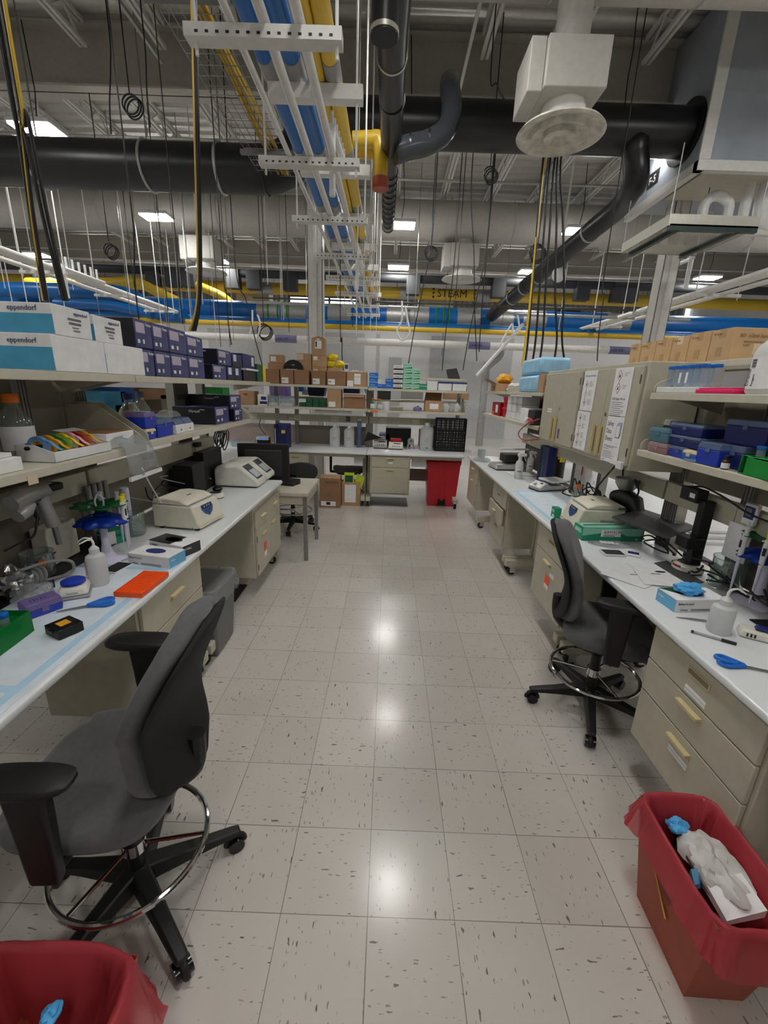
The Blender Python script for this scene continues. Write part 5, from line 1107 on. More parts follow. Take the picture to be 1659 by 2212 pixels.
tube50('amber-filled sample tube in the green rack at the left edge', a0+Vector((.0, .0, .005))+Vector((math.cos(rz7)*.03-math.sin(rz7)*.05, math.sin(rz7)*.03+math.cos(rz7)*.05, 0)), 'kraft', (.7, 'amber'), h=.11)
# pipette stand with pipettes
p = W_(228, 1222); st = carousel('green and blue pipette carousel on a lilac pole, left worktop', p+Vector((-.03, .07, 0)), .4, .335)
q = p+Vector((-.03, .07, 0))
for k, (ang, cap, lb) in enumerate(((10, 'tape_yellow', 'yellow-capped pipette at the right of the left carousel'), (38, 'tape_yellow', 'second yellow-capped pipette of the left carousel'), (75, 'white_pl', 'white-capped pipette at the back of the left carousel'), (120, 'white_pl', 'white-capped pipette at the far left of the left carousel'))):
    an = math.radians(ang); pipette(lb, q+Vector((.105*math.cos(an), .105*math.sin(an), .335*.9+.012)), an+PI2, cap, .25)
bk = beaker('tall clear glass beaker right of the left pipette carousel', W_(283, 1160)+Vector((0, .05, 0)), .058, .135, .4)
a, rz8, w = frame((205, 1172), (243, 1188), ZW); t = carton('wipe_box', 'small green and white wipe box behind the left carousel', a, rz8, .12, .115, .08, 'kim_green', cat='box'); MB().prism([(.0, 0), (.05, 0), (.0, .06)], 'y', -.0012, 0).obj('white_print', 'paper', t); ftext(t, 'Kimtech', .018, 'paper', .02, .055); sticker(t, .12, .115, .08, 'r', .0, .0, .06, .08, 'paper', 'white_print'); ftext(t, 'KIM', .02, 'ink', .06, .045, 'r', .12); tag(crumple((0, 0, .03), .035, .04, .045, 8, .3).obj('tissue', 'glove_white'), 'white tissue pulled out of the small wipe box', 'tissue').location = a+Vector((.01, .09, .078))
# heat gun shape: barcode scanner in its stand
p = at(75, 1080, 'x', -1.55); t = thing('label_gun', 'grey hand-held scanner gun hanging under the shelf', 'scanner', p, 0)
MB().tube([(0,-.12,.015), (0,-.07,.03), (0,.02,.028), (0,.1,.03)], [.034, .042, .036, .03], 16).obj('head', 'silver_pl', t); MB().tube([(0,.03,.02), (0,.05,-.05), (0,.075,-.14)], [.03, .027, .03], 14).obj('grip', 'silver_pl', t)
MB().tube([(0,-.105,-.045), (0,-.06,-.03), (0,-.02,-.01)], [.03, .035, .02], 12).obj('window_hood', 'silver_pl', t); MB().box(-.035, .06, .02, .035, .14, .055).obj('cradle', 'black', t, bev=.01); MB().tube(spline([(0,-.03,-.04),(.0,.0,-.09),(0,-.01,-.04),(0,.02,-.02)], 5), .006, 6).obj('trigger', 'black', t)
MB().box(-.03, -.035, .0, .03, .0, .05).obj('dark_band', 'navy_dk', t); MB().cyl((0,.075,-.13), (0,.085,-.24), .012, n=10).obj('stand_post', 'steel', t)
tag(MB().tube(spline([at(82, 1110, 'x', -1.54), at(78, 1140, 'x', -1.52), at(70, 1160, 'x', -1.5), at(40, 1175, 'x', -1.5), at(10, 1190, 'x', -1.5)], 6), .005, 6).obj('gun_cord', 'black'), 'black cord curling down from the scanner gun', 'cord')
# black mat and cables, coiled grey hose
tag(MB().box(-1.705, .3, ZW+.002, -1.52, 1.25, ZW+.006).obj('rubber_mat', 'black', bev=.002), 'black rubber mat along the back of the left worktop', 'mat')
rr = random.Random(3)
for k in range(7):
    P2 = [(-1.63+rr.uniform(-.05, .06), .32+.06*k+rr.uniform(-.1, .1)+i*.05, ZW+.02+rr.uniform(0, .07)) for i in range(6)]
    tag(MB().tube(spline(P2, 5), .005, 6).obj('loose_cable', 'black' if k != 3 else 'charcoal'), 'black cable tangled at the back of the left worktop', 'cable', 'tangled cables behind the beaker')
p = W_(140, 1190); b = MB()
for i in range(7): b.tube(arc((-1.58+i*.004, .60+.02*i, ZW+.045), .034, 0, 350, 20, (1,0,0), (0,.25,1)), .009, 8, True)
tag(b.obj('coiled_hose', 'grey_pl'), 'thick coil of grey hose on the black mat', 'hose')
tag(MB().tube(spline([(-1.62, .5, ZW+.08), (-1.5, .66, ZW+.12), (-1.45, .78, ZW+.09), (-1.47, .8, ZW+.02), (-1.55, .7, ZW+.015)], 6), .007, 8).obj('hose_end', 'grey_pl'), 'loose loop of pale grey hose over the black mat', 'hose')
t = beaker('large glass beaker with orange mark holding scrap, behind the foil', P_(62, 1255)+Vector((.01, .06, 0)), .062, .12, .3); MB().box(.03, -.066, .07, .055, -.058, .10).obj('orange_mark', 'orange_cap', t)
tag(crumple((0, 0, .06), .062, .062, .06, 12, .5).obj('foil_ball', 'foil'), 'crumpled silver foil beside the large beaker', 'foil').location = P_(48, 1285)+Vector((-.03, -.0, 0))
tag(crumple((0, 0, .03), .07, .06, .04, 21, .35).obj('plastic_wrap', 'clear_film'), 'crumpled clear wrap in front of the foil', 'wrapper').location = P_(70, 1310)+Vector((-.03, .05, 0))
tag(MB().box(-1.7, .02, ZW, -1.56, .42, ZW+.16).obj('instrument_case', 'offwhite', bev=.015), 'white instrument case at the left edge below the scanner gun', 'instrument')
tag(MB().box(-1.705, .88, ZW+.007, -1.62, 1.08, ZW+.2).obj('cream_case', 'cream', bev=.008), 'cream power supply box behind the left pipette carousel', 'instrument')
# steel rack of rods, tubes and small racks behind the centrifuge
for k in range(4): tag(MB().cyl((-1.63+.002*k, 1.22+.045*k, ZW), (-1.63+.002*k, 1.22+.045*k, ZW+.34), .016, n=12).obj('steel_rod', 'steel'), 'upright steel tube behind the glass beaker', 'rod', 'steel tubes behind the beaker')
t = thing('white_stand', 'white bench stand behind the centrifuge', 'stand', (-1.62, 1.52, ZW)); MB().cyl((0,0,0), (0,0,.26), .025, n=14).obj('column', 'lilac_white', t); MB().lathe([(.07, 0), (.06, .02), (.03, .04)], n=20).obj('base', 'lilac_white', t)
for k in range(5):
    p = (-1.58+.09*(k % 2), 1.84+.07*k, ZW)
    t = thing('tube_stand', 'white and blue tube rack behind the centrifuge', 'tube rack', p, .2*k, 'small racks behind the centrifuge'); MB().box(-.04, -.025, 0, .04, .025, .05).obj('base', 'white_pl' if k % 2 else 'royal', t, bev=.003); MB().box(-.042, -.027, .052, .042, .027, .085).obj('lid', 'frost_blue', t, bev=.003)
for k in range(10):
    P2 = [(-1.66+rr.uniform(-.02, .14), 1.7+.12*k+rr.uniform(-.1, .1)+i*.06, ZW+.05+rr.uniform(-.03, .2)*(1-i/8)) for i in range(6)]
    tag(MB().tube(spline(P2, 5), .0045, 6).obj('loose_cable', 'black' if k % 3 else 'grey_pl'), ('black' if k % 3 else 'grey')+' cable tangled behind the white instruments', 'cable', ('black' if k % 3 else 'grey')+' cables behind the white instruments')
tag(MB().box(-1.66, 2.2, ZW, -1.5, 2.42, ZW+.28).obj('black_cabinet', 'black', bev=.006), 'black equipment case between the centrifuge and the white instruments', 'instrument')
tag(MB().box(-1.645, 2.55, ZW, -1.56, 2.95, ZW+.33).obj('black_cabinet', 'black', bev=.006), 'tall black equipment case behind the white instruments', 'instrument')
# plugs and hanging cable loops under the far shelf
for (px, py) in ((318, 985), (425, 960)): tag(MB().box(-.02, -.035, -.02, .03, .035, .02).obj('power_plug', 'black', bev=.006), 'black power plug in the left raceway'+(', near the end panel' if px < 400 else ', below the dark cartons'), 'plug').location = at(px, py, 'x', -1.63)
b = [at(470, 935, 'x', -1.36), at(480, 960, 'x', -1.36), at(468, 985, 'x', -1.36)]
for k in range(6):
    c = at(468+4*k, 945+3*(k % 3), 'x', -1.35); tag(MB().tube(arc(c, .05+.01*(k % 3), 20*k, 330+20*k, 16, (0,1,.1*k), (.1,0,1)), .005, 6).obj('cable_loop', 'black'), 'black cable loop bunched under the end of the left shelf', 'cable', 'bunched cables under the left shelf end')
# monitor, chair back and phone on the side table
t = thing('monitor', 'black monitor seen from behind, beyond the white instruments', 'monitor', at(560, 1010, 'y', 3.34)+Vector((0,0,0)), .12)
p = t.location.copy(); a_, b_ = at(517, 1010, 'y', 3.34).x, at(624, 1010, 'y', 3.34).x; z0, z1 = at(570, 1040, 'y', 3.34).z, at(570, 958, 'y', 3.34).z
t.location = ((a_+b_)/2, 3.34, .741); w = (b_-a_); 
m = MB(); m.box(-w/2, -.01, z0-.741, w/2, .03, z1-.741); m.obj('shell', 'black', t, bev=.01); MB().box(-w*.36, -.035, z0-.741+.06, w*.36, -.009, z1-.741-.06).obj('rear_hump', 'dark', t, bev=.015); MB().box(-.03, -.005, .01, .03, .02, z0-.741+.02).obj('stand_neck', 'black', t); MB().box(-.11, -.09, 0, .11, .1, .012).obj('stand_foot', 'black', t, bev=.004)
MB().box(-w/2+.015, .0302, z0-.741+.015, w/2-.015, .032, z1-.741-.015).obj('screen_glass', 'black_gloss', t)
t = thing('telephone', 'black desk telephone on the side table', 'telephone', on(618, 1050, .741)+Vector((0, .02, 0)), -.3); MB().prism([(0, 0), (0, .02), (.16, .055), (.16, 0)], 'x', -.08, .08).obj('base', 'black', t, bev=.004); MB().tube([(-.09, .02, .055), (-.06, .12, .085), (.0, .13, .09), (.06, .12, .085)], [.018, .014, .012, .018], 10).obj('handset', 'black_gloss', t)
# ================================================================ right shelves
XRS = 1.447
def R_y(px, py, X=XRS): return at(px, py, 'x', X).y
def rloc(px, py, z, X=XRS): return Vector((X, R_y(px, py, X), z))
ZU = 1.806; ZD = 1.496
# syringe cartons on the ledge
xs = [1361, 1384, 1415, 1449, 1485, 1530, 1577]; XB = 1.805
yl = [at(p, 760, 'x', XB).y for p in xs]
nm = ['farthest', 'second from the far end', 'third from the far end', 'fourth from the far end, pale-labelled', 'fifth from the far end', 'nearest']
for k in range(6):
    w = yl[k]-yl[k+1]-.006
    t = carton('syringe_carton', 'brown syringe carton on the high right ledge, '+nm[k], (XB, yl[k], 1.986), -PI2, w, .33, .166-.004*(k % 2), 'carton_lite', group='syringe cartons', tape='tape')
    ftext(t, 'BD Syringe', .013, 'carton_dk', w*.12, .135); sticker(t, w, .33, .166, 'f', w*.36, .02, w*.25, .05, 'tape', 'tape_strip')
    if k == 3: sticker(t, w, .33, .166, 'f', w*.33, .115, w*.33, .05, 'kraft')
    if k == 5:
        ftext(t, 'BD 1/2ml Syringe', .026, 'carton_dk', .035, .115, 'r', w); ftext(t, 'with Permanently attached', .014, 'carton_dk', .06, .09, 'r', w); ftext(t, 'needle', .014, 'carton_dk', .06, .073, 'r', w); sticker(t, w, .33, .16, 'r', .12, .03, .06, .055, 'kraft', 'torn_label')
# upper shelf: foam rack with tubes, magenta tray, jug
y0, y1 = R_y(1414, 835)-.02, R_y(1506, 838)+.008
t = thing('foam_rack', 'white foam rack holding blue-capped tubes on the upper right shelf', 'tube rack', (XRS, y0, ZU), -PI2); w = y0-y1
MB().box(0, 0, 0, w, .15, .028).obj('foam_block', 'white_pl', t, bev=.003)
k = 0
for i in range(6):
    for j in range(2):
        x = .03+(w-.06)/5*i; o = tube50('blue-capped sample tube in the white foam rack, %s row' % ('front' if j == 0 else 'rear'), Vector((XRS+.045+.05*j, y0-x-(.012*j), ZU+.0281)), 'blue', rz=0, r=.0155, h=.105)
        if i in (2, 3) and j == 0: b = MB(); b.box(-.0165, -.008, .02, -.0155, .008, .07); b.obj('label_sticker', 'paper', o)
y0, y1 = R_y(1500, 842), R_y(1590, 845)
t = thing('tube_tray', 'bright magenta tray on the upper right shelf', 'tray', (XRS-.003, y0-.012, ZU), -PI2); MB().box(0, 0, 0, y0-y1-.012, .11, .018).obj('base', 'magenta', t, bev=.004); MB().box(.008, .008, .0185, y0-y1-.02, .1, .025).obj('grid_top', 'magenta', t, bev=.003)
t = thing('plastic_jug', 'large white plastic jug with printed label on the upper right shelf', 'jug', (XRS+.085, R_y(1590, 845)-.085, ZU), -PI2)
MB().rings([[(sx*(.078 if abs(sx) else 0)+0, 0, 0) for sx in (0,)]*3 for _ in ()] or [[( (math.copysign(abs(math.cos(a))**.45, math.cos(a)))*r, (math.copysign(abs(math.sin(a))**.45, math.sin(a)))*r, z) for a in [2*math.pi*j/40 for j in range(40)]] for r, z in ((.072, 0), (.078, .01), (.078, .15), (.07, .18), (.045, .215), (.03, .235), (.03, .25))]).obj('body', 'frost', t, ang=40)
MB().lathe([(.034, .238), (.036, .24), (.036, .272), (.033, .276)], n=28).obj('cap', 'white_pl', t, ang=30)
MB().tube(spline([(.05,.0,.205), (.075,.0,.225), (.082,.0,.19), (.078,.0,.14)], 4), .01, 8).obj('grip_handle', 'frost', t)
MB().box(-.05, -.0795, .02, .06, -.0782, .14).obj('label_sticker', 'paper', t)
text('Ethanol', .022, 'ink', t, (-.042, -.0798, .03), (PI2, -PI2, 0)); text('Reagent', .014, 'ink', t, (-.02, -.0798, .03), (PI2, -PI2, 0))
m = MB()
for i in range(10): m.box(-.045+.0, -.0798, .10+i*.0035, -.025, -.0795, .1015+i*.0035+(.001 if i % 3 else 0))
m.obj('barcode', 'ink', t)
# lower shelf: tip boxes
def tb(lb, px0, px1, py, dz, d, h, body, lid, lidh=.3, X=XRS, name='tip_box'):
    y0, y1 = R_y(px0, py, X), R_y(px1, py, X); return tipbox(lb, (X, y0, ZD+dz), -PI2, y0-y1, d, h, body, lid, lidh, 'tip boxes')
tb('pink tip box at the far end of the lower right shelf', 1399, 1441, 960, 0, .12, .055, 'frost_pink', 'frost_pink', .45)
tb('aqua tip box standing on the pink one', 1404, 1447, 920, .056, .12, .075, 'frost_aqua', 'frost_aqua', .35)
tb('low blue tip box at the bottom of the triple stack', 1443, 1486, 972, 0, .12, .055, 'royal', 'frost_blue', .35, XRS+.01)
tb('flat blue tip box in the middle of the triple stack', 1442, 1513, 945, .056, .12, .052, 'navy', 'frost_blue', .3, XRS+.012)
tb('flat blue tip box on top of the triple stack', 1448, 1520, 915, .109, .12, .058, 'navy', 'frost_blue', .3, XRS+.015)
tb('small blue box with kraft tape on its lid', 1472, 1503, 980, 0, .06, .05, 'blue', 'kraft', .35, XRS-.008)
tb('tall blue tip box right of the taped box', 1502, 1552, 985, 0, .115, .1, 'royal', 'frost_blue', .3, XRS-.008)
tb('tall blue tip box behind the brown vial', 1554, 1602, 1000, 0, .115, .1, 'navy', 'frost_blue', .3, XRS+.04)
tb('large blue tip box stacked on the tall ones', 1563, 1659, 935, .101, .115, .105, 'navy', 'frost_blue', .25, XRS+.06)
tb('dark grey tip box behind the triple stack', 1418, 1450, 900, 0, .1, .165, 'charcoal', 'frost', .2, XRS+.16)
tag(crumple((0, 0, .004), .02, .035, .008, 31, .4).obj('wrapper_scrap', 'clear_film'), 'small clear wrapper scrap before the taped blue box', 'wrapper').location = (XRS+.0, R_y(1490, 985)-.02, ZD+.001)
p = Vector((XRS-.002+.02, R_y(1561, 1000)-.01, ZD)); t = thing('reagent_vial', 'small brown vial with white label on the lower right shelf', 'vial', p-Vector((.012, 0, 0)), 0)
MB().lathe([(.014, 0), (.015, .003), (.015, .034), (.008, .042), (.008, .046)], n=20).obj('body', mat('amber_glass', (70, 30, 18), .15), t); MB().lathe([(.011, .045), (.011, .058), (.009, .06)], n=18).obj('cap', 'black', t); MB().lathe([(.0155, .005), (.0155, .028)], n=20, cap=False).obj('label_sticker', 'paper', t)
p = Vector((XRS-.005, R_y(1598, 1010)-.0, ZD)); t = thing('tube_stand', 'bright green tube rack with round holes on the lower right shelf', 'tube rack', p, -PI2-.1)
m = MB()
w, d, h = .2, .1, .075
m.box(0, 0, 0, w, d, .004); m.box(0, 0, .0, .004, d, h); m.box(w-.004, 0, 0, w, d, h); m.box(.03, 0, 0, w, .004, h*.9); m.box(0, d-.004, 0, w, d, h); m.box(0, .004, h-.004, w, d, h)
m.cyl((.045, .02, 0), (.045, .02, h), .022, n=20); m.obj('rack_body', 'green', t, bev=.002)
for k in range(4): MB().cyl((-.0012, .03, .012+k*.017), (.0, .03, .012+k*.017), .006, n=14).obj('hole', 'ink', t); 
for k in range(4): MB().cyl((.012, -.0012, .014+k*.017), (.012, -.0003, .014+k*.017), .0055, n=14).obj('hole', 'ink', t)
tube50('blue-capped tube standing in the bright green rack on the right shelf', p+Vector((.03, -.05, .03)), h=.085)
tag(crumple((0, 0, .03), .03, .04, .03, 44, .3).obj('foil_ball', 'glove_white'), 'crumpled white foil at the right edge of the lower right shelf', 'foil').location = (XRS+.03, R_y(1659, 985)+.0, ZD+.0)
# ================================================================ right worktop
def V_(px, py): return on(px, py, ZW)
m = MB(); m.box(XR+.03, 1.95, ZW, XR+.5, 3.0, ZW+.0012); pad2 = tag(m.obj('bench_pad', 'pad_paper'), 'white absorbent pad with blue edge on the right worktop beyond the centrifuge', 'bench pad')
for b_ in ((XR+.05, 1.97, ZW+.0012, XR+.085, 2.98, ZW+.0017), (XR+.086, 2.94, ZW+.0012, XR+.48, 2.98, ZW+.0017)): MB().box(*b_).obj('blue_border', 'pad_blue', pad2)
# spray bottle
def spray(lb, p, rz, s=1):
    t = thing('spray_bottle', lb, 'spray bottle', p, rz)
    MB().lathe([(.036*s, 0), (.039*s, .006), (.039*s, .14*s), (.034*s, .165*s), (.016*s, .185*s)], n=24).obj('body', 'frost', t); MB().cyl((0,0,.18*s), (0,0,.215*s), .018*s, n=18).obj('collar', 'white_pl', t)
    MB().prism([(-.025*s, .215*s), (.06*s, .222*s), (.055*s, .245*s), (.0, .255*s), (-.03*s, .24*s)], 'y', -.013*s, .013*s).obj('spray_head', 'white_pl', t, bev=.003)
    MB().tube(spline([(.035*s,0,.222*s), (.045*s,0,.2*s), (.055*s,0,.175*s)], 4), .005*s, 8).obj('trigger', 'white_pl', t)
    m = MB(); A = [math.radians(a) for a in range(225, 316, 10)]; m.rings([[(.0398*s*math.cos(a), .0398*s*math.sin(a), z) for a in A] for z in (.05*s, .125*s)], loop=False, cap=False); m.obj('label_sticker', 'paper', t); lines(t, -.02*s, .115*s, 2, .04*s); [setattr(o, 'location', (0, -.037*s, 0)) for o in COL.objects if o.parent == t and o.name.startswith('text_lines')]
    for k in range(3): MB().box(-.016*s+k*.012*s, -.0412*s, .07*s, -.009*s+k*.012*s, -.0402*s, .085*s).obj('hazard_mark', 'ink', t)
    return t
spray('white spray bottle with trigger and hazard label on the right worktop', V_(1117, 1035)+Vector((.02, .04, 0)), -.2, 1.12)
spray('cloudy spray bottle behind the dark balance at the far right corner', Vector((1.72, 4.0, ZW)), -.2, 1.0)
# navy rack tower with a yellow sticky note
p = V_(1160, 1040); t = thing('file_cabinet', 'navy blue rack cabinet with yellow stickers on the right worktop', 'cabinet', (p.x+.05, at(1172, 1030, 'x', p.x+.05).y, ZW), -PI2)
w, d, h = .03, .3, .42
x0 = p.x+.05; yA = 2.75
nq = V_(1176, 1047); t.location = (nq.x, nq.y+.26, ZW); MB().box(0, 0, 0, .26, min(.34, 1.735-nq.x), .38).obj('casing', 'navy', t, bev=.004)
for k in range(4): MB().box(.01, -.004, .012+k*.09, .075, 0, .092+k*.09).obj('shelf_front', 'navy_dk', t, bev=.002)
MB().box(.13, -.002, .05, .16, 0, .34).obj('slot_column', 'dk_green', t)
for b_ in ((.2607, .1, .27, .262, .22, .29), (.2607, .12, .24, .264, .17, .30)): MB().box(*b_).obj('sticky_note', 'yellow', t)
# stirrer
p = V_(1150, 1058); t = thing('plate_shaker', 'grey and white plate shaker with a sloped control panel on the right pad', 'shaker', (p.x-.03, p.y+.05, ZW), -PI2+.35)
MB().prism([(0, .012), (0, .035), (.085, .09), (.12, .06), (.33, .045), (.33, .012)], 'x', 0, .17).obj('body', 'silver_pl', t, bev=.01); MB().box(.005, .0, .003, .165, .32, .014).obj('foot_plate', 'dark', t, bev=.004)
MB().box(-.015, .12, .085, .185, .34, .107).obj('platform', 'white_pl', t, bev=.008); MB().cyl((.085, .23, .05), (.085, .23, .085), .04, n=16).obj('spindle', 'steel', t); MB().box(.11, .05, .073, .135, .07, .079).obj('display', 'black', t); MB().cyl((.05, .04, .06), (.05, .034, .075), .017, n=18).obj('knob', 'white_pl', t)
b = media_bottle('clear bottle with orange cap and white label, right worktop behind the shaker', Vector((1.60, 2.40, ZW)), .045, .2, rz=-.6); ftext(b, 'AW', .03, 'ink', -.03, .04).location.y = -.047
# centrifuge right, front facing the aisle and away
pA, pB, pC = V_(1208, 1122), V_(1243, 1152), V_(1345, 1130)
dv = pB-pA
cf2 = centrifuge('cream bench centrifuge on the right worktop beside the long green wipe box', (pA.x, pA.y, ZW), math.atan2(dv.y, dv.x), .28, .33, .2, True)
sticker(cf2, .28, .33, .2, 'r', .17, .03, .09, .06, 'silver_pl', 'rating_plate')
a, rz, w = frame((1193, 1115), (1212, 1131), ZW); t = carton('wipe_box', 'small green wipe box half hidden behind the right centrifuge', a+Vector((-.01,.01,0)), rz, .075, .05, .08, 'kim_green', cat='box'); sticker(t, .075, .05, .08, 'f', .01, .045, .055, .02, 'kim_lite', 'white_print'); sticker(t, .075, .05, .08, 'f', .03, .006, .04, .02, 'paper', 'white_print')
pa, pb, pc = V_(1239, 1160), V_(1256, 1168), V_(1388, 1170); dv = pc-pb; L = dv.length
t = carton('wipe_box', 'long green and white wipe box lettered KIMTECH before the right centrifuge', pb, math.atan2(dv.y, dv.x), L, .12, .088, 'kim_green', cat='box')
MB().prism([(.0, .035), (L*.55, .07), (L*.72, .035), (L*.98, .035), (L*.98, .0875), (.0, .0875)], 'y', -.001, 0).obj('pale_print', 'kim_lite', t); MB().prism([(L*.3, .03), (L*.62, .03), (L*.62, .075), (L*.3, .075)], 'y', -.0018, 0).obj('white_print', 'paper', t)
ftext(t, 'KIMTECH', .026, 'ink', L*.34, .052, sx=1.05).location.y = -.003; lines(t, L*.34, .044, 3, .09, .005, 'ink_grey'); ftext(t, '280', .013, 'paper', L*.86, .01); sticker(t, L, .12, .088, 't', .01, .01, L-.02, .1, 'kim_lite', 'top_print')
sticker(t, L, .12, .088, 'l', .02, .045, .08, .03, 'kim_lite', 'white_print'); ftext(t, 'KIMTECH', .014, 'paper', .1, .055, 'l')
tag(MB().cyl(pb+Vector((.02, .05, .094)), pb+dv*.75+Vector((.0, .08, .094)), .004, n=8).obj('glass_rod', 'silver_pl'), 'thin grey rod lying on top of the long wipe box', 'rod')
# imaging stand: base, post, platform
pl = 1.03
c = [on(1322, 1117, pl), on(1440, 1163, pl), on(1506, 1140, pl)]
t = thing('imaging_stand', 'black stand with a square dark platform on the right worktop', 'imaging stand', (1.62, 1.22, ZW), 0)
q0, q1, q2 = [v-Vector((1.62, 1.22, ZW)) for v in c]; q3 = q0+(q2-q1)
MB().hexa([v-Vector((0,0,.006)) for v in (q0, q1, q2, q3)], [v+Vector((0,0,.006)) for v in (q0, q1, q2, q3)]).obj('platform', 'charcoal', t, bev=.002)
for f, g in ((.3, .3), (.5, .55), (.7, .4), (.45, .8)): v = q0+(q1-q0)*f+(q3-q0)*g; MB().cyl(v+Vector((0,0,.006)), v+Vector((0,0,.0085)), .004, n=8).obj('screw', 'screw', t)
pp = at(1500, 1200, 'x', 1.69)-Vector((1.62, 1.22, ZW)); pt = at(1537, 1085, 'x', 1.69)-Vector((1.62, 1.22, ZW))
MB().box(pp.x-.03, pp.y-.02, .0, pp.x+.03, pp.y+.025, pt.z).obj('post', 'black', t, bev=.003); MB().box(pp.x-.03, pp.y-.02, 0, pp.x+.04, pp.y+.12, .02).obj('base', 'black', t, bev=.004); MB().box(pp.x-.08, pp.y-.03, .14, pp.x+.02, pp.y+.06, .2).obj('carriage', 'black', t, bev=.004)
v = (q1+q2)/2; MB().tube([v+Vector((0,0,-.01)), Vector((pp.x, pp.y, .155))], .018, 8).obj('arm', 'black', t)
p = at(1510, 1068, 'x', 1.70); t = thing('camera_block', 'black camera block with a white sticker fixed to the right raceway', 'camera', p, 0); MB().box(-.06, -.07, -.035, .0, .06, .035).obj('body', 'black', t, bev=.004); MB().box(-.061, -.055, -.012, -.06, -.015, .012).obj('label_sticker', 'paper', t)
tag(MB().tube(spline([p+Vector((-.03, .03, .035)), p+Vector((-.02, -.05, .05)), p+Vector((-.01, -.18, .03)), p+Vector((.0, -.34, -.01)), p+Vector((.02, -.5, -.02))], 6), .005, 6).obj('camera_cord', 'black'), 'black cord running along the right raceway from the camera block', 'cord')
t = thing('lab_scope', 'black hooded instrument beside the right centrifuge', 'instrument', (1.72, 1.93, ZW), .2); MB().tube([(0,.1,.2), (0,0,.22), (0,-.1,.2), (0,-.15,.14)], [.045, .065, .06, .04], 16).obj('hood', 'black', t); MB().box(-.06, -.1, 0, .08, .1, .17).obj('body', 'black', t, bev=.02)
t = thing('steel_bowl', 'steel bowl above the black hooded instrument', 'bowl', at(1352, 1060, 'x', 1.70)-Vector((0, 0, -.0)), 0); MB().lathe([(.02, 0), (.05, .01), (.075, .05), (.082, .09), (.078, .09), (.06, .03), (.01, .012)], n=28, cap=False).obj('bowl', 'steel', t); MB().tube(spline([(0,-.08,.1), (.03,-.1,.02), (.03,-.05,-.06), (.03,.06,-.06), (.02,.1,.05), (0,.09,.16)], 5), .006, 6).obj('support_hook', 'black', t)
# small things in front
p = V_(1316, 1176); t = thing('plastic_bag', 'flat clear bag with white rings before the long wipe box', 'bag', p, -.2); crumple((0, .0, .004), .13, .07, .006, 9, .25).obj('film', 'clear_film', t)
for k in range(9): MB().tube(arc((-.05+.022*(k % 5), -.02+.022*(k//5), .014), .008, 0, 340, 12), .0032, 6, True).obj('ring', 'white_pl', t)
a, rz, w = frame((1295, 1192), (1320, 1206), ZW); t = thing('microplate', 'white-framed black gridded plate on the right worktop', 'plate', V_(1293, 1190), math.atan2((V_(1312, 1206)-V_(1293, 1190)).y, (V_(1312, 1206)-V_(1293, 1190)).x))
MB().box(0, 0, 0, .085, .127, .012).obj('frame', 'white_pl', t, bev=.002); MB().box(.006, .008, .012, .079, .119, .0135).obj('grid_face', 'black', t); m = MB()
for i in range(5):
    for j in range(8): m.box(.009+i*.0138, .012+j*.013, .0135, .0195+i*.0138, .0225+j*.013, .0142)
m.obj('cells', 'charcoal', t)
t = thing('lab_timer', 'small white timer with a blue face on the right worktop', 'timer', V_(1352, 1200), -.5); MB().box(0, 0, 0, .075, .06, .014).obj('casing', 'white_pl', t, bev=.004); MB().box(.008, .012, .014, .067, .052, .0155).obj('face', 'navy', t)
for k in range(4): MB().cyl((.015+k*.015, .056, .014), (.015+k*.015, .056, .018), .005, n=10).obj('button', 'white_pl', t)
# plastic envelopes
for k, (P4, lb) in enumerate((([(1297, 1239), (1392, 1272), (1450, 1245), (1355, 1215)], 'clear plastic envelope with white sheets hanging over the right worktop edge'), ([(1355, 1213), (1392, 1262), (1490, 1270), (1440, 1222)], 'second plastic envelope lying on the first'))):
    z = ZW+.002+.004*k; V4 = [on(a_, b_, z) for a_, b_ in P4]; t = thing('plastic_envelope', lb, 'envelope', V4[0], 0); o0 = V4[0]
    MB().hexa([v-o0 for v in V4], [v-o0+Vector((0,0,.0015)) for v in V4]).obj('sheet', 'white_pl', t)
    c_ = sum((v-o0 for v in V4), Vector())/4; MB().box(c_.x-.03, c_.y-.005, .0014, c_.x+.02, c_.y+.004, .0022).obj('print', 'ink_grey', t); MB().ell((c_.x+.04, c_.y+.03, .0018), .03, .012, .0006).obj('logo_print', 'ink', t)
V4 = [V_(1412, 1220), V_(1490, 1268), V_(1520, 1262), V_(1440, 1215)]; tag(MB().hexa([v+Vector((0,0,.008)) for v in V4], [v+Vector((0,0,.013)) for v in V4]).obj('dark_pouch', 'charcoal', bev=.002), 'dark grey pouch under the plastic envelopes', 'pouch')
minispin('small round centrifuge with red swoosh and black lid on the right worktop', V_(1485, 1235)+Vector((.01, .02, 0)), -.5, 1.0)
a, rz, w = frame((1456, 1323), (1560, 1322), ZW); t = glove_box('white and blue glove box with a loose blue glove on top, right worktop', a, rz, .24, .12, .06, 'paper', 'sky', 'ink_blue', 'fisherbrand', 'l')
MB().prism([(.0, .12), (.06, .05), (.1, .12)], 'z', .0608, .0616).obj('green_flash', 'dk_green', t)
tag(crumple((0, 0, .018), .055, .038, .022, 15, .55).obj('loose_glove', 'glove_blue'), 'crumpled light blue glove lying on the right glove box', 'glove').location = a+Vector((math.cos(rz)*.10-math.sin(rz)*.06, math.sin(rz)*.1+math.cos(rz)*.06, .064))
t = thing('tweezers', 'steel tweezers beside the right glove box', 'tweezers', V_(1460, 1334), 0); e = V_(1528, 1343)-V_(1460, 1334)
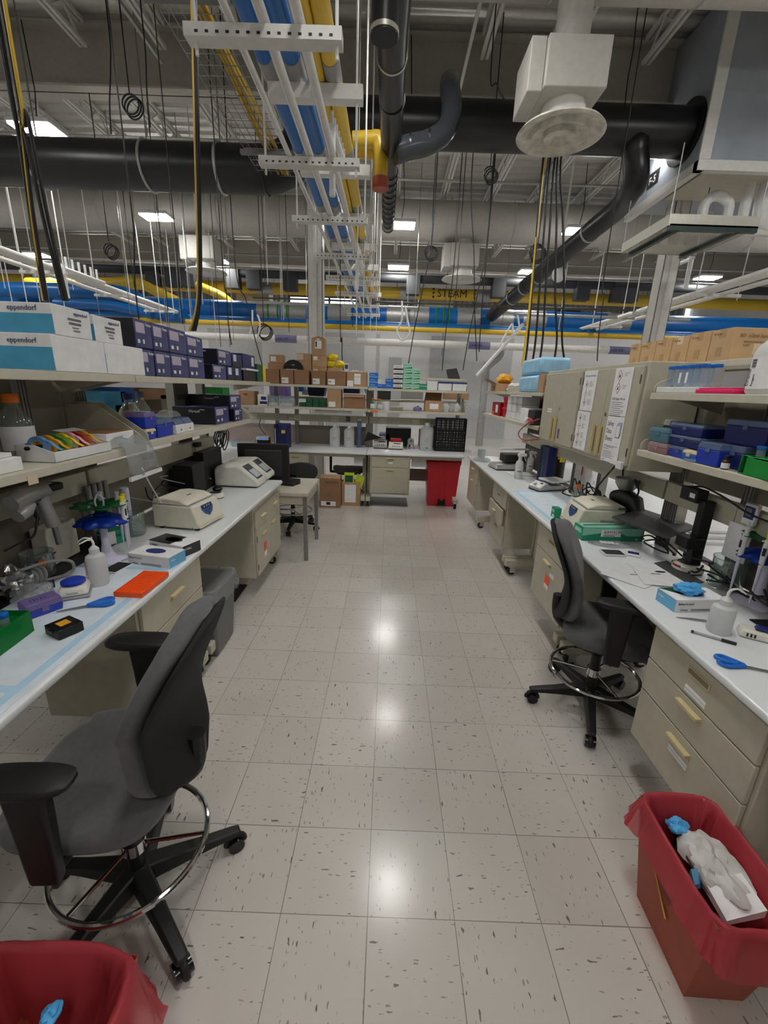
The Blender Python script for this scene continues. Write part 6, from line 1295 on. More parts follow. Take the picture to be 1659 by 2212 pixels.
for s in (-1, 1): MB().tube([(0, 0, .002), (e.x*.5, e.y*.5+s*.005, .003), (e.x, e.y+s*.007, .003)], [.001, .0025, .0022], 6).obj('arm', 'steel', t)
wash_bottle('translucent wash bottle with white spout on the right worktop', V_(1556, 1372)+Vector((.012, .03, 0)), math.pi-.2, .042, .12)
t = thing('marker_pen', 'clear and black pen lying before the right wash bottle', 'pen', V_(1496, 1367), 0); e = V_(1590, 1394)-V_(1496, 1367)
MB().cyl((0,0,.006), e*.66+Vector((0,0,.006)), .005, n=10).obj('barrel', 'silver_pl', t); MB().cyl(e*.66+Vector((0,0,.006)), e+Vector((0,0,.006)), .0062, n=10).obj('cap', 'black', t); MB().cyl(e*-.04+Vector((0,0,.006)), e*.02+Vector((0,0,.006)), .0055, n=10).obj('end_plug', 'black', t)
p = V_(1625, 1392); t = thing('label_printer', 'white and navy hand-held label reader at the right edge of the worktop', 'label reader', p+Vector((.10, .03, 0)), -.55); MB().hexa([(-.11,-.04,0),(.12,-.035,0),(.12,.035,0),(-.11,.045,0)], [(-.10,-.03,.035),(.11,-.025,.03),(.11,.025,.03),(-.1,.035,.035)]).obj('body', 'offwhite', t, bev=.01); MB().hexa([(-.06,-.02,.036),(.06,-.018,.033),(.06,.018,.033),(-.06,.02,.036)], [(-.05,-.018,.05),(.05,-.012,.045),(.05,.012,.045),(-.05,.018,.05)]).obj('blue_top', 'navy', t, bev=.004)
for k in range(3): MB().box(-.085+k*.012, -.0405, .01, -.08+k*.012, -.036, .024).obj('vent_slot', 'ink', t)
scissors('blue-handled scissors at the right edge of the worktop', (1680, 1458), (1548, 1428), ZW)
beaker('large clear glass beaker on the right worktop beside the carousel', V_(1577, 1275)+Vector((.0, .04, 0)), .072, .155, 2.2)
q = V_(1632, 1312)+Vector((.03, .035, 0)); carousel('green and blue pipette carousel at the right edge of the photo', q, .1, .36)
for k, (ang, cap, lb) in enumerate(((215, 'tape_yellow', 'yellow-capped pipette with digital window on the right carousel'), (165, 'white_pl', 'white-capped pipette on the left side of the right carousel'), (110, 'white_pl', 'pipette at the back of the right carousel'))):
    an = math.radians(ang); pipette(lb, q+Vector((.115*math.cos(an), .115*math.sin(an), .36*.9+.012)), an+PI2, cap, .3)
p = at(1627, 1112, 'x', 1.735); t = thing('wall_timer', 'white timer with navy face stuck on the right raceway', 'timer', p, -PI2+.0); MB().box(-.035, -.02, -.05, .035, .0, .05).obj('casing', 'white_pl', t, bev=.006); MB().box(-.028, -.0215, -.02, .028, -.019, .038).obj('face', 'navy', t, bev=.001); MB().box(-.018, -.0225, -.008, .014, -.0212, .03).obj('display', 'mid_grey', t)
for k in range(3): MB().box(-.024+k*.018, -.015, .05, -.012+k*.018, -.006, .056).obj('button', 'grey_pl', t)
tag(MB().box(1.742, at(1600, 1150, 'x', 1.74).y-.06, 1.02, 1.746, at(1600, 1150, 'x', 1.74).y+.08, 1.2).obj('paper_sheet', 'paper'), 'white sheet of paper behind the right carousel', 'paper')
tag(MB().box(1.60, .10, ZW+.001, 1.76, .62, ZW+.006).obj('rubber_mat', 'black'), 'black mat at the back of the right worktop', 'mat')
rr = random.Random(11)
for k in range(8):
    P2 = [(1.68+rr.uniform(-.05, .05), .35+.14*k+rr.uniform(-.1, .1)+i*.05, ZW+.02+rr.uniform(0, .09)) for i in range(6)]; tag(MB().tube(spline(P2, 5), .005, 6).obj('loose_cable', 'black'), 'black cable tangled at the back of the right worktop', 'cable', 'tangled cables on the right worktop')
for k in range(6):
    P2 = [(1.70+rr.uniform(-.05, .05), 2.1+.1*k+rr.uniform(-.1, .1)+i*.05, ZW+.02+rr.uniform(0, .2)) for i in range(6)]; tag(MB().tube(spline(P2, 5), .006, 6).obj('loose_cable', 'black'), 'black cable tangled under the wall cabinets', 'cable', 'tangled cables under the wall cabinets')
# red bag, papers and a hand across in the next bay
t = thing('waste_bag', 'red and white printed bag behind the right bench under the cabinets', 'bag', at(1268, 1020, 'x', 2.0)+Vector((0,0,-.16)), 0); crumple((0,0,.16), .08, .12, .17, 3, .15).obj('bag_body', 'paper', t); MB().box(-.085, -.06, .14, -.07, .03, .28).obj('red_print', 'red', t, bev=.01)
tag(MB().box(1.88, .8, .86, 2.6, 4.6, .9).obj('next_bay_worktop', 'top_white'), 'white worktop of the next bay to the right, seen under the raceway', 'worktop')
for k in range(3): tag(MB().box(2.0+.05*k, 1.5+.06*k, .901+.02*k, 2.3+.04*k, 1.95+.05*k, .918+.02*k).obj('paper_stack', 'paper'), ['lowest', 'middle', 'topmost'][k]+' of three paper stacks on the next bay worktop', 'paper')
p = at(1362, 1042, 'x', 2.15); t = thing('person', 'person in a white sleeve reaching over the next bay worktop, bare hand showing', 'person', p, .3)
hb = MB(); hb.tube([(.16,.12,.03), (.03,.02,.01)], [.045, .034], 12); hb.obj('sleeve', 'paper', t)
hm = MB(); hm.tube([(.05,.035,.012), (.0,.0,.0), (-.03,-.02,-.006), (-.075,-.05,-.012)], [.024, .022, .03, .034], 12)
for k in range(4): a_ = -.35+.2*k; hm.tube([(-.065,-.05+.0*k,-.012), (-.10-.02*math.cos(a_),-.075+.02*(k-1.5),-.014), (-.135-.0*k,-.1+.026*(k-1.5),-.03)], [.011, .0095, .008], 8)
hm.tube([(-.03,-.045,-.01), (-.045,-.075,-.018), (-.07,-.1,-.024)], [.012, .011, .009], 8); hm.obj('body', 'skin', t)
# balance with dark draft hood at the far corner
p = V_(1075, 990); t = thing('analytical_balance', 'grey balance with a dark hood at the far end of the right worktop', 'balance', (1.32, 4.02, ZW), .12); MB().hexa([(0,0,.01),(.38,0,.01),(.38,.3,.01),(0,.3,.01)], [(.02,.03,.05),(.36,.05,.07),(.36,.28,.08),(.02,.27,.06)]).obj('body', 'silver_pl', t, bev=.012); MB().box(.15, .1, .08, .42, .3, .18).obj('hood', 'dark', t, bev=.012); MB().box(.06, .06, .24, .42, .1, .26).obj('tray_top', 'white_pl', t, bev=.003); MB().box(.02, .0, .0, .3, .28, .012).obj('foot_plate', 'black', t); MB().box(.03, .03, .056, .1, .09, .066).obj('keypad', 'offwhite', t, bev=.004)
tag(MB().box(1.42, 3.72, ZW, 1.68, 3.92, ZW+.012).obj('plastic_tray', 'white_pl', bev=.003), 'flat white tray before the grey balance', 'tray')
beaker('wire-handled glass jar at the far right corner of the worktop', Vector((1.33, 4.9, ZW)), .05, .13, 0, 'glass_jar')
tag(crumple((0,0,.02), .1, .14, .03, 51, .3).obj('plastic_wrap', 'clear_film'), 'heap of clear film at the far corner of the right worktop', 'wrapper').location = (1.30, 4.72, ZW)
tag(MB().tube(spline([at(1165, 905, 'x', 1.40), at(1140, 915, 'x', 1.40), at(1120, 935, 'x', 1.40), at(1130, 950, 'x', 1.41), at(1165, 948, 'x', 1.43)], 6), .006, 6).obj('red_cord', 'tape_red'), 'red cord looping down beside the far wall cabinet', 'cord')
tag(MB().tube(spline([at(1330, 1005, 'x', 1.6), at(1300, 1040, 'x', 1.6), at(1290, 1060, 'x', 1.6), at(1320, 1095, 'x', 1.6), at(1355, 1100, 'x', 1.6)], 6), .007, 6).obj('instrument_cord', 'black'), 'thick black cord curving under the nearer wall cabinet', 'cord')
# ================================================================ corner shelves at the far right
XC = 1.445
def cy(px, py): return at(px, py, 'x', XC).y
for k in range(2):
    m = MB(); w = .62; m.box(0, 0, 0, w, .3, .165)
    t = thing('pad_bale', 'pale blue plastic-wrapped bale of pads, %s of the stacked pair' % ('lower' if k == 0 else 'upper'), 'bale', (XC+.01+.01*k, 3.95, 1.791+.168*k), -PI2, 'blue wrapped bales'); m.obj('wrapped_pads', mat('bale_blue', (150, 200, 232), .35, 0, .15, 8, bump=.6, bscale=14) if k == 0 else 'bale_blue', t, bev=.03)
carton('corner_carton', 'brown carton at the end of the upper corner shelf beside the wall cabinet', (XC+.01, 3.30, 1.791), -PI2, .16, .3, .17, 'carton'); 
for k in range(9):
    i, j = k % 3, k//3; carton('pipette_box', 'white carton in the lower corner shelf stack, %s layer, %s column' % (['bottom', 'middle', 'top'][j], ['far', 'middle', 'near'][i]), (XC+.01+.02*i, 4.32-.15*i+.0, 1.476+.088*j), -PI2, .142, .2, .085, 'white_pl', cat='carton', group='white cartons on the corner shelf')
for k, (y, m_) in enumerate(((3.72, 'paper'), (3.58, 'paper'))): carton('printed_box', 'white printed box on the lower corner shelf, %s the dark one' % ('farther from' if k == 0 else 'next to'), (XC, y, 1.476), -PI2, .13, .2, .15, m_, cat='box', group='printed boxes')
carton('printed_box', 'dark printed box on the lower corner shelf beside the wall cabinet', (XC-.005, 3.44, 1.476), -PI2, .2, .2, .14, 'dark', cat='box')
t = thing('tape_gun', 'white and red tape gun before the dark printed box', 'tape gun', (XC-.03, 3.36, 1.4765), -PI2); MB().cyl((0,.0,.035), (.05,0,.035), .034, n=18).obj('roll', 'white_pl', t); MB().tube([(.02,0,.05), (.1,0,.055), (.16,0,.03)], .015, 8).obj('grip', 'red', t)
for k in range(2):
    t = thing('red_tub', 'red tub with lid on the lower corner shelf, %s of the stacked pair' % ('lower' if k == 0 else 'upper'), 'tub', (1.30 if False else XC+.09, 4.52, 1.476+.125*k), 0, 'red tubs'); MB().lathe([(.065, 0), (.075, .1)], n=24).obj('body', 'red', t); MB().lathe([(.08, .1), (.08, .118), (.07, .122)], n=24).obj('lid', 'magenta', t)
t = carton('red_bin_bag', 'dark red bagged box with a white label on the corner shelf', (XC+.02, 5.12, 1.476), -PI2, .42, .25, .17, 'red_bag_in', cat='box'); sticker(t, .42, .25, .17, 'f', .2, .04, .12, .1, 'paper'); sticker(t, .42, .25, .17, 'f', .03, .0, .1, .05, 'orange', 'orange_card')
t = carton('open_carton', 'open brown carton marked M on the upper corner shelf', (XC+.0, 5.25, 1.791), -PI2, .3, .28, .1, 'carton', cat='carton'); ftext(t, 'M', .07, 'ink', .18, .02); MB().hexa([(0,-.001,.1),(.3,-.001,.1),(.3,.001,.1),(0,.001,.1)], [(.0,-.1,.15),(.3,-.1,.15),(.3,-.098,.15),(.0,-.098,.15)]).obj('flap', 'carton', t)
tag(crumple((0, 0, .06), .1, .12, .07, 61, .25).obj('yellow_bag', 'amber'), 'yellow bag behind the open carton on the corner shelf', 'bag').location = (XC+.17, 5.2, 1.895)
tag(crumple((0, 0, .05), .08, .16, .06, 62, .4).obj('white_bag', 'glove_white'), 'white crumpled bag beside the yellow bag on the corner shelf', 'bag').location = (XC+.2, 4.75, 1.7915)
carton('corner_carton', 'tan carton standing behind the white crumpled bag', (XC+.31, 4.9, 1.791), -PI2, .22, .04, .26, 'carton_lite')
# ================================================================ back shelves
YS = 5.515
def bx(px, py, y=YS): return at(px, py, 'y', y).x
def bcart(lb, px0, px1, y, z, d, h, m='carton', grp=None, name='back_carton', tape=None, lab=None, cat='carton'):
    x0, x1 = bx(px0, 830, y), bx(px1, 830, y)
    t = carton(name, lb, (x0, y, z), 0, x1-x0-.006, d, h, m, cat, grp, tape)
    if lab: sticker(t, x1-x0, d, h, *lab)
    return t
ZA, ZB_, ZC, ZD_ = 1.791, 1.469, 1.776, 1.461
row = [(573, 604), (606, 635), (636, 668), (673, 704), (706, 748), (749, 793)]
rn = ['leftmost', 'second from the left', 'third from the left', 'third from the right', 'the wide one', 'rightmost']
for k, (a_, b_) in enumerate(row):
    t = bcart('brown carton in the front row on top of the back shelves, '+rn[k], a_, b_, YS, ZA, .2, .205, 'carton_dk' if k != 5 else 'carton', 'brown cartons in the front row', tape=None)
    w = bx(b_, 830)-bx(a_, 830)
    if k in (1, 3, 4): sticker(t, w, .2, .2, 'f', .02, .012, .1, .08, 'paper'); MB().box(.03, -.003, .05, .065, -.0012, .06).obj('print', 'ink', t)
    if k == 5: sticker(t, w, .2, .2, 'f', .006, .0, .09, .08, 'paper'); sticker(t, w, .2, .2, 'f', .11, .03, .095, .15, 'paper')
    lines(t, w*.3, .14, 2, w*.5, .01, 'ink_grey')
YR = 5.725
bcart('brown carton at the back left, under a smaller one', 580, 614, YR, ZA, .17, .30, 'carton'); bcart('small carton on the back left carton, with white label', 584, 613, YR, ZA+.302, .17, .115, 'carton', lab=('f', .02, .02, .08, .07, 'paper'))
bcart('tall brown carton behind the black round lid', 642, 674, YR, ZA, .17, .45, 'carton', lab=('f', .0, .36, .1, .08, 'kraft'))
bcart('carton at the bottom of the tall stack', 675, 707, YR, ZA, .17, .26, 'carton_lite', tape='tape', lab=('f', .02, .18, .06, .05, 'paper')); bcart('carton in the middle of the tall stack', 675, 707, YR, ZA+.262, .17, .16, 'carton_lite', tape='tape', lab=('f', .02, .1, .06, .05, 'paper'))
t = bcart('topmost brown carton of the tall stack before the steel column', 674, 703, YR, ZA+.424, .17, .245, 'carton', tape='kraft', lab=('f', .05, .1, .1, .11, 'paper')); MB().prism([(0, .246), (.2, .246), (.1, .275)], 'y', .01, .15).obj('flap', 'carton_dk', t); MB().box(.06, -.003, .12, .08, -.001, .2).obj('print', 'ink', t)
bcart('low carton under the yellow bags', 708, 735, YR, ZA, .17, .26, 'carton_lite')
for k, (px, z) in enumerate(((712, .262), (730, .262), (718, .36))): tag(crumple((0, 0, .05), .075, .06, .055, 70+k, .2).obj('yellow_pouch', 'tape_yellow'), 'yellow printed pouch on the low carton, %s' % ['left one beneath', 'right one beneath', 'topmost'][k], 'pouch', 'yellow pouches').location = (bx(px, 780, YR)+.02*(k == 1), YR+.07, ZA+z)
t = thing('black_lid', 'black half-round lid standing behind the brown cartons', 'lid', (bx(634, 797, YR-.005), YR-.0, ZA+.2), 0); MB().prism([(.15*math.cos(math.pi*i/20), .02+.135*math.sin(math.pi*i/20)) for i in range(21)], 'y', -.02, -.003).obj('disc', 'black', t, bev=.003); MB().tube([(.09*math.cos(math.pi*i/20), -.022, .02+.085*math.sin(math.pi*i/20)) for i in range(21)], .004, 6).obj('ridge', 'dark', t); MB().box(-.02, -.024, .075, .02, -.02, .083).obj('label_sticker', 'paper', t)
t = thing('small_meter', 'small white meter on the upper back shelf right of the yellow pouches', 'meter', (bx(748, 790, YR), YR, ZA), 0); MB().box(-.03, 0, 0, .035, .04, .33).obj('casing', 'white_pl', t, bev=.004); MB().box(-.022, -.002, .25, .027, 0, .31).obj('display', 'steel_dark', t)
tag(crumple((0,0,.04), .12, .06, .05, 81, .4).obj('white_wrap', 'glove_white'), 'white crumpled wrap behind the rightmost brown carton', 'wrapper').location = (bx(768, 800, YR), YR+.06, ZA+.14)
# glove box towers
def gb(lb, px0, z, w, h, m, word, tm='paper', grp='glove boxes on the back shelf', d=.22):
    x0 = bx(px0, 830)
    t = carton('glove_box', lb, (x0, YS, z), 0, w, d, h-.002, m, 'box', grp, bev=.002); ftext(t, word, h*.36, tm, w*.12, h*.5); return t
HG = .072
LV = ['bottom', 'second', 'third', 'fourth', 'top']
for k in range(3): t = gb('blue glove box in the leftmost tower, %s of three' % LV[min(k, 4)], 797.5, ZC+k*HG, .125, HG, 'blue', 'Gloves'); sticker(t, .125, .22, HG, 't', .01, .02, .1, .18, 'sky', 'top_print'); MB().box(.002, -.001, HG*.05, .123, -.0002, HG*.3).obj('pale_print', 'sky', t)
gb('single blue glove box beside the leftmost tower', 814.5, ZC, .12, HG*.85, 'blue', 'Gloves'); bcart('small white box on the single blue glove box', 816, 825, YS, ZC+HG*.86, .1, .06, 'white_pl', 'glove boxes on the back shelf', 'glove_box', cat='box')
for k in range(2): gb('blue glove box in the second tower, %s of two' % ['lower', 'upper'][k], 832.5, ZC+k*HG, .118, HG*.95, 'blue', 'Gloves')
for k in range(5): t = gb('white and black glove box in the middle tower, %s of five' % ['bottom', 'second', 'third', 'fourth', 'top'][k], 849.5, ZC+k*HG*.93, .135, HG*.92, 'paper', 'STERLING', 'ink'); MB().box(.0, -.0012, 0, .135, -.0002, HG*.3).obj('black_print', 'charcoal' if k % 2 else 'black', t)
for k in range(5): t = gb('green and white glove box in the tallest tower, %s of five' % ['bottom', 'second', 'third', 'fourth', 'top'][k], 870.5, ZC+k*HG*1.02, .125, HG, 'mint', 'MicroFlex', 'dk_green'); MB().prism([(.0, .0), (.125, 0), (.125, .02), (.05, .012)], 'y', -.0012, 0).obj('green_print', 'green', t)
for k in range(4): t = gb('green and white glove box in the tower right of the tallest, %s of four' % ['bottom', 'second', 'third', 'top'][k], 889, ZC+k*HG*1.02, .118, HG, 'mint', 'MicroFlex', 'dk_green'); MB().prism([(.0, .0), (.118, 0), (.118, .02), (.05, .012)], 'y', -.0012, 0).obj('green_print', 'green', t)
t = gb('single green wipe box right of the mint towers', 906, ZC, .115, .085, 'kim_green', 'Kimwipes')
for k, (a_, b_) in enumerate(((923, 946), (947, 977), (978, 1009))):
    t = bcart('white lidded box on the upper back shelf, '+['left of three', 'middle of three', 'right of three'][k], a_, b_, YS, ZC, .24, .118, 'white_pl', 'white lidded boxes'); w = bx(b_, 830)-bx(a_, 830); MB().box(-.003, -.003, .1, w-.003, .242, .124).obj('lid', 'white_pl' if k == 0 else 'ink_blue', t)
tag(MB().box(bx(868, 812, 6.2), 6.05, 1.93, bx(1008, 815, 6.2), 6.4, 1.96).obj('high_shelf', 'beige_lite'), 'high beige shelf behind the white lidded boxes', 'shelf')
t = thing('small_monitor', 'black display leaning on the high shelf behind the back bench', 'monitor', (bx(982, 810, 6.15), 6.15, 1.961), .1); MB().hexa([(-.1,0,0),(.1,0,0),(.1,.03,0),(-.1,.03,0)], [(-.13,.05,.14),(.04,.05,.17),(.04,.08,.17),(-.13,.08,.14)]).obj('shell', 'black', t, bev=.004)
# lower back shelf, left
bcart('tan carton with red print at the far left of the lower back shelf', 515, 548, YS+.02, ZB_, .25, .2, 'carton', lab=('f', .07, .14, .06, .025, 'tape_red'))
t = bcart('white and navy printed box on the lower back shelf', 555, 577, YS, ZB_, .2, .16, 'paper', cat='box'); MB().box(.03, -.0015, .02, .14, -.0002, .06).obj('print', 'navy', t); MB().box(.05, -.0015, .08, .13, -.0002, .13).obj('print', 'navy', t)
for k, (a_, b_) in enumerate(((581, 600), (603, 632))):
    w = bx(b_, 870)-bx(a_, 870); t = thing('bagged_rack', 'clear-bagged rack of blue-capped tubes, %s one' % ['left', 'right'][k], 'tube rack', (bx(a_, 870), YS, ZB_), 0, 'bagged tube racks'); MB().box(0, 0, 0, w, .12, .045).obj('foam_block', 'white_pl', t, bev=.003); MB().hexa([(-.01,-.006,0),(w+.02,-.006,0),(w+.02,.14,0),(-.01,.14,0)], [(0,.0,.15),(w,.0,.14),(w,.13,.14),(0,.13,.15)]).obj('bag_film', 'clear_film', t)
    for j in range(4+2*k): MB().cyl((.02+j*(w-.04)/(3+2*k), .03, .045), (.02+j*(w-.04)/(3+2*k), .03, .12), .012, n=10).obj('tube', 'tube_clear', t); MB().cyl((.02+j*(w-.04)/(3+2*k), .03, .12), (.02+j*(w-.04)/(3+2*k), .03, .135), .014, n=10).obj('cap', 'blue', t)
for j in range(2):
    for i in range(4):
        if j == 1 and i == 0: continue
        bcart('dark green box on the lower back shelf, %s row, %s from the left' % (['lower', 'upper'][j], ['first', 'second', 'third', 'fourth'][i]), 645+15*i, 659.5+15*i, YS+.04, ZB_+.062*j, .2, .06, 'dk_green', 'dark green boxes', 'green_box', cat='box')
t = bcart('upright brown carton on the lower back shelf beside the dark green boxes', 707, 738, YS-.0, ZB_, .2, .27, 'carton', lab=('f', .02, .015, .1, .075, 'paper'))
bcart('wide brown carton with folded flap at the right of the lower back shelf', 743, 789, YS+.01, ZB_, .25, .2, 'carton_dk'); [o for o in COL.objects if o.get('label') == 'wide brown carton with folded flap at the right of the lower back shelf'][0]; 
tag(MB().box(bx(744, 850), YS-.012, ZB_+.165, bx(787, 850), YS+.008, ZB_+.195).obj('carton_flap', 'carton'), 'loose folded flap strip across the wide brown carton', 'flap')
t = thing('navy_bin', 'navy plastic bin hanging behind the lower back shelf', 'bin', (bx(683, 840, 5.98), 5.99, 1.62), 0); MB().hexa([(-.12,0,0),(.12,0,0),(.12,.2,0),(-.12,.2,0)], [(-.15,-.02,.15),(.15,-.02,.15),(.15,.22,.15),(-.15,.22,.15)]).obj('tub', 'navy_dk', t, bev=.008)
for k, (px, w_, h_, z, m_, lb) in enumerate(((605, .3, .16, 1.6, 'frost_lilac', 'pale box in the room beyond, behind the bagged tube racks'), (652, .1, .12, 1.68, 'blue', 'blue box in the room beyond, left of the navy bin'), (760, .26, .1, 1.68, 'navy_dk', 'dark cloth bundle in the room beyond the wide carton'), (668, .2, .08, 1.63, 'white_pl', 'white tray in the room beyond, under the navy bin'), (890, .36, .12, 1.62, 'silver_pl', 'grey instrument front in the room beyond, behind the cartons'), (830, .22, .18, 1.6, 'charcoal', 'dark grey case in the room beyond, behind the orange-capped bottles'), (985, .4, .1, 1.64, 'carton', 'long brown carton in the room beyond, at the right'))):
    tag(MB().box(bx(px, 850, 6.25)-w_/2, 6.15, z, bx(px, 850, 6.25)+w_/2, 6.4, z+h_).obj('far_box', m_, bev=.004), lb, 'box')
for z, lb in ((1.6, 'lower'), ): tag(MB().box(-2.4, 6.05, z-.03, 1.3, 6.45, z).obj('far_shelf', 'beige_lite'), 'shelf of the room beyond, seen between the back shelves', 'shelf')
tag(MB().box(-2.7, 5.99, .8, 1.4, 6.75, .85).obj('far_worktop', 'top_white'), 'white worktop on the far side of the back bench', 'worktop')
for k, (x, w_, h_, m_, lb) in enumerate(((.18, .42, .3, 'black', 'black equipment on the far-side worktop behind the heat blocks'), (.6, .12, .28, 'carton_dk', 'brown box on the far-side worktop behind the round lamp'), (-.05, .18, .2, 'frost_blue', 'cloudy blue case on the far-side worktop'))): tag(MB().box(x-w_/2, 6.1, .851, x+w_/2, 6.4, .85+h_).obj('far_equipment', m_, bev=.006), lb, 'equipment')
# lower back shelf, right
for k, (px, h_, y) in enumerate(((805, .175, YS+.03), (818, .16, YS+.13), (821, .16, YS+.02))): b = media_bottle('orange-capped glass bottle with a lettered label, %s of three' % ['left', 'rear', 'right'][k], Vector((bx(px, 875, y), y+.04, ZD_)), .038, h_); ftext(b, 'TWF', .022, 'ink', -.022, .03).location.y = -.041
t = thing('white_jar', 'white printed jar beside the orange-capped bottles', 'jar', (bx(834, 878), YS+.05, ZD_), 0); MB().lathe([(.045, 0), (.048, .005), (.048, .1), (.04, .105)], n=22).obj('body', 'white_pl', t); MB().lathe([(.049, .1), (.049, .122), (.04, .125)], n=22).obj('lid', 'white_pl', t)
t = thing('steel_tray', 'shallow tray of cream contents on the lower back shelf', 'tray', (bx(857, 880), YS+.08, ZD_), 0); MB().hexa([(-.08,-.05,0),(.08,-.05,0),(.08,.08,0),(-.08,.08,0)], [(-.1,-.07,.05),(.1,-.07,.05),(.1,.1,.05),(-.1,.1,.05)]).obj('pan', 'alu', t, bev=.004); MB().box(-.09, -.06, .046, .09, .09, .054).obj('contents', 'cream', t)
t = bcart('open brown carton with raised flap at the right of the lower back shelf', 921, 960, YS-.01, ZD_, .22, .16, 'carton', lab=('f', .07, .04, .13, .08, 'paper')); w = bx(960, 860)-bx(921, 860); MB().hexa([(0,.2,.16),(w-.01,.2,.16),(w-.01,.206,.16),(0,.206,.16)], [(.02,.23,.29),(w,.23,.29),(w,.236,.29),(.02,.236,.29)]).obj('flap', 'carton_dk', t)
for k in range(3): tag(crumple((0, 0, .06), .05, .03, .07, 90+k, .2).obj('white_packet', 'frost'), 'cloudy packet on the lower back shelf right of the open carton, %s of three' % ['left', 'middle', 'right'][k], 'packet', 'cloudy packets').location = (bx(965+12*k, 875), YS+.07+.05*(k % 2), ZD_)
tag(crumple((0,0,.03), .06, .04, .04, 95, .4).obj('violet_packet', 'violet'), 'violet packet on the lower back shelf left of the open carton', 'packet').location = (bx(903, 880), YS+.06, ZD_)
tag(MB().box(bx(800, 888), YS-.016, ZD_-.034, bx(816, 888), YS-.014, ZD_-.004).obj('shelf_label', 'orange_cap'), 'orange label on the edge of the lower back shelf', 'label')
tag(MB().box(bx(682, 888, 5.7), 5.6, 1.375, bx(760, 888, 5.7), 5.72, 1.42).obj('strip_lamp', 'white_pl', bev=.006), 'white unlit strip lamp under the lower back shelf', 'lamp')
# ================================================================ back worktop
ZBW = HB+.001
def B_(px, py): return on(px, py, ZBW)
def carboy(lb, px, py, r, h, grp='white carboys with taps'):
    p = B_(px, py); t = thing('carboy', lb, 'carboy', p+Vector((0, r, 0)), 0, grp)
    MB().lathe([(r*.95, 0), (r, .008), (r, h*.72), (r*.9, h*.8), (r*.42, h*.88), (r*.34, h*.9)], n=28).obj('body', 'frost', t); MB().lathe([(r*.38, h*.89), (r*.4, h*.9), (r*.4, h*.99), (r*.36, h)], n=20).obj('cap', 'white_pl', t)
    MB().cyl((0,-r-.005,.035), (0,-r-.035,.035), .009, n=10).obj('tap', 'white_pl', t); MB().box(-.014, -r-.04, .04, .014, -r-.025, .055).obj('tap_lever', 'white_pl' if r < .1 else 'kim_green', t)
    lines(t, -.03, h*.45, 5, .06, .012); [setattr(o, 'location', (0, -r+.002, 0)) for o in COL.objects if o.parent == t and o.name.startswith('text_lines')]
    MB().tube(spline([(r*.3,0,h*.9), (r*.7,0,h*.92), (r*.8,0,h*.8)], 4), .008, 6).obj('grip_handle', 'frost', t)
    return t
carboy('white carboy with tap on the back worktop, left of the pair', 722, 966, .082, .345); carboy('white carboy with tap on the back worktop, right of the pair', 753, 967, .082, .345); carboy('large white carboy with a green tap on the right of the back worktop', 921, 974, .105, .43)
p = B_(776, 965); t = thing('measuring_cylinder', 'tall cloudy measuring cylinder beside the pair of carboys', 'cylinder', p+Vector((0, -.05, 0)), 0); MB().lathe([(.05, 0), (.05, .012), (.034, .02), (.034, .40), (.038, .405)], n=22).obj('tube_wall', 'frost_blue', t); tag(crumple((0,0,.0), .03, .03, .02, 97, .3).obj('paper_cover', 'paper'), 'paper cover on the measuring cylinder', 'cover').location = p+Vector((0, -.05, .425))
# heat blocks
def heatblock(lb, px0, px1, py, h, top):
    p = B_(px0, py); w = B_(px1, py).x-p.x; t = thing('heat_block', lb, 'heat block', p, 0, 'small heat blocks'); MB().prism([(0, .012), (.0, h*.45), (.06, h), (.2, h), (.2, .012)], 'x', 0, w).obj('body', 'offwhite' if top == 'red' else 'silver_pl', t, bev=.008); MB().box(.0, .0, 0, w, .19, .014).obj('foot_plate', 'charcoal', t); MB().box(.03, .09, h, w-.03, .19, h+.05).obj('block', top, t, bev=.005)
    def F(v): return (.06*(v-.45)/.55-.003, h*v)
    MB().box(w*.35, F(.8)[0], h*.72, w*.85, F(.9)[0]+.02, h*.88).obj('display', 'black', t)
    for k in range(4): MB().cyl((w*(.3+.15*k), F(.5)[0]-.004, h*.5), (w*(.3+.15*k), F(.5)[0]+.01, h*.5), .008, n=10).obj('button', 'ink' if top != 'red' else 'royal', t)
    return t
heatblock('grey heat block with a tall metal block on the back worktop', 807, 836, 969, .13, 'alu'); heatblock('white heat block with a red lid on the back worktop', 839, 870, 971, .11, 'red')
t = thing('bench_lamp', 'small round-headed white device between the heat block and the large carboy', 'device', B_(887, 970)+Vector((0, .05, 0)), 0); MB().cyl((0,-.02,.12), (0,.04,.12), .052, n=24).obj('head', 'silver_pl', t)
for s in (-1, 1): MB().tube([(s*.03,0,.1), (s*.055,0,.0)], .016, 8).obj('leg', 'silver_pl', t)
MB().cyl((0,-.024,.125), (0,-.019,.125), .012, n=12).obj('eye', 'ink', t)
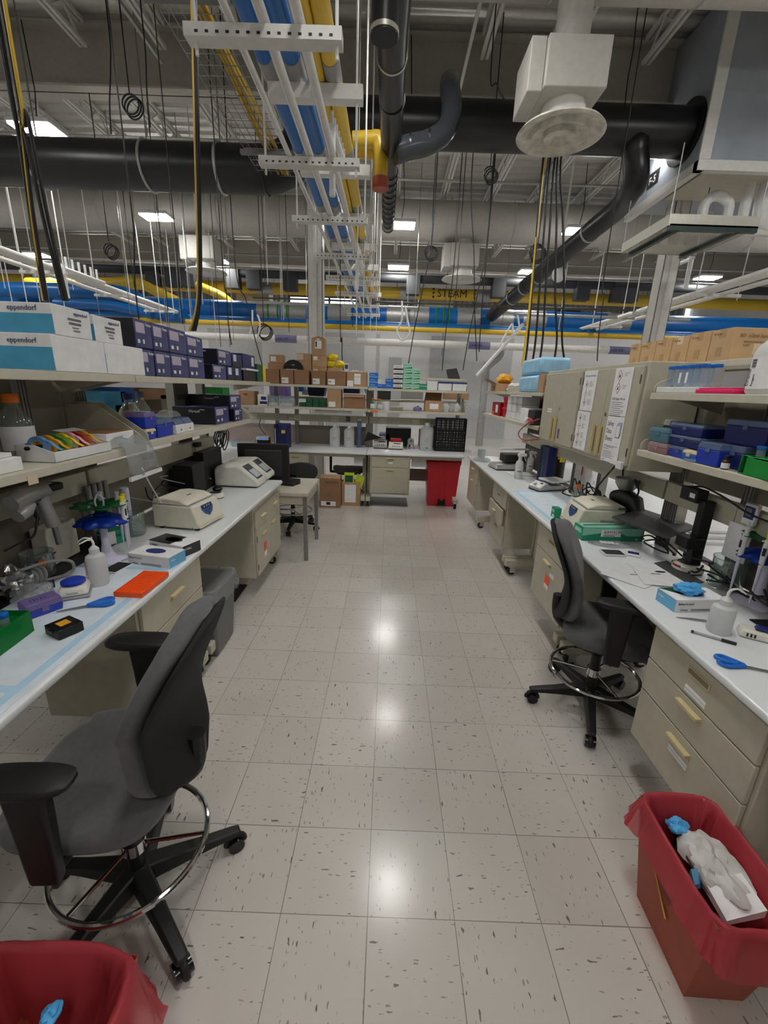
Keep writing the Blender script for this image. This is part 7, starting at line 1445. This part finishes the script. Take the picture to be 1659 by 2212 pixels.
# drying rack
p = B_(940, 975); w = B_(1004, 978).x-p.x; t = thing('drying_rack', 'large black wire rack of small vials at the right end of the back worktop', 'rack', p+Vector((0, .02, 0)), 0)
h = at(1004, 905, 'y', p.y+.05).z-ZBW; m = MB(); n1, n2 = 12, 13
for i in range(n1+1): m.box(w*i/n1-.004, 0, .02, w*i/n1+.004, .01, h)
for j in range(n2+1): m.box(-.004, 0, .02+(h-.02)*j/n2-.004, w+.004, .01, .02+(h-.02)*j/n2+.004)
m.obj('wire_front', 'black', t); MB().box(-.005, .011, 0, w+.005, .2, .045).obj('tray', 'charcoal', t, bev=.004); MB().box(0, .19, .045, w, .2, h).obj('back_plate', 'mid_grey', t)
for k in (0, 1): MB().box(-.006+k*w, 0, 0, .006+k*w, .2, h).obj('side_frame', 'black', t)
for j in range(6):
    for i in range(9):
        MB().ell((w*(i+.5)/9, .03, .02+(h-.02)*(j+.5)/10), .015, .015, .015, 8, 5).obj('vial', 'frost' if (i+j) % 3 else 'silver_pl', t)
for i in range(6): MB().box(w*(.5+i)/9*1.4-.02, .02, h*.68, w*(.5+i)/9*1.4+.02, .05, h*.95).obj('flask', 'frost', t)
# binder, printer, jug
p = B_(600, 957); t = thing('file_box', 'navy upright file boxes on the left of the back worktop', 'file box', (bx(594, 955, 5.35), 5.32, ZBW), 0); w = .17
MB().box(0, 0, 0, .05, .3, .36).obj('slim_file', 'navy_dk', t, bev=.003); MB().prism([(0, 0), (.28, 0), (.28, .36), (.05, .36), (0, .3)], 'x', .052, .19).obj('wide_file', 'navy', t, bev=.003); MB().box(.11, -.002, .23, .165, .0, .28).obj('sticky_note', 'yellow', t); MB().box(.012, -.002, .05, .022, 0, .3).obj('spine_label', 'paper', t)
t = thing('label_printer', 'small white and black printer on the back worktop left of the file boxes', 'printer', (bx(553, 950, 5.4), 5.4, ZBW), 0); MB().box(0, 0, 0, .19, .16, .05).obj('base', 'offwhite', t, bev=.005); MB().box(.01, .02, .05, .18, .15, .11).obj('slot_block', 'black', t); MB().box(.0, .0, .11, .19, .14, .16).obj('head', 'offwhite', t, bev=.006); MB().box(.04, -.003, .12, .14, .0, .15).obj('display', 'lcd_lit', t); MB().hexa([(-.12,.02,0),(-.09,.02,0),(-.09,.1,0),(-.12,.1,0)], [(-.01,.02,.15),(.0,.02,.16),(.0,.1,.16),(-.01,.1,.15)]).obj('paper_chute', 'offwhite', t)
t = thing('glass_jug', 'cut-glass jug on the far left of the back worktop', 'jug', (bx(505, 945, 5.4), 5.42, ZBW), 0); MB().lathe([(.04, 0), (.055, .02), (.058, .1), (.05, .12)], n=16).obj('body', 'tube_clear', t); MB().tube(spline([(.055,0,.1), (.09,0,.08), (.055,0,.03)], 4), .006, 6).obj('grip_handle', 'tube_clear', t)
tag(MB().tube(spline([at(563, 905, 'y', 5.87), at(560, 918, 'y', 5.84), at(566, 930, 'y', 5.75), at(573, 938, 'y', 5.6)], 5), .006, 6).obj('printer_cord', 'black'), 'black cord from the back raceway down to the small printer', 'cord')
t = thing('wall_timer', 'small black timer stuck to the back raceway above the carboys', 'timer', at(752, 905, 'y', 5.865), 0); MB().box(-.03, -.02, -.035, .03, 0, .035).obj('casing', 'black', t, bev=.004); MB().box(-.02, -.022, -.02, .02, -.019, .02).obj('display', 'mid_grey', t)
tag(MB().prism([(bx(787, 940, 5.75), ZBW+.1), (bx(787, 940, 5.75)+.28, ZBW+.17), (bx(787, 940, 5.75)+.05, ZBW+.26)], 'y', 5.74, 5.76).obj('dark_board', 'black'), 'black pointed board leaning behind the measuring cylinder', 'board')
# ================================================================ floor things
def chair(lb, p, rz, leg0, seat_z=.60, arms=True, H=.275, fab='seat_fabric', back=True):
    t = thing('drafting_chair', lb, 'chair', (p[0], p[1], 0), rz, 'drafting chairs')
    # seat cushion
    def sq(a, rx, ry, e=.55): c_, s_ = math.cos(a), math.sin(a); return (rx*math.copysign(abs(c_)**e, c_), ry*math.copysign(abs(s_)**e, s_))
    R = []
    for k, z in ((.86, -.045), (.98, -.03), (1, -.005), (.98, .025), (.86, .04), (.4, .04)): R.append([(sq(2*math.pi*j/40, .25*k, .235*k)[0], sq(2*math.pi*j/40, .25*k, .235*k)[1]+.03, seat_z-.04+z-(.02 if sq(2*math.pi*j/40, 1, 1)[1] > .8 else 0)) for j in range(40)])
    MB().rings(R).obj('seat', fab, t, ang=60)
    MB().rings([[(sq(2*math.pi*j/32, .2, .18)[0], sq(2*math.pi*j/32, .2, .18)[1]+.02, z) for j in range(32)] for z in (seat_z-.105, seat_z-.085)]).obj('seat_pan', 'black', t)
    # backrest: hourglass cushion and black shell
    zc = seat_z-.015+H
    def prof(v): return .232 * (1-abs(v)**3.2)**.42 * (1-.13*math.exp(-((v+.35)/.3)**2)) * (1.08 if v > 0 else 1.0-.02*v)
    def shell(y0, y1, k, n=14):
        R = []
        for i in range(n+1):
            v = -.985+1.97*i/n; w = max(.012, prof(v)*k); z = zc+H*k*v; curve = -.03*v*v+.035*math.cos(v*2.2+.9)
            ring = []
            for j in range(24):
                a = 2*math.pi*j/24; x = w*math.copysign(abs(math.cos(a))**.8, math.cos(a)); f = .5+.5*math.copysign(abs(math.sin(a))**.7, math.sin(a))
                ring.append((x, -.235+curve+y0+(y1-y0)*f+.45*x*x-.02*v, z))
            R.append(ring)
        return MB().rings(R)
    if back:
        shell(-.012, .066, 1).obj('backrest', fab, t, ang=70); shell(-.034, -.008, .985).obj('back_shell', 'black_fabric', t, ang=70)
        MB().tube(spline([(0, .0, seat_z-.1), (0, -.14, seat_z-.1), (0, -.235, seat_z-.03), (0, -.25, seat_z+.1)], 5), [.03]*16, 10).obj('back_support', 'black', t)
    if arms:
        for sx in (-1, 1):
            x = sx*.29; a_ = MB(); a_.rings([[(x+.048*k*math.copysign(abs(math.cos(2*math.pi*j/24))**.6, math.cos(2*math.pi*j/24)), .04+.125*k*math.copysign(abs(math.sin(2*math.pi*j/24))**.7, math.sin(2*math.pi*j/24)), seat_z+.24+z) for j in range(24)] for k, z in ((.9, -.014), (1, -.005), (1, .006), (.88, .014))]); a_ = a_.obj('armrest', 'black', t, ang=50)
            MB().hexa([(x-.018, -.005, seat_z-.09), (x+.018, -.005, seat_z-.09), (x+.018, .07, seat_z-.09), (x-.018, .07, seat_z-.09)], [(x-.02, -.02, seat_z+.226), (x+.02, -.02, seat_z+.226), (x+.02, .085, seat_z+.226), (x-.02, .085, seat_z+.226)]).obj('arm_post', 'black', a_, bev=.01)
            MB().tube([(x, .03, seat_z-.08), (sx*.12, .03, seat_z-.1)], .02, 8).obj('arm_bracket', 'black', a_)
    MB().cyl((0,0,.09), (0,0,.36), .028, .026, 20).obj('column_sleeve', 'black', t); MB().cyl((0,0,.3), (0,0,seat_z-.1), .016, n=14).obj('gas_lift', 'black_gloss', t); MB().box(-.07, -.12, seat_z-.13, .07, .1, seat_z-.1).obj('tilt_box', 'black', t, bev=.01)
    ring = MB(); ring.tube(arc((0,0,.245), .235, 0, 354, 60), .0105, 10, True); ring = ring.obj('foot_ring', 'chrome', t)
    MB().cyl((0,0,.222), (0,0,.268), .038, n=20).obj('ring_hub', 'chrome', ring)
    for k in range(3): a = math.radians(leg0+100+120*k); MB().cyl((.03*math.cos(a), .03*math.sin(a), .245), (.228*math.cos(a), .228*math.sin(a), .245), .007, n=8).obj('spoke', 'chrome', ring)
    for k in range(5):
        a = math.radians(leg0+72*k); ca, sa = math.cos(a), math.sin(a)
        def L(r, o, z): return (ca*r-sa*o, sa*r+ca*o, z)
        lg = MB(); lg.rings([[L(r, -w, z0), L(r, w, z0), L(r, w*.75, z1), L(r, -w*.75, z1)] for r, w, z0, z1 in ((.0, .04, .085, .15), (.06, .036, .085, .145), (.2, .028, .082, .118), (.32, .024, .078, .1), (.345, .02, .078, .095))]); lg = lg.obj('leg', 'black', t, bev=.006)
        c_ = MB(); c_.cyl(L(.325, -.026, .03), L(.325, -.004, .03), .03, n=18); c_.cyl(L(.325, .004, .03), L(.325, .026, .03), .03, n=18); c_.cyl(L(.325, 0, .03), L(.325, 0, .08), .009, n=8); c_.obj('caster', 'black_gloss', lg)
        MB().tube([L(.325+.034*math.cos(b), 0, .03+.034*math.sin(b)) for b in [math.radians(x) for x in range(0, 181, 20)]], .012, 8).obj('caster_hood', 'black', lg)
    return t
rzL = 1.63; chair('grey and black drafting chair at the left worktop, nearest the viewer', (-.815, .045), rzL, 31.2-math.degrees(rzL), .612)
rzR = -1.98; chair('grey and black drafting chair tucked under the right worktop', (1.255, 1.09), rzR, 176-math.degrees(rzR), .575)
pc = on(634, 1140, 0); chair('black drafting chair behind the small side table', (pc.x, pc.y), 2.9, 200-math.degrees(2.9), .50, arms=False, H=.16, fab='black_fabric')
pc = Vector((-.62, 5.84, 0)); chair('grey low stool pushed under the back worktop', (pc.x, pc.y), .2, 20, .52, back=False)
tag(MB().box(-.50, 5.40, .62, -.36, 5.402, .78).obj('paper_sheet', 'paper'), 'white sheet of paper hanging from the chair under the back worktop', 'paper')
# step-on can
p0, p1 = on(921, 1093, 0), on(983, 1093, 0); t = thing('waste_can', 'red step-on waste can with a red bag under the back worktop', 'waste can', ((p0.x+p1.x)/2, p0.y+.02, 0), 0); w = p1.x-p0.x
def taper(b, w0, w1, d0, d1, z0, z1): b.hexa([(-w0/2, 0, z0), (w0/2, 0, z0), (w0/2, d0, z0), (-w0/2, d0, z0)], [(-w1/2, -.02, z1), (w1/2, -.02, z1), (w1/2, d1, z1), (-w1/2, d1, z1)]); return b
ht = .745; taper(MB(), w*.93, w*1.12, .33, .36, .0, ht-.03).obj('body', 'red', t, bev=.012)
taper(MB(), w*1.14, w*1.16, .36, .36, ht-.085, ht-.025).obj('bag_collar', 'red_bag_in', t, bev=.006); taper(MB(), w*1.18, w*1.14, .38, .37, ht-.024, ht).obj('lid', 'red', t, bev=.01)
MB().box(-w*.13, -.015, .02, w*.13, .02, .12).obj('pedal_recess', 'black', t); MB().box(-w*.12, -.07, .03, w*.12, -.0, .045).obj('pedal', 'black', t); MB().tube([(-w*.2,0,.02), (-w*.15,-.08,.02), (w*.15,-.08,.02), (w*.2,0,.02)], .007, 8).obj('pedal_bar', 'chrome', t); MB().box(-w*.05, -.024, .1, w*.05, -.002, ht-.12).obj('front_rib', 'red', t, bev=.004)
# cartons on the floor
p0, p1 = on(691, 1096, 0), on(735, 1096, 0); w = p1.x-p0.x; h = at(712, 1033, 'y', p0.y).z
t = carton('floor_carton', 'brown FALCON carton on the floor under the back worktop', (p0.x, p0.y, 0), .0, w, .26, h, 'carton_dk'); ftext(t, 'FALCON', .05, 'ink', w*.28, h*.83); sticker(t, w, .26, h, 'f', .02, .03, w*.72, .07, 'paper'); MB().box(.1, -.003, .045, .16, -.001, .09).obj('print', 'ink', t); MB().hexa([(0,0,h),(w,0,h),(w,.002,h),(0,.002,h)], [(.01,.08,h+.04),(w-.01,.08,h+.04),(w-.01,.082,h+.04),(.01,.082,h+.04)]).obj('flap', 'carton', t); MB().tube([(w*.4,-.001,h*.5),(w*.45,-.001,h*.4),(w*.55,-.001,h*.62)], .003, 4).obj('tick_mark', 'ink_grey', t)
p0, p1 = on(738, 1092, 0), on(778, 1092, 0); w = p1.x-p0.x; h = at(758, 1042, 'y', p0.y).z
t = carton('floor_carton', 'brown carton with a white sheet and lime folders on the floor', (p0.x, p0.y, 0), 0, w, .25, h, 'carton'); sticker(t, w, .25, h, 'f', w*.16, h*.15, w*.6, h*.75, 'paper')
t = thing('folder', 'green and yellow folder standing in the floor carton', 'folder', (p0.x+.02, p0.y+.01, h*.75), 0); MB().hexa([(0,0,0),(.16,0,0),(.16,.02,0),(0,.02,0)], [(.02,-.0,.24),(.17,-.0,.24),(.17,.02,.24),(.02,.02,.24)]).obj('cover', 'lime', t); MB().box(.03, -.003, .09, .15, -.0, .2).obj('print', 'dk_green', t)
t = thing('folder', 'lime folder leaning at the right in the floor carton', 'folder', (p0.x+w*.58, p0.y+.05, h*.75), 0); MB().hexa([(0,0,0),(.14,0,0),(.14,.02,0),(0,.02,0)], [(.07,0,.22),(.18,0,.17),(.18,.02,.17),(.07,.02,.22)]).obj('cover', 'lime', t)
tag(MB().box(bx(889, 1000, 5.4), 5.42, .63, bx(919, 1000, 5.4), 5.44, .82).obj('white_panel', 'white_pl', bev=.003), 'white panel hanging under the back worktop beside the red can', 'panel')
tag(MB().box(on(797, 1090, 0).x, 5.42, 0, on(880, 1090, 0).x, 5.9, .012).obj('floor_mat', 'mid_grey', bev=.002), 'grey floor mat under the back base cabinet', 'mat')
tag(MB().box(on(495, 1300, 0).x-.55, on(495, 1300, 0).y, 0, on(527, 1275, 0).x, on(527, 1268, 0).y+.03, .012).obj('floor_mat', 'black', bev=.002), 'black floor mat under the far left cabinet', 'mat')
# grey bin with clear liner
p = on(455, 1420, 0); t = thing('waste_bin', 'grey bin with a clear liner behind the left chair', 'waste bin', (-1.19, 1.57, 0), 0)
MB().hexa([(-.11,-.15,0),(.11,-.15,0),(.11,.15,0),(-.11,.15,0)], [(-.14,-.19,.5),(.14,-.19,.5),(.14,.19,.5),(-.14,.19,.5)]).obj('bin', 'mid_grey', t, bev=.02)
def drape(cx, cy, hx, hy, z0, drop, seed, outer=.03, n=150, inner=.2, e=.3, amp=1, low=0):
    """bag mouth folded over a bin rim: down inside, over the rim, ragged hem outside"""
    P = [(-.05, -inner, 1), (-.042, -inner*.75, 1), (-.034, -inner*.5, .9), (-.026, -inner*.3, .8), (-.018, -.035, .5), (-.008, -.008, .2), (.0, .008, .15), (.007, .012, .15), (.013, .006, .2)]
    P += [(.013+(outer-.013)*(i/9)**.8, -drop*i/9, .25+.75*i/9) for i in range(1, 10)]
    R = []; o = Vector((seed*2.3, seed*5.1, 0))
    for k, dz, w in P:
        row = []; hem = max(0, -dz/drop) if k > .013 else 0
        for j in range(n):
            a = 2*math.pi*j/n; c_, s_ = math.cos(a), math.sin(a)
            q = Vector((c_*2.2, s_*2.2, dz*5+k*8))+o; f1 = noise.noise(q*1.1); f2 = noise.noise(Vector((c_*6, s_*6, dz*4))+o); f3 = .25-abs(noise.noise(Vector((c_*11, s_*11, dz*9+k*5))+o))
            off = k + amp*w*(.020*f1+.014*f2+.012*f3)
            zz = z0+dz+amp*w*hem*(.05*noise.noise(Vector((c_*1.4, s_*1.4, 7))+o)+.022*f2)-low*hem*max(0, -s_*.8+c_*.3)
            row.append((cx+(hx+off)*math.copysign(abs(c_)**e, c_), cy+(hy+off)*math.copysign(abs(s_)**e, s_), zz+amp*.006*w*f3))
        R.append(row)
    return MB().rings(R, cap=False)
drape(0, 0, .14, .19, .5, .12, 4).obj('clear_liner', 'clear_film', t, ang=80)
# orange-red bin at the right with red bag
t = thing('waste_bin', 'orange-red bin with a red biohazard bag folded over its rim, right foreground', 'waste bin', (1.085, -.035, 0), -.03)
zr_ = .405
b = MB(); b.hexa([(-.09,-.14,0),(.09,-.14,0),(.09,.13,0),(-.09,.13,0)], [(-.125,-.195,zr_),(.125,-.195,zr_),(.125,.195,zr_),(-.125,.195,zr_)])
bmesh.ops.delete(b.bm, geom=[f for f in b.bm.faces if all(abs(v.co.z-zr_) < 1e-4 for v in f.verts)], context='FACES')
b.obj('bin', 'bin_red', t, bev=.012, solid=.003)
drape(0, 0, .125, .195, zr_, .10, 9, .035, e=.36, amp=1.25, low=.05).obj('red_liner', 'red_bag', t, ang=80)
MB().hexa([(-.113,.085,.26),(-.1155,.089,.265),(-.1105,-.03,.15),(-.1075,-.02,.142)], [(-.1155,.085,.26),(-.118,.089,.265),(-.113,-.03,.15),(-.110,-.02,.142)]).obj('yellow_tape', 'yellow', t)
text('Lab', .045, mat('faint_pen', (112, 46, 36), .6), t, (-.1165, .03, .22), (PI2+.1, .25, -PI2))
g = crumple((0, 0, .0), .07, .1, .055, 33, .45); o = g.obj('used_glove', 'glove_white'); o.location = (1.10, -.02, .335); tag(o, 'crumpled pale glove lying in the orange-red bin', 'glove')
o = crumple((0,0,.0), .035, .03, .03, 34, .3).obj('used_glove', 'glove_blue'); o.location = (1.06, .085, .36); tag(o, 'bit of blue glove showing in the orange-red bin', 'glove')
t = thing('discarded_box', 'flattened white glove box in the orange-red bin', 'box', (1.045, -.165, .31), .1); MB().hexa([(0,0,0),(.12,0,.02),(.12,.09,.04),(0,.09,.02)], [(0,0,.02),(.12,0,.05),(.12,.09,.065),(0,.09,.045)]).obj('carton', 'paper', t); MB().hexa([(-.02,.095,0),(.12,.095,.0),(.12,.12,.03),(-.02,.12,.03)], [(-.02,.095,.02),(.12,.095,.02),(.12,.12,.05),(-.02,.12,.05)]).obj('blue_panel', 'sky', t)
# red bag bin at lower left
t = thing('waste_bin', 'bin draped in a large red biohazard bag, left foreground', 'waste bin', (-.775, -.50, 0), .02)
b = MB(); b.hexa([(-.16,-.13,0),(.16,-.13,0),(.16,.13,0),(-.16,.13,0)], [(-.21,-.17,.40),(.21,-.17,.40),(.21,.17,.40),(-.21,.17,.40)])
bmesh.ops.delete(b.bm, geom=[f for f in b.bm.faces if all(abs(v.co.z-.40) < 1e-4 for v in f.verts)], context='FACES'); b.obj('bin', 'bin_red', t, bev=.015, solid=.003)
drape(0, 0, .215, .175, .405, .3, 17, .05, e=.45, amp=1.5).obj('red_liner', 'red_bag', t, ang=80)
m = MB(); c0 = Vector((.285, -.05, .26))
for k in range(3):
    a0 = 90+120*k; m.tube([(c0.x+.0, c0.y+.055*math.cos(math.radians(a0))+.045*math.cos(math.radians(a0+b_)), c0.z+.055*math.sin(math.radians(a0))+.045*math.sin(math.radians(a0+b_))) for b_ in range(-130, 131, 20)], .009, 6)
m.tube(arc(c0, .03, 0, 340, 16, (0,1,0), (0,0,1)), .006, 6, True); m.obj('biohazard_mark', 'ink', t)
o = crumple((0,0,.0), .02, .025, .02, 37, .3).obj('used_glove', 'glove_blue'); o.location = (-.72, -.42, .36); tag(o, 'bit of blue glove in the large red bag', 'glove')
